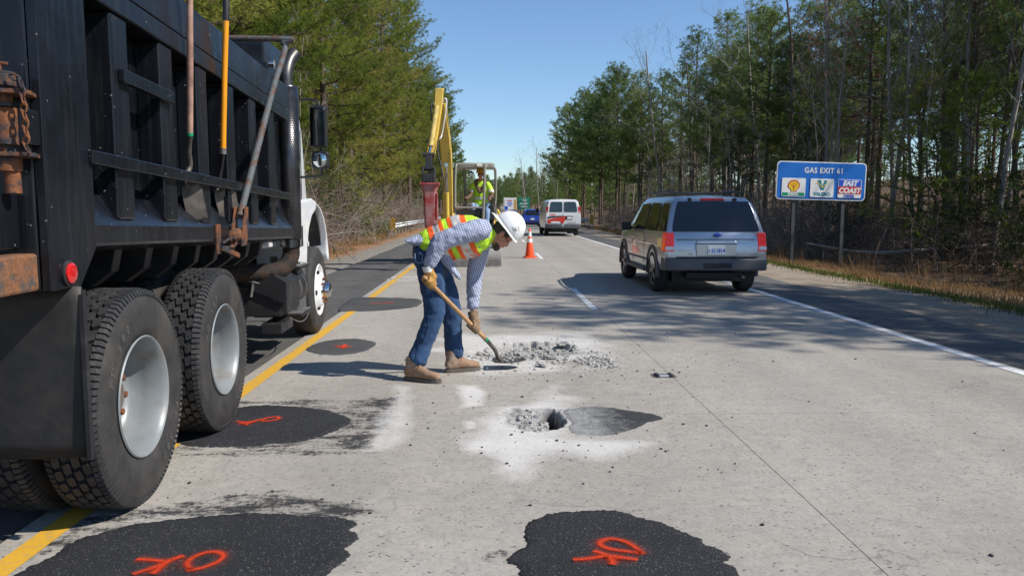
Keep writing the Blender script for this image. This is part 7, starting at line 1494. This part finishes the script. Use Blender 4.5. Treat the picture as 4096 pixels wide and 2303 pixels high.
for x, y, s, k, t in [(15.3, 20.8, .9, 0, 'dark evergreen bush at the right edge of the view'), (14.6, 19.2, .95, 1, 'low dark cedar near the right edge of the view'), (17.0, 22.5, 1.1, 0, 'tall dark cedar right of the gas sign'), (16.8, 26.5, .95, 1, 'dark cedar behind the dry grass right of the gas sign'), (15.8, 18.2, 1.0, 0, 'shadowed cedar in the lower right wood'), (17.8, 31, .9, 0, 'cedar behind the blue gas sign'), (18.5, 46, 1.2, 0, 'cedar left of the gas sign, above the silver car'), (18, 57, 1.3, 0, 'cedar between the van and the silver car'), (18.5, 20, 1.3, 0, 'tall dark cedar in the right corner wood'), (20, 24, 1.3, 0, 'dark cedar deep behind the gas sign'), (17.5, 38, .9, 1, 'small cedar in the undergrowth behind the silver car')]: plant('cedar%d' % k, x, y, t, 'dark evergreen bushes on the right', s)
plant('young0', 17.6, 27.8, 'young pine with light green boughs just right of the gas sign', 'evergreen bushes', 1.45); plant('young0', 18.6, 33.6, 'young pine showing above the gas sign', 'evergreen bushes', 1.6)
# far wood where the road bends away
for i in range(46): plant('far%d' % (i % 2), U(14, 36)-i*.16, 128+i*6.2+U(-4, 4), 'distant pine along the right side of the road', 'distant pines on the right', U(.62, .85)+.001*i*6.2)
for i in range(34): plant('far%d' % (i % 2), U(-9, 16), 405+U(0, 60), 'distant pine closing the view where the road bends', 'distant pines at the bend', U(.8, 1.1))
for i in range(16): plant('bare%d' % (i % 3), U(11, 24)-i*.15, 130+i*14+U(-5, 5), 'distant leafless tree on the right', 'distant leafless trees', U(.8, 1.1))
for i, (x, y, s) in enumerate([(13.2, 131, 1.0), (14.6, 122, .98), (15.8, 113, 1.0), (16.6, 103, .98), (17.8, 92, .85), (21, 68, .78), (22.5, 57, .75)]): plant('round%d' % (i % 2), x, y, ('broad dark pine at the road end of the right wood', 'broad dark pine second from the road end of the right wood')[i] if i < 2 else 'broad pine with thick rounded crown in the right wood', gr, s)
# the mass of woodland farther back on both sides
def wood_mass():
    rng = np.random.default_rng(9); a = pine(350, 16, .10, 3.6, 26, 4, 2.2, 4, .80, .115, M['needles_r'], M['bark'], lowdead=0); gv = []; gf = []; tv = []; tf = []; gb_, tb_ = 0, 0
    def arr(me):
        V = np.empty(len(me.vertices)*3, np.float32); me.vertices.foreach_get('co', V); F = np.empty(len(me.loops), np.int32); me.loops.foreach_get('vertex_index', F); return V.reshape(-1, 3), F.reshape(-1, 4)
    tt_ = Tubes(); tt_.add(np.array([[0, 0, z_] for z_ in (0, 3., 7., 11., 15.5)]), np.array([.17, .15, .12, .08, .03]), 6); TV, TF = np.concatenate(tt_.V), np.concatenate(tt_.F); CV, CF = arr(a[1]); pts = []
    for i in range(70): pts.append((rng.uniform(-60, -14), rng.uniform(118, 330)))
    for i in range(60): pts.append((rng.uniform(-75, -37), rng.uniform(20, 118)))
    for i in range(80): pts.append((rng.uniform(60, 105), rng.uniform(22, 190)))
    for i in range(60): pts.append((rng.uniform(26, 70), rng.uniform(125, 330)))
    for x, y in pts:
        s = rng.uniform(.8, 1.2)*(.5 if x > 55 else 1); t = rng.random()*6.28; c, sn = math.cos(t), math.sin(t); z = gz1(x, y)-.2
        def tr(V): return np.stack([(V[:, 0]*c-V[:, 1]*sn)*s+x, (V[:, 0]*sn+V[:, 1]*c)*s+y, V[:, 2]*s+z], -1)
        gv.append(tr(CV)); gf.append(CF+gb_); gb_ += len(CV); tv.append(tr(TV)); tf.append(TF+tb_); tb_ += len(TV)
    w = tag(link('far_wood', mesh_np('far_wood', np.concatenate(gv), np.concatenate(gf), M['needles_r'])), 'mass of pine woodland behind the roadside trees', 'woodland', kind='stuff')
    link('trunks', mesh_np('trunks', np.concatenate(tv), np.concatenate(tf), M['bark']), w)['kind'] = 'stuff'
    print('PROTO far_wood', gb_//4)
wood_mass()
# fallen log
mb = MB(); mb.tube(catmull([(12.2, 29.8, gz1(12.2, 29.8)+.75), (14.5, 29.2, gz1(14.5, 29.2)+.55), (17.5, 28.6, gz1(17.5, 28.6)+.75), (20, 28, gz1(20, 28)+.9)], 5), [.05]*5+[.08]*6+[.10]*5, 8); tag(mb.build('fallen_trunk', M['bark_grey'], None, 60), 'fallen grey trunk lying across the brush right of the gas sign', 'fallen trunk')
# front-row trees are told apart by their order across the picture
ORD = ['first', 'second', 'third', 'fourth', 'fifth', 'sixth', 'seventh', 'eighth', 'ninth', 'tenth', 'eleventh', 'twelfth', 'thirteenth', 'fourteenth', 'fifteenth', 'sixteenth', 'seventeenth', 'eighteenth', 'nineteenth', 'twentieth', 'twenty-first', 'twenty-second', 'twenty-third', 'twenty-fourth', 'twenty-fifth', 'twenty-sixth', 'twenty-seventh', 'twenty-eighth', 'twenty-ninth', 'thirtieth']
def order(label, text):
    q = sorted([o for o in bpy.data.objects if o.get('label') == label], key=lambda o: o.location.x/max(o.location.y, .1))
    for i, o in enumerate(q):
        if i < len(ORD): o['label'] = text % ORD[i]
order('dark pine with high crown in the right wood', 'dark high-crowned pine of the right wood, %s of these from the white van')
order('pine with full sunlit crown standing deep in the left wood', 'full sunlit pine of the left wood, %s of these from the truck side')
order('leafless grey tree at the edge of the right wood', 'leafless grey tree edging the right wood, %s of these from the white van')
order('tall leafless grey tree rising above the right wood', 'tall leafless tree topping the right wood, %s of these from the white van')
order('broad pine with thick rounded crown in the right wood', 'broad round-crowned pine of the right wood, %s of these from the white van')
order('young pine with low green boughs at the left wood edge', 'young pine edging the left wood, %s of these from the truck side')
order('thin leafless sapling at the left wood edge', 'thin leafless sapling edging the left wood, %s of these from the truck side')
order('bare tree with a haze of red buds in the right wood', 'bare red-budding tree of the right wood, %s of these from the white van')
# grasses
def blades(name, pts, h, w, mat, label, seed, bend=.35):
    rng = np.random.default_rng(seed); n = len(pts); x, y = pts[:, 0], pts[:, 1]; z = gz(x, y)-.02; a = rng.random(n)*6.28; L = h*rng.uniform(.4, 1.15, n)
    d = np.stack([np.cos(a), np.sin(a)], -1); t = np.stack([-d[:, 1], d[:, 0]], -1)*w*rng.uniform(.6, 1.2, (n, 1)); b = L*bend*rng.uniform(.1, 1.2, n)
    B = np.stack([x, y, z], -1); z3 = np.zeros((n, 1)); tt = np.concatenate([t, z3], 1); mid = B+np.concatenate([d*b[:, None]*.3, L[:, None]*.55], 1); tip = B+np.concatenate([d*b[:, None], L[:, None]*.95], 1)
    V = np.stack([B-tt, B+tt, mid+tt*.8, mid-tt*.8, tip+tt*.2, tip-tt*.2], 1).reshape(-1, 3); i = np.arange(n)[:, None]*6
    F = np.concatenate([np.concatenate([i, i+1, i+2, i+3], 1), np.concatenate([i+3, i+2, i+4, i+5], 1)])
    return tag(link(name, mesh_np(name, V, F, mat)), label, 'grass', kind='stuff')
rg = np.random.default_rng(77)
def clump(n, x0, x1, y0, y1, k, sp):
    c = np.stack([rg.uniform(x0, x1, k), rg.uniform(y0, y1, k)], -1); return c[rg.integers(0, k, n)]+rg.normal(0, sp, (n, 2))
blades('green_grass', np.concatenate([np.stack([rg.normal(8.1, .26, 6000), rg.uniform(7, 48, 6000)], -1), clump(7000, 7.75, 8.5, 7, 48, 260, .11), clump(3500, -6.4, -5.2, 14, 45, 160, .2)]), .13, .007, M['green_grass'], 'strip of short green grass along the right shoulder edge', 1)
blades('dry_grass', np.concatenate([np.stack([8.4+np.abs(rg.normal(0, 2.6, 15000)), rg.uniform(8, 60, 15000)], -1), clump(14000, 8.8, 15, 9, 70, 420, .16), clump(5000, 8.4, 10.5, 55, 75, 60, .25)]), .22, .006, M['dry_grass'], 'tan dry grass on the right verge', 2, .9)
blades('tall_weeds', clump(1900, 9.5, 16, 10, 48, 120, .14), .75, .005, M['dry_grass'], 'tall dry weed stalks before the right wood', 3, .5)
blades('verge_grass', np.concatenate([clump(9000, -7.6, -5.4, 12, 60, 330, .2), clump(3000, -9, -7, 10, 50, 120, .3)]), .30, .006, M['dry_grass'], 'dry grass tufts along the left wood edge', 4, .5)
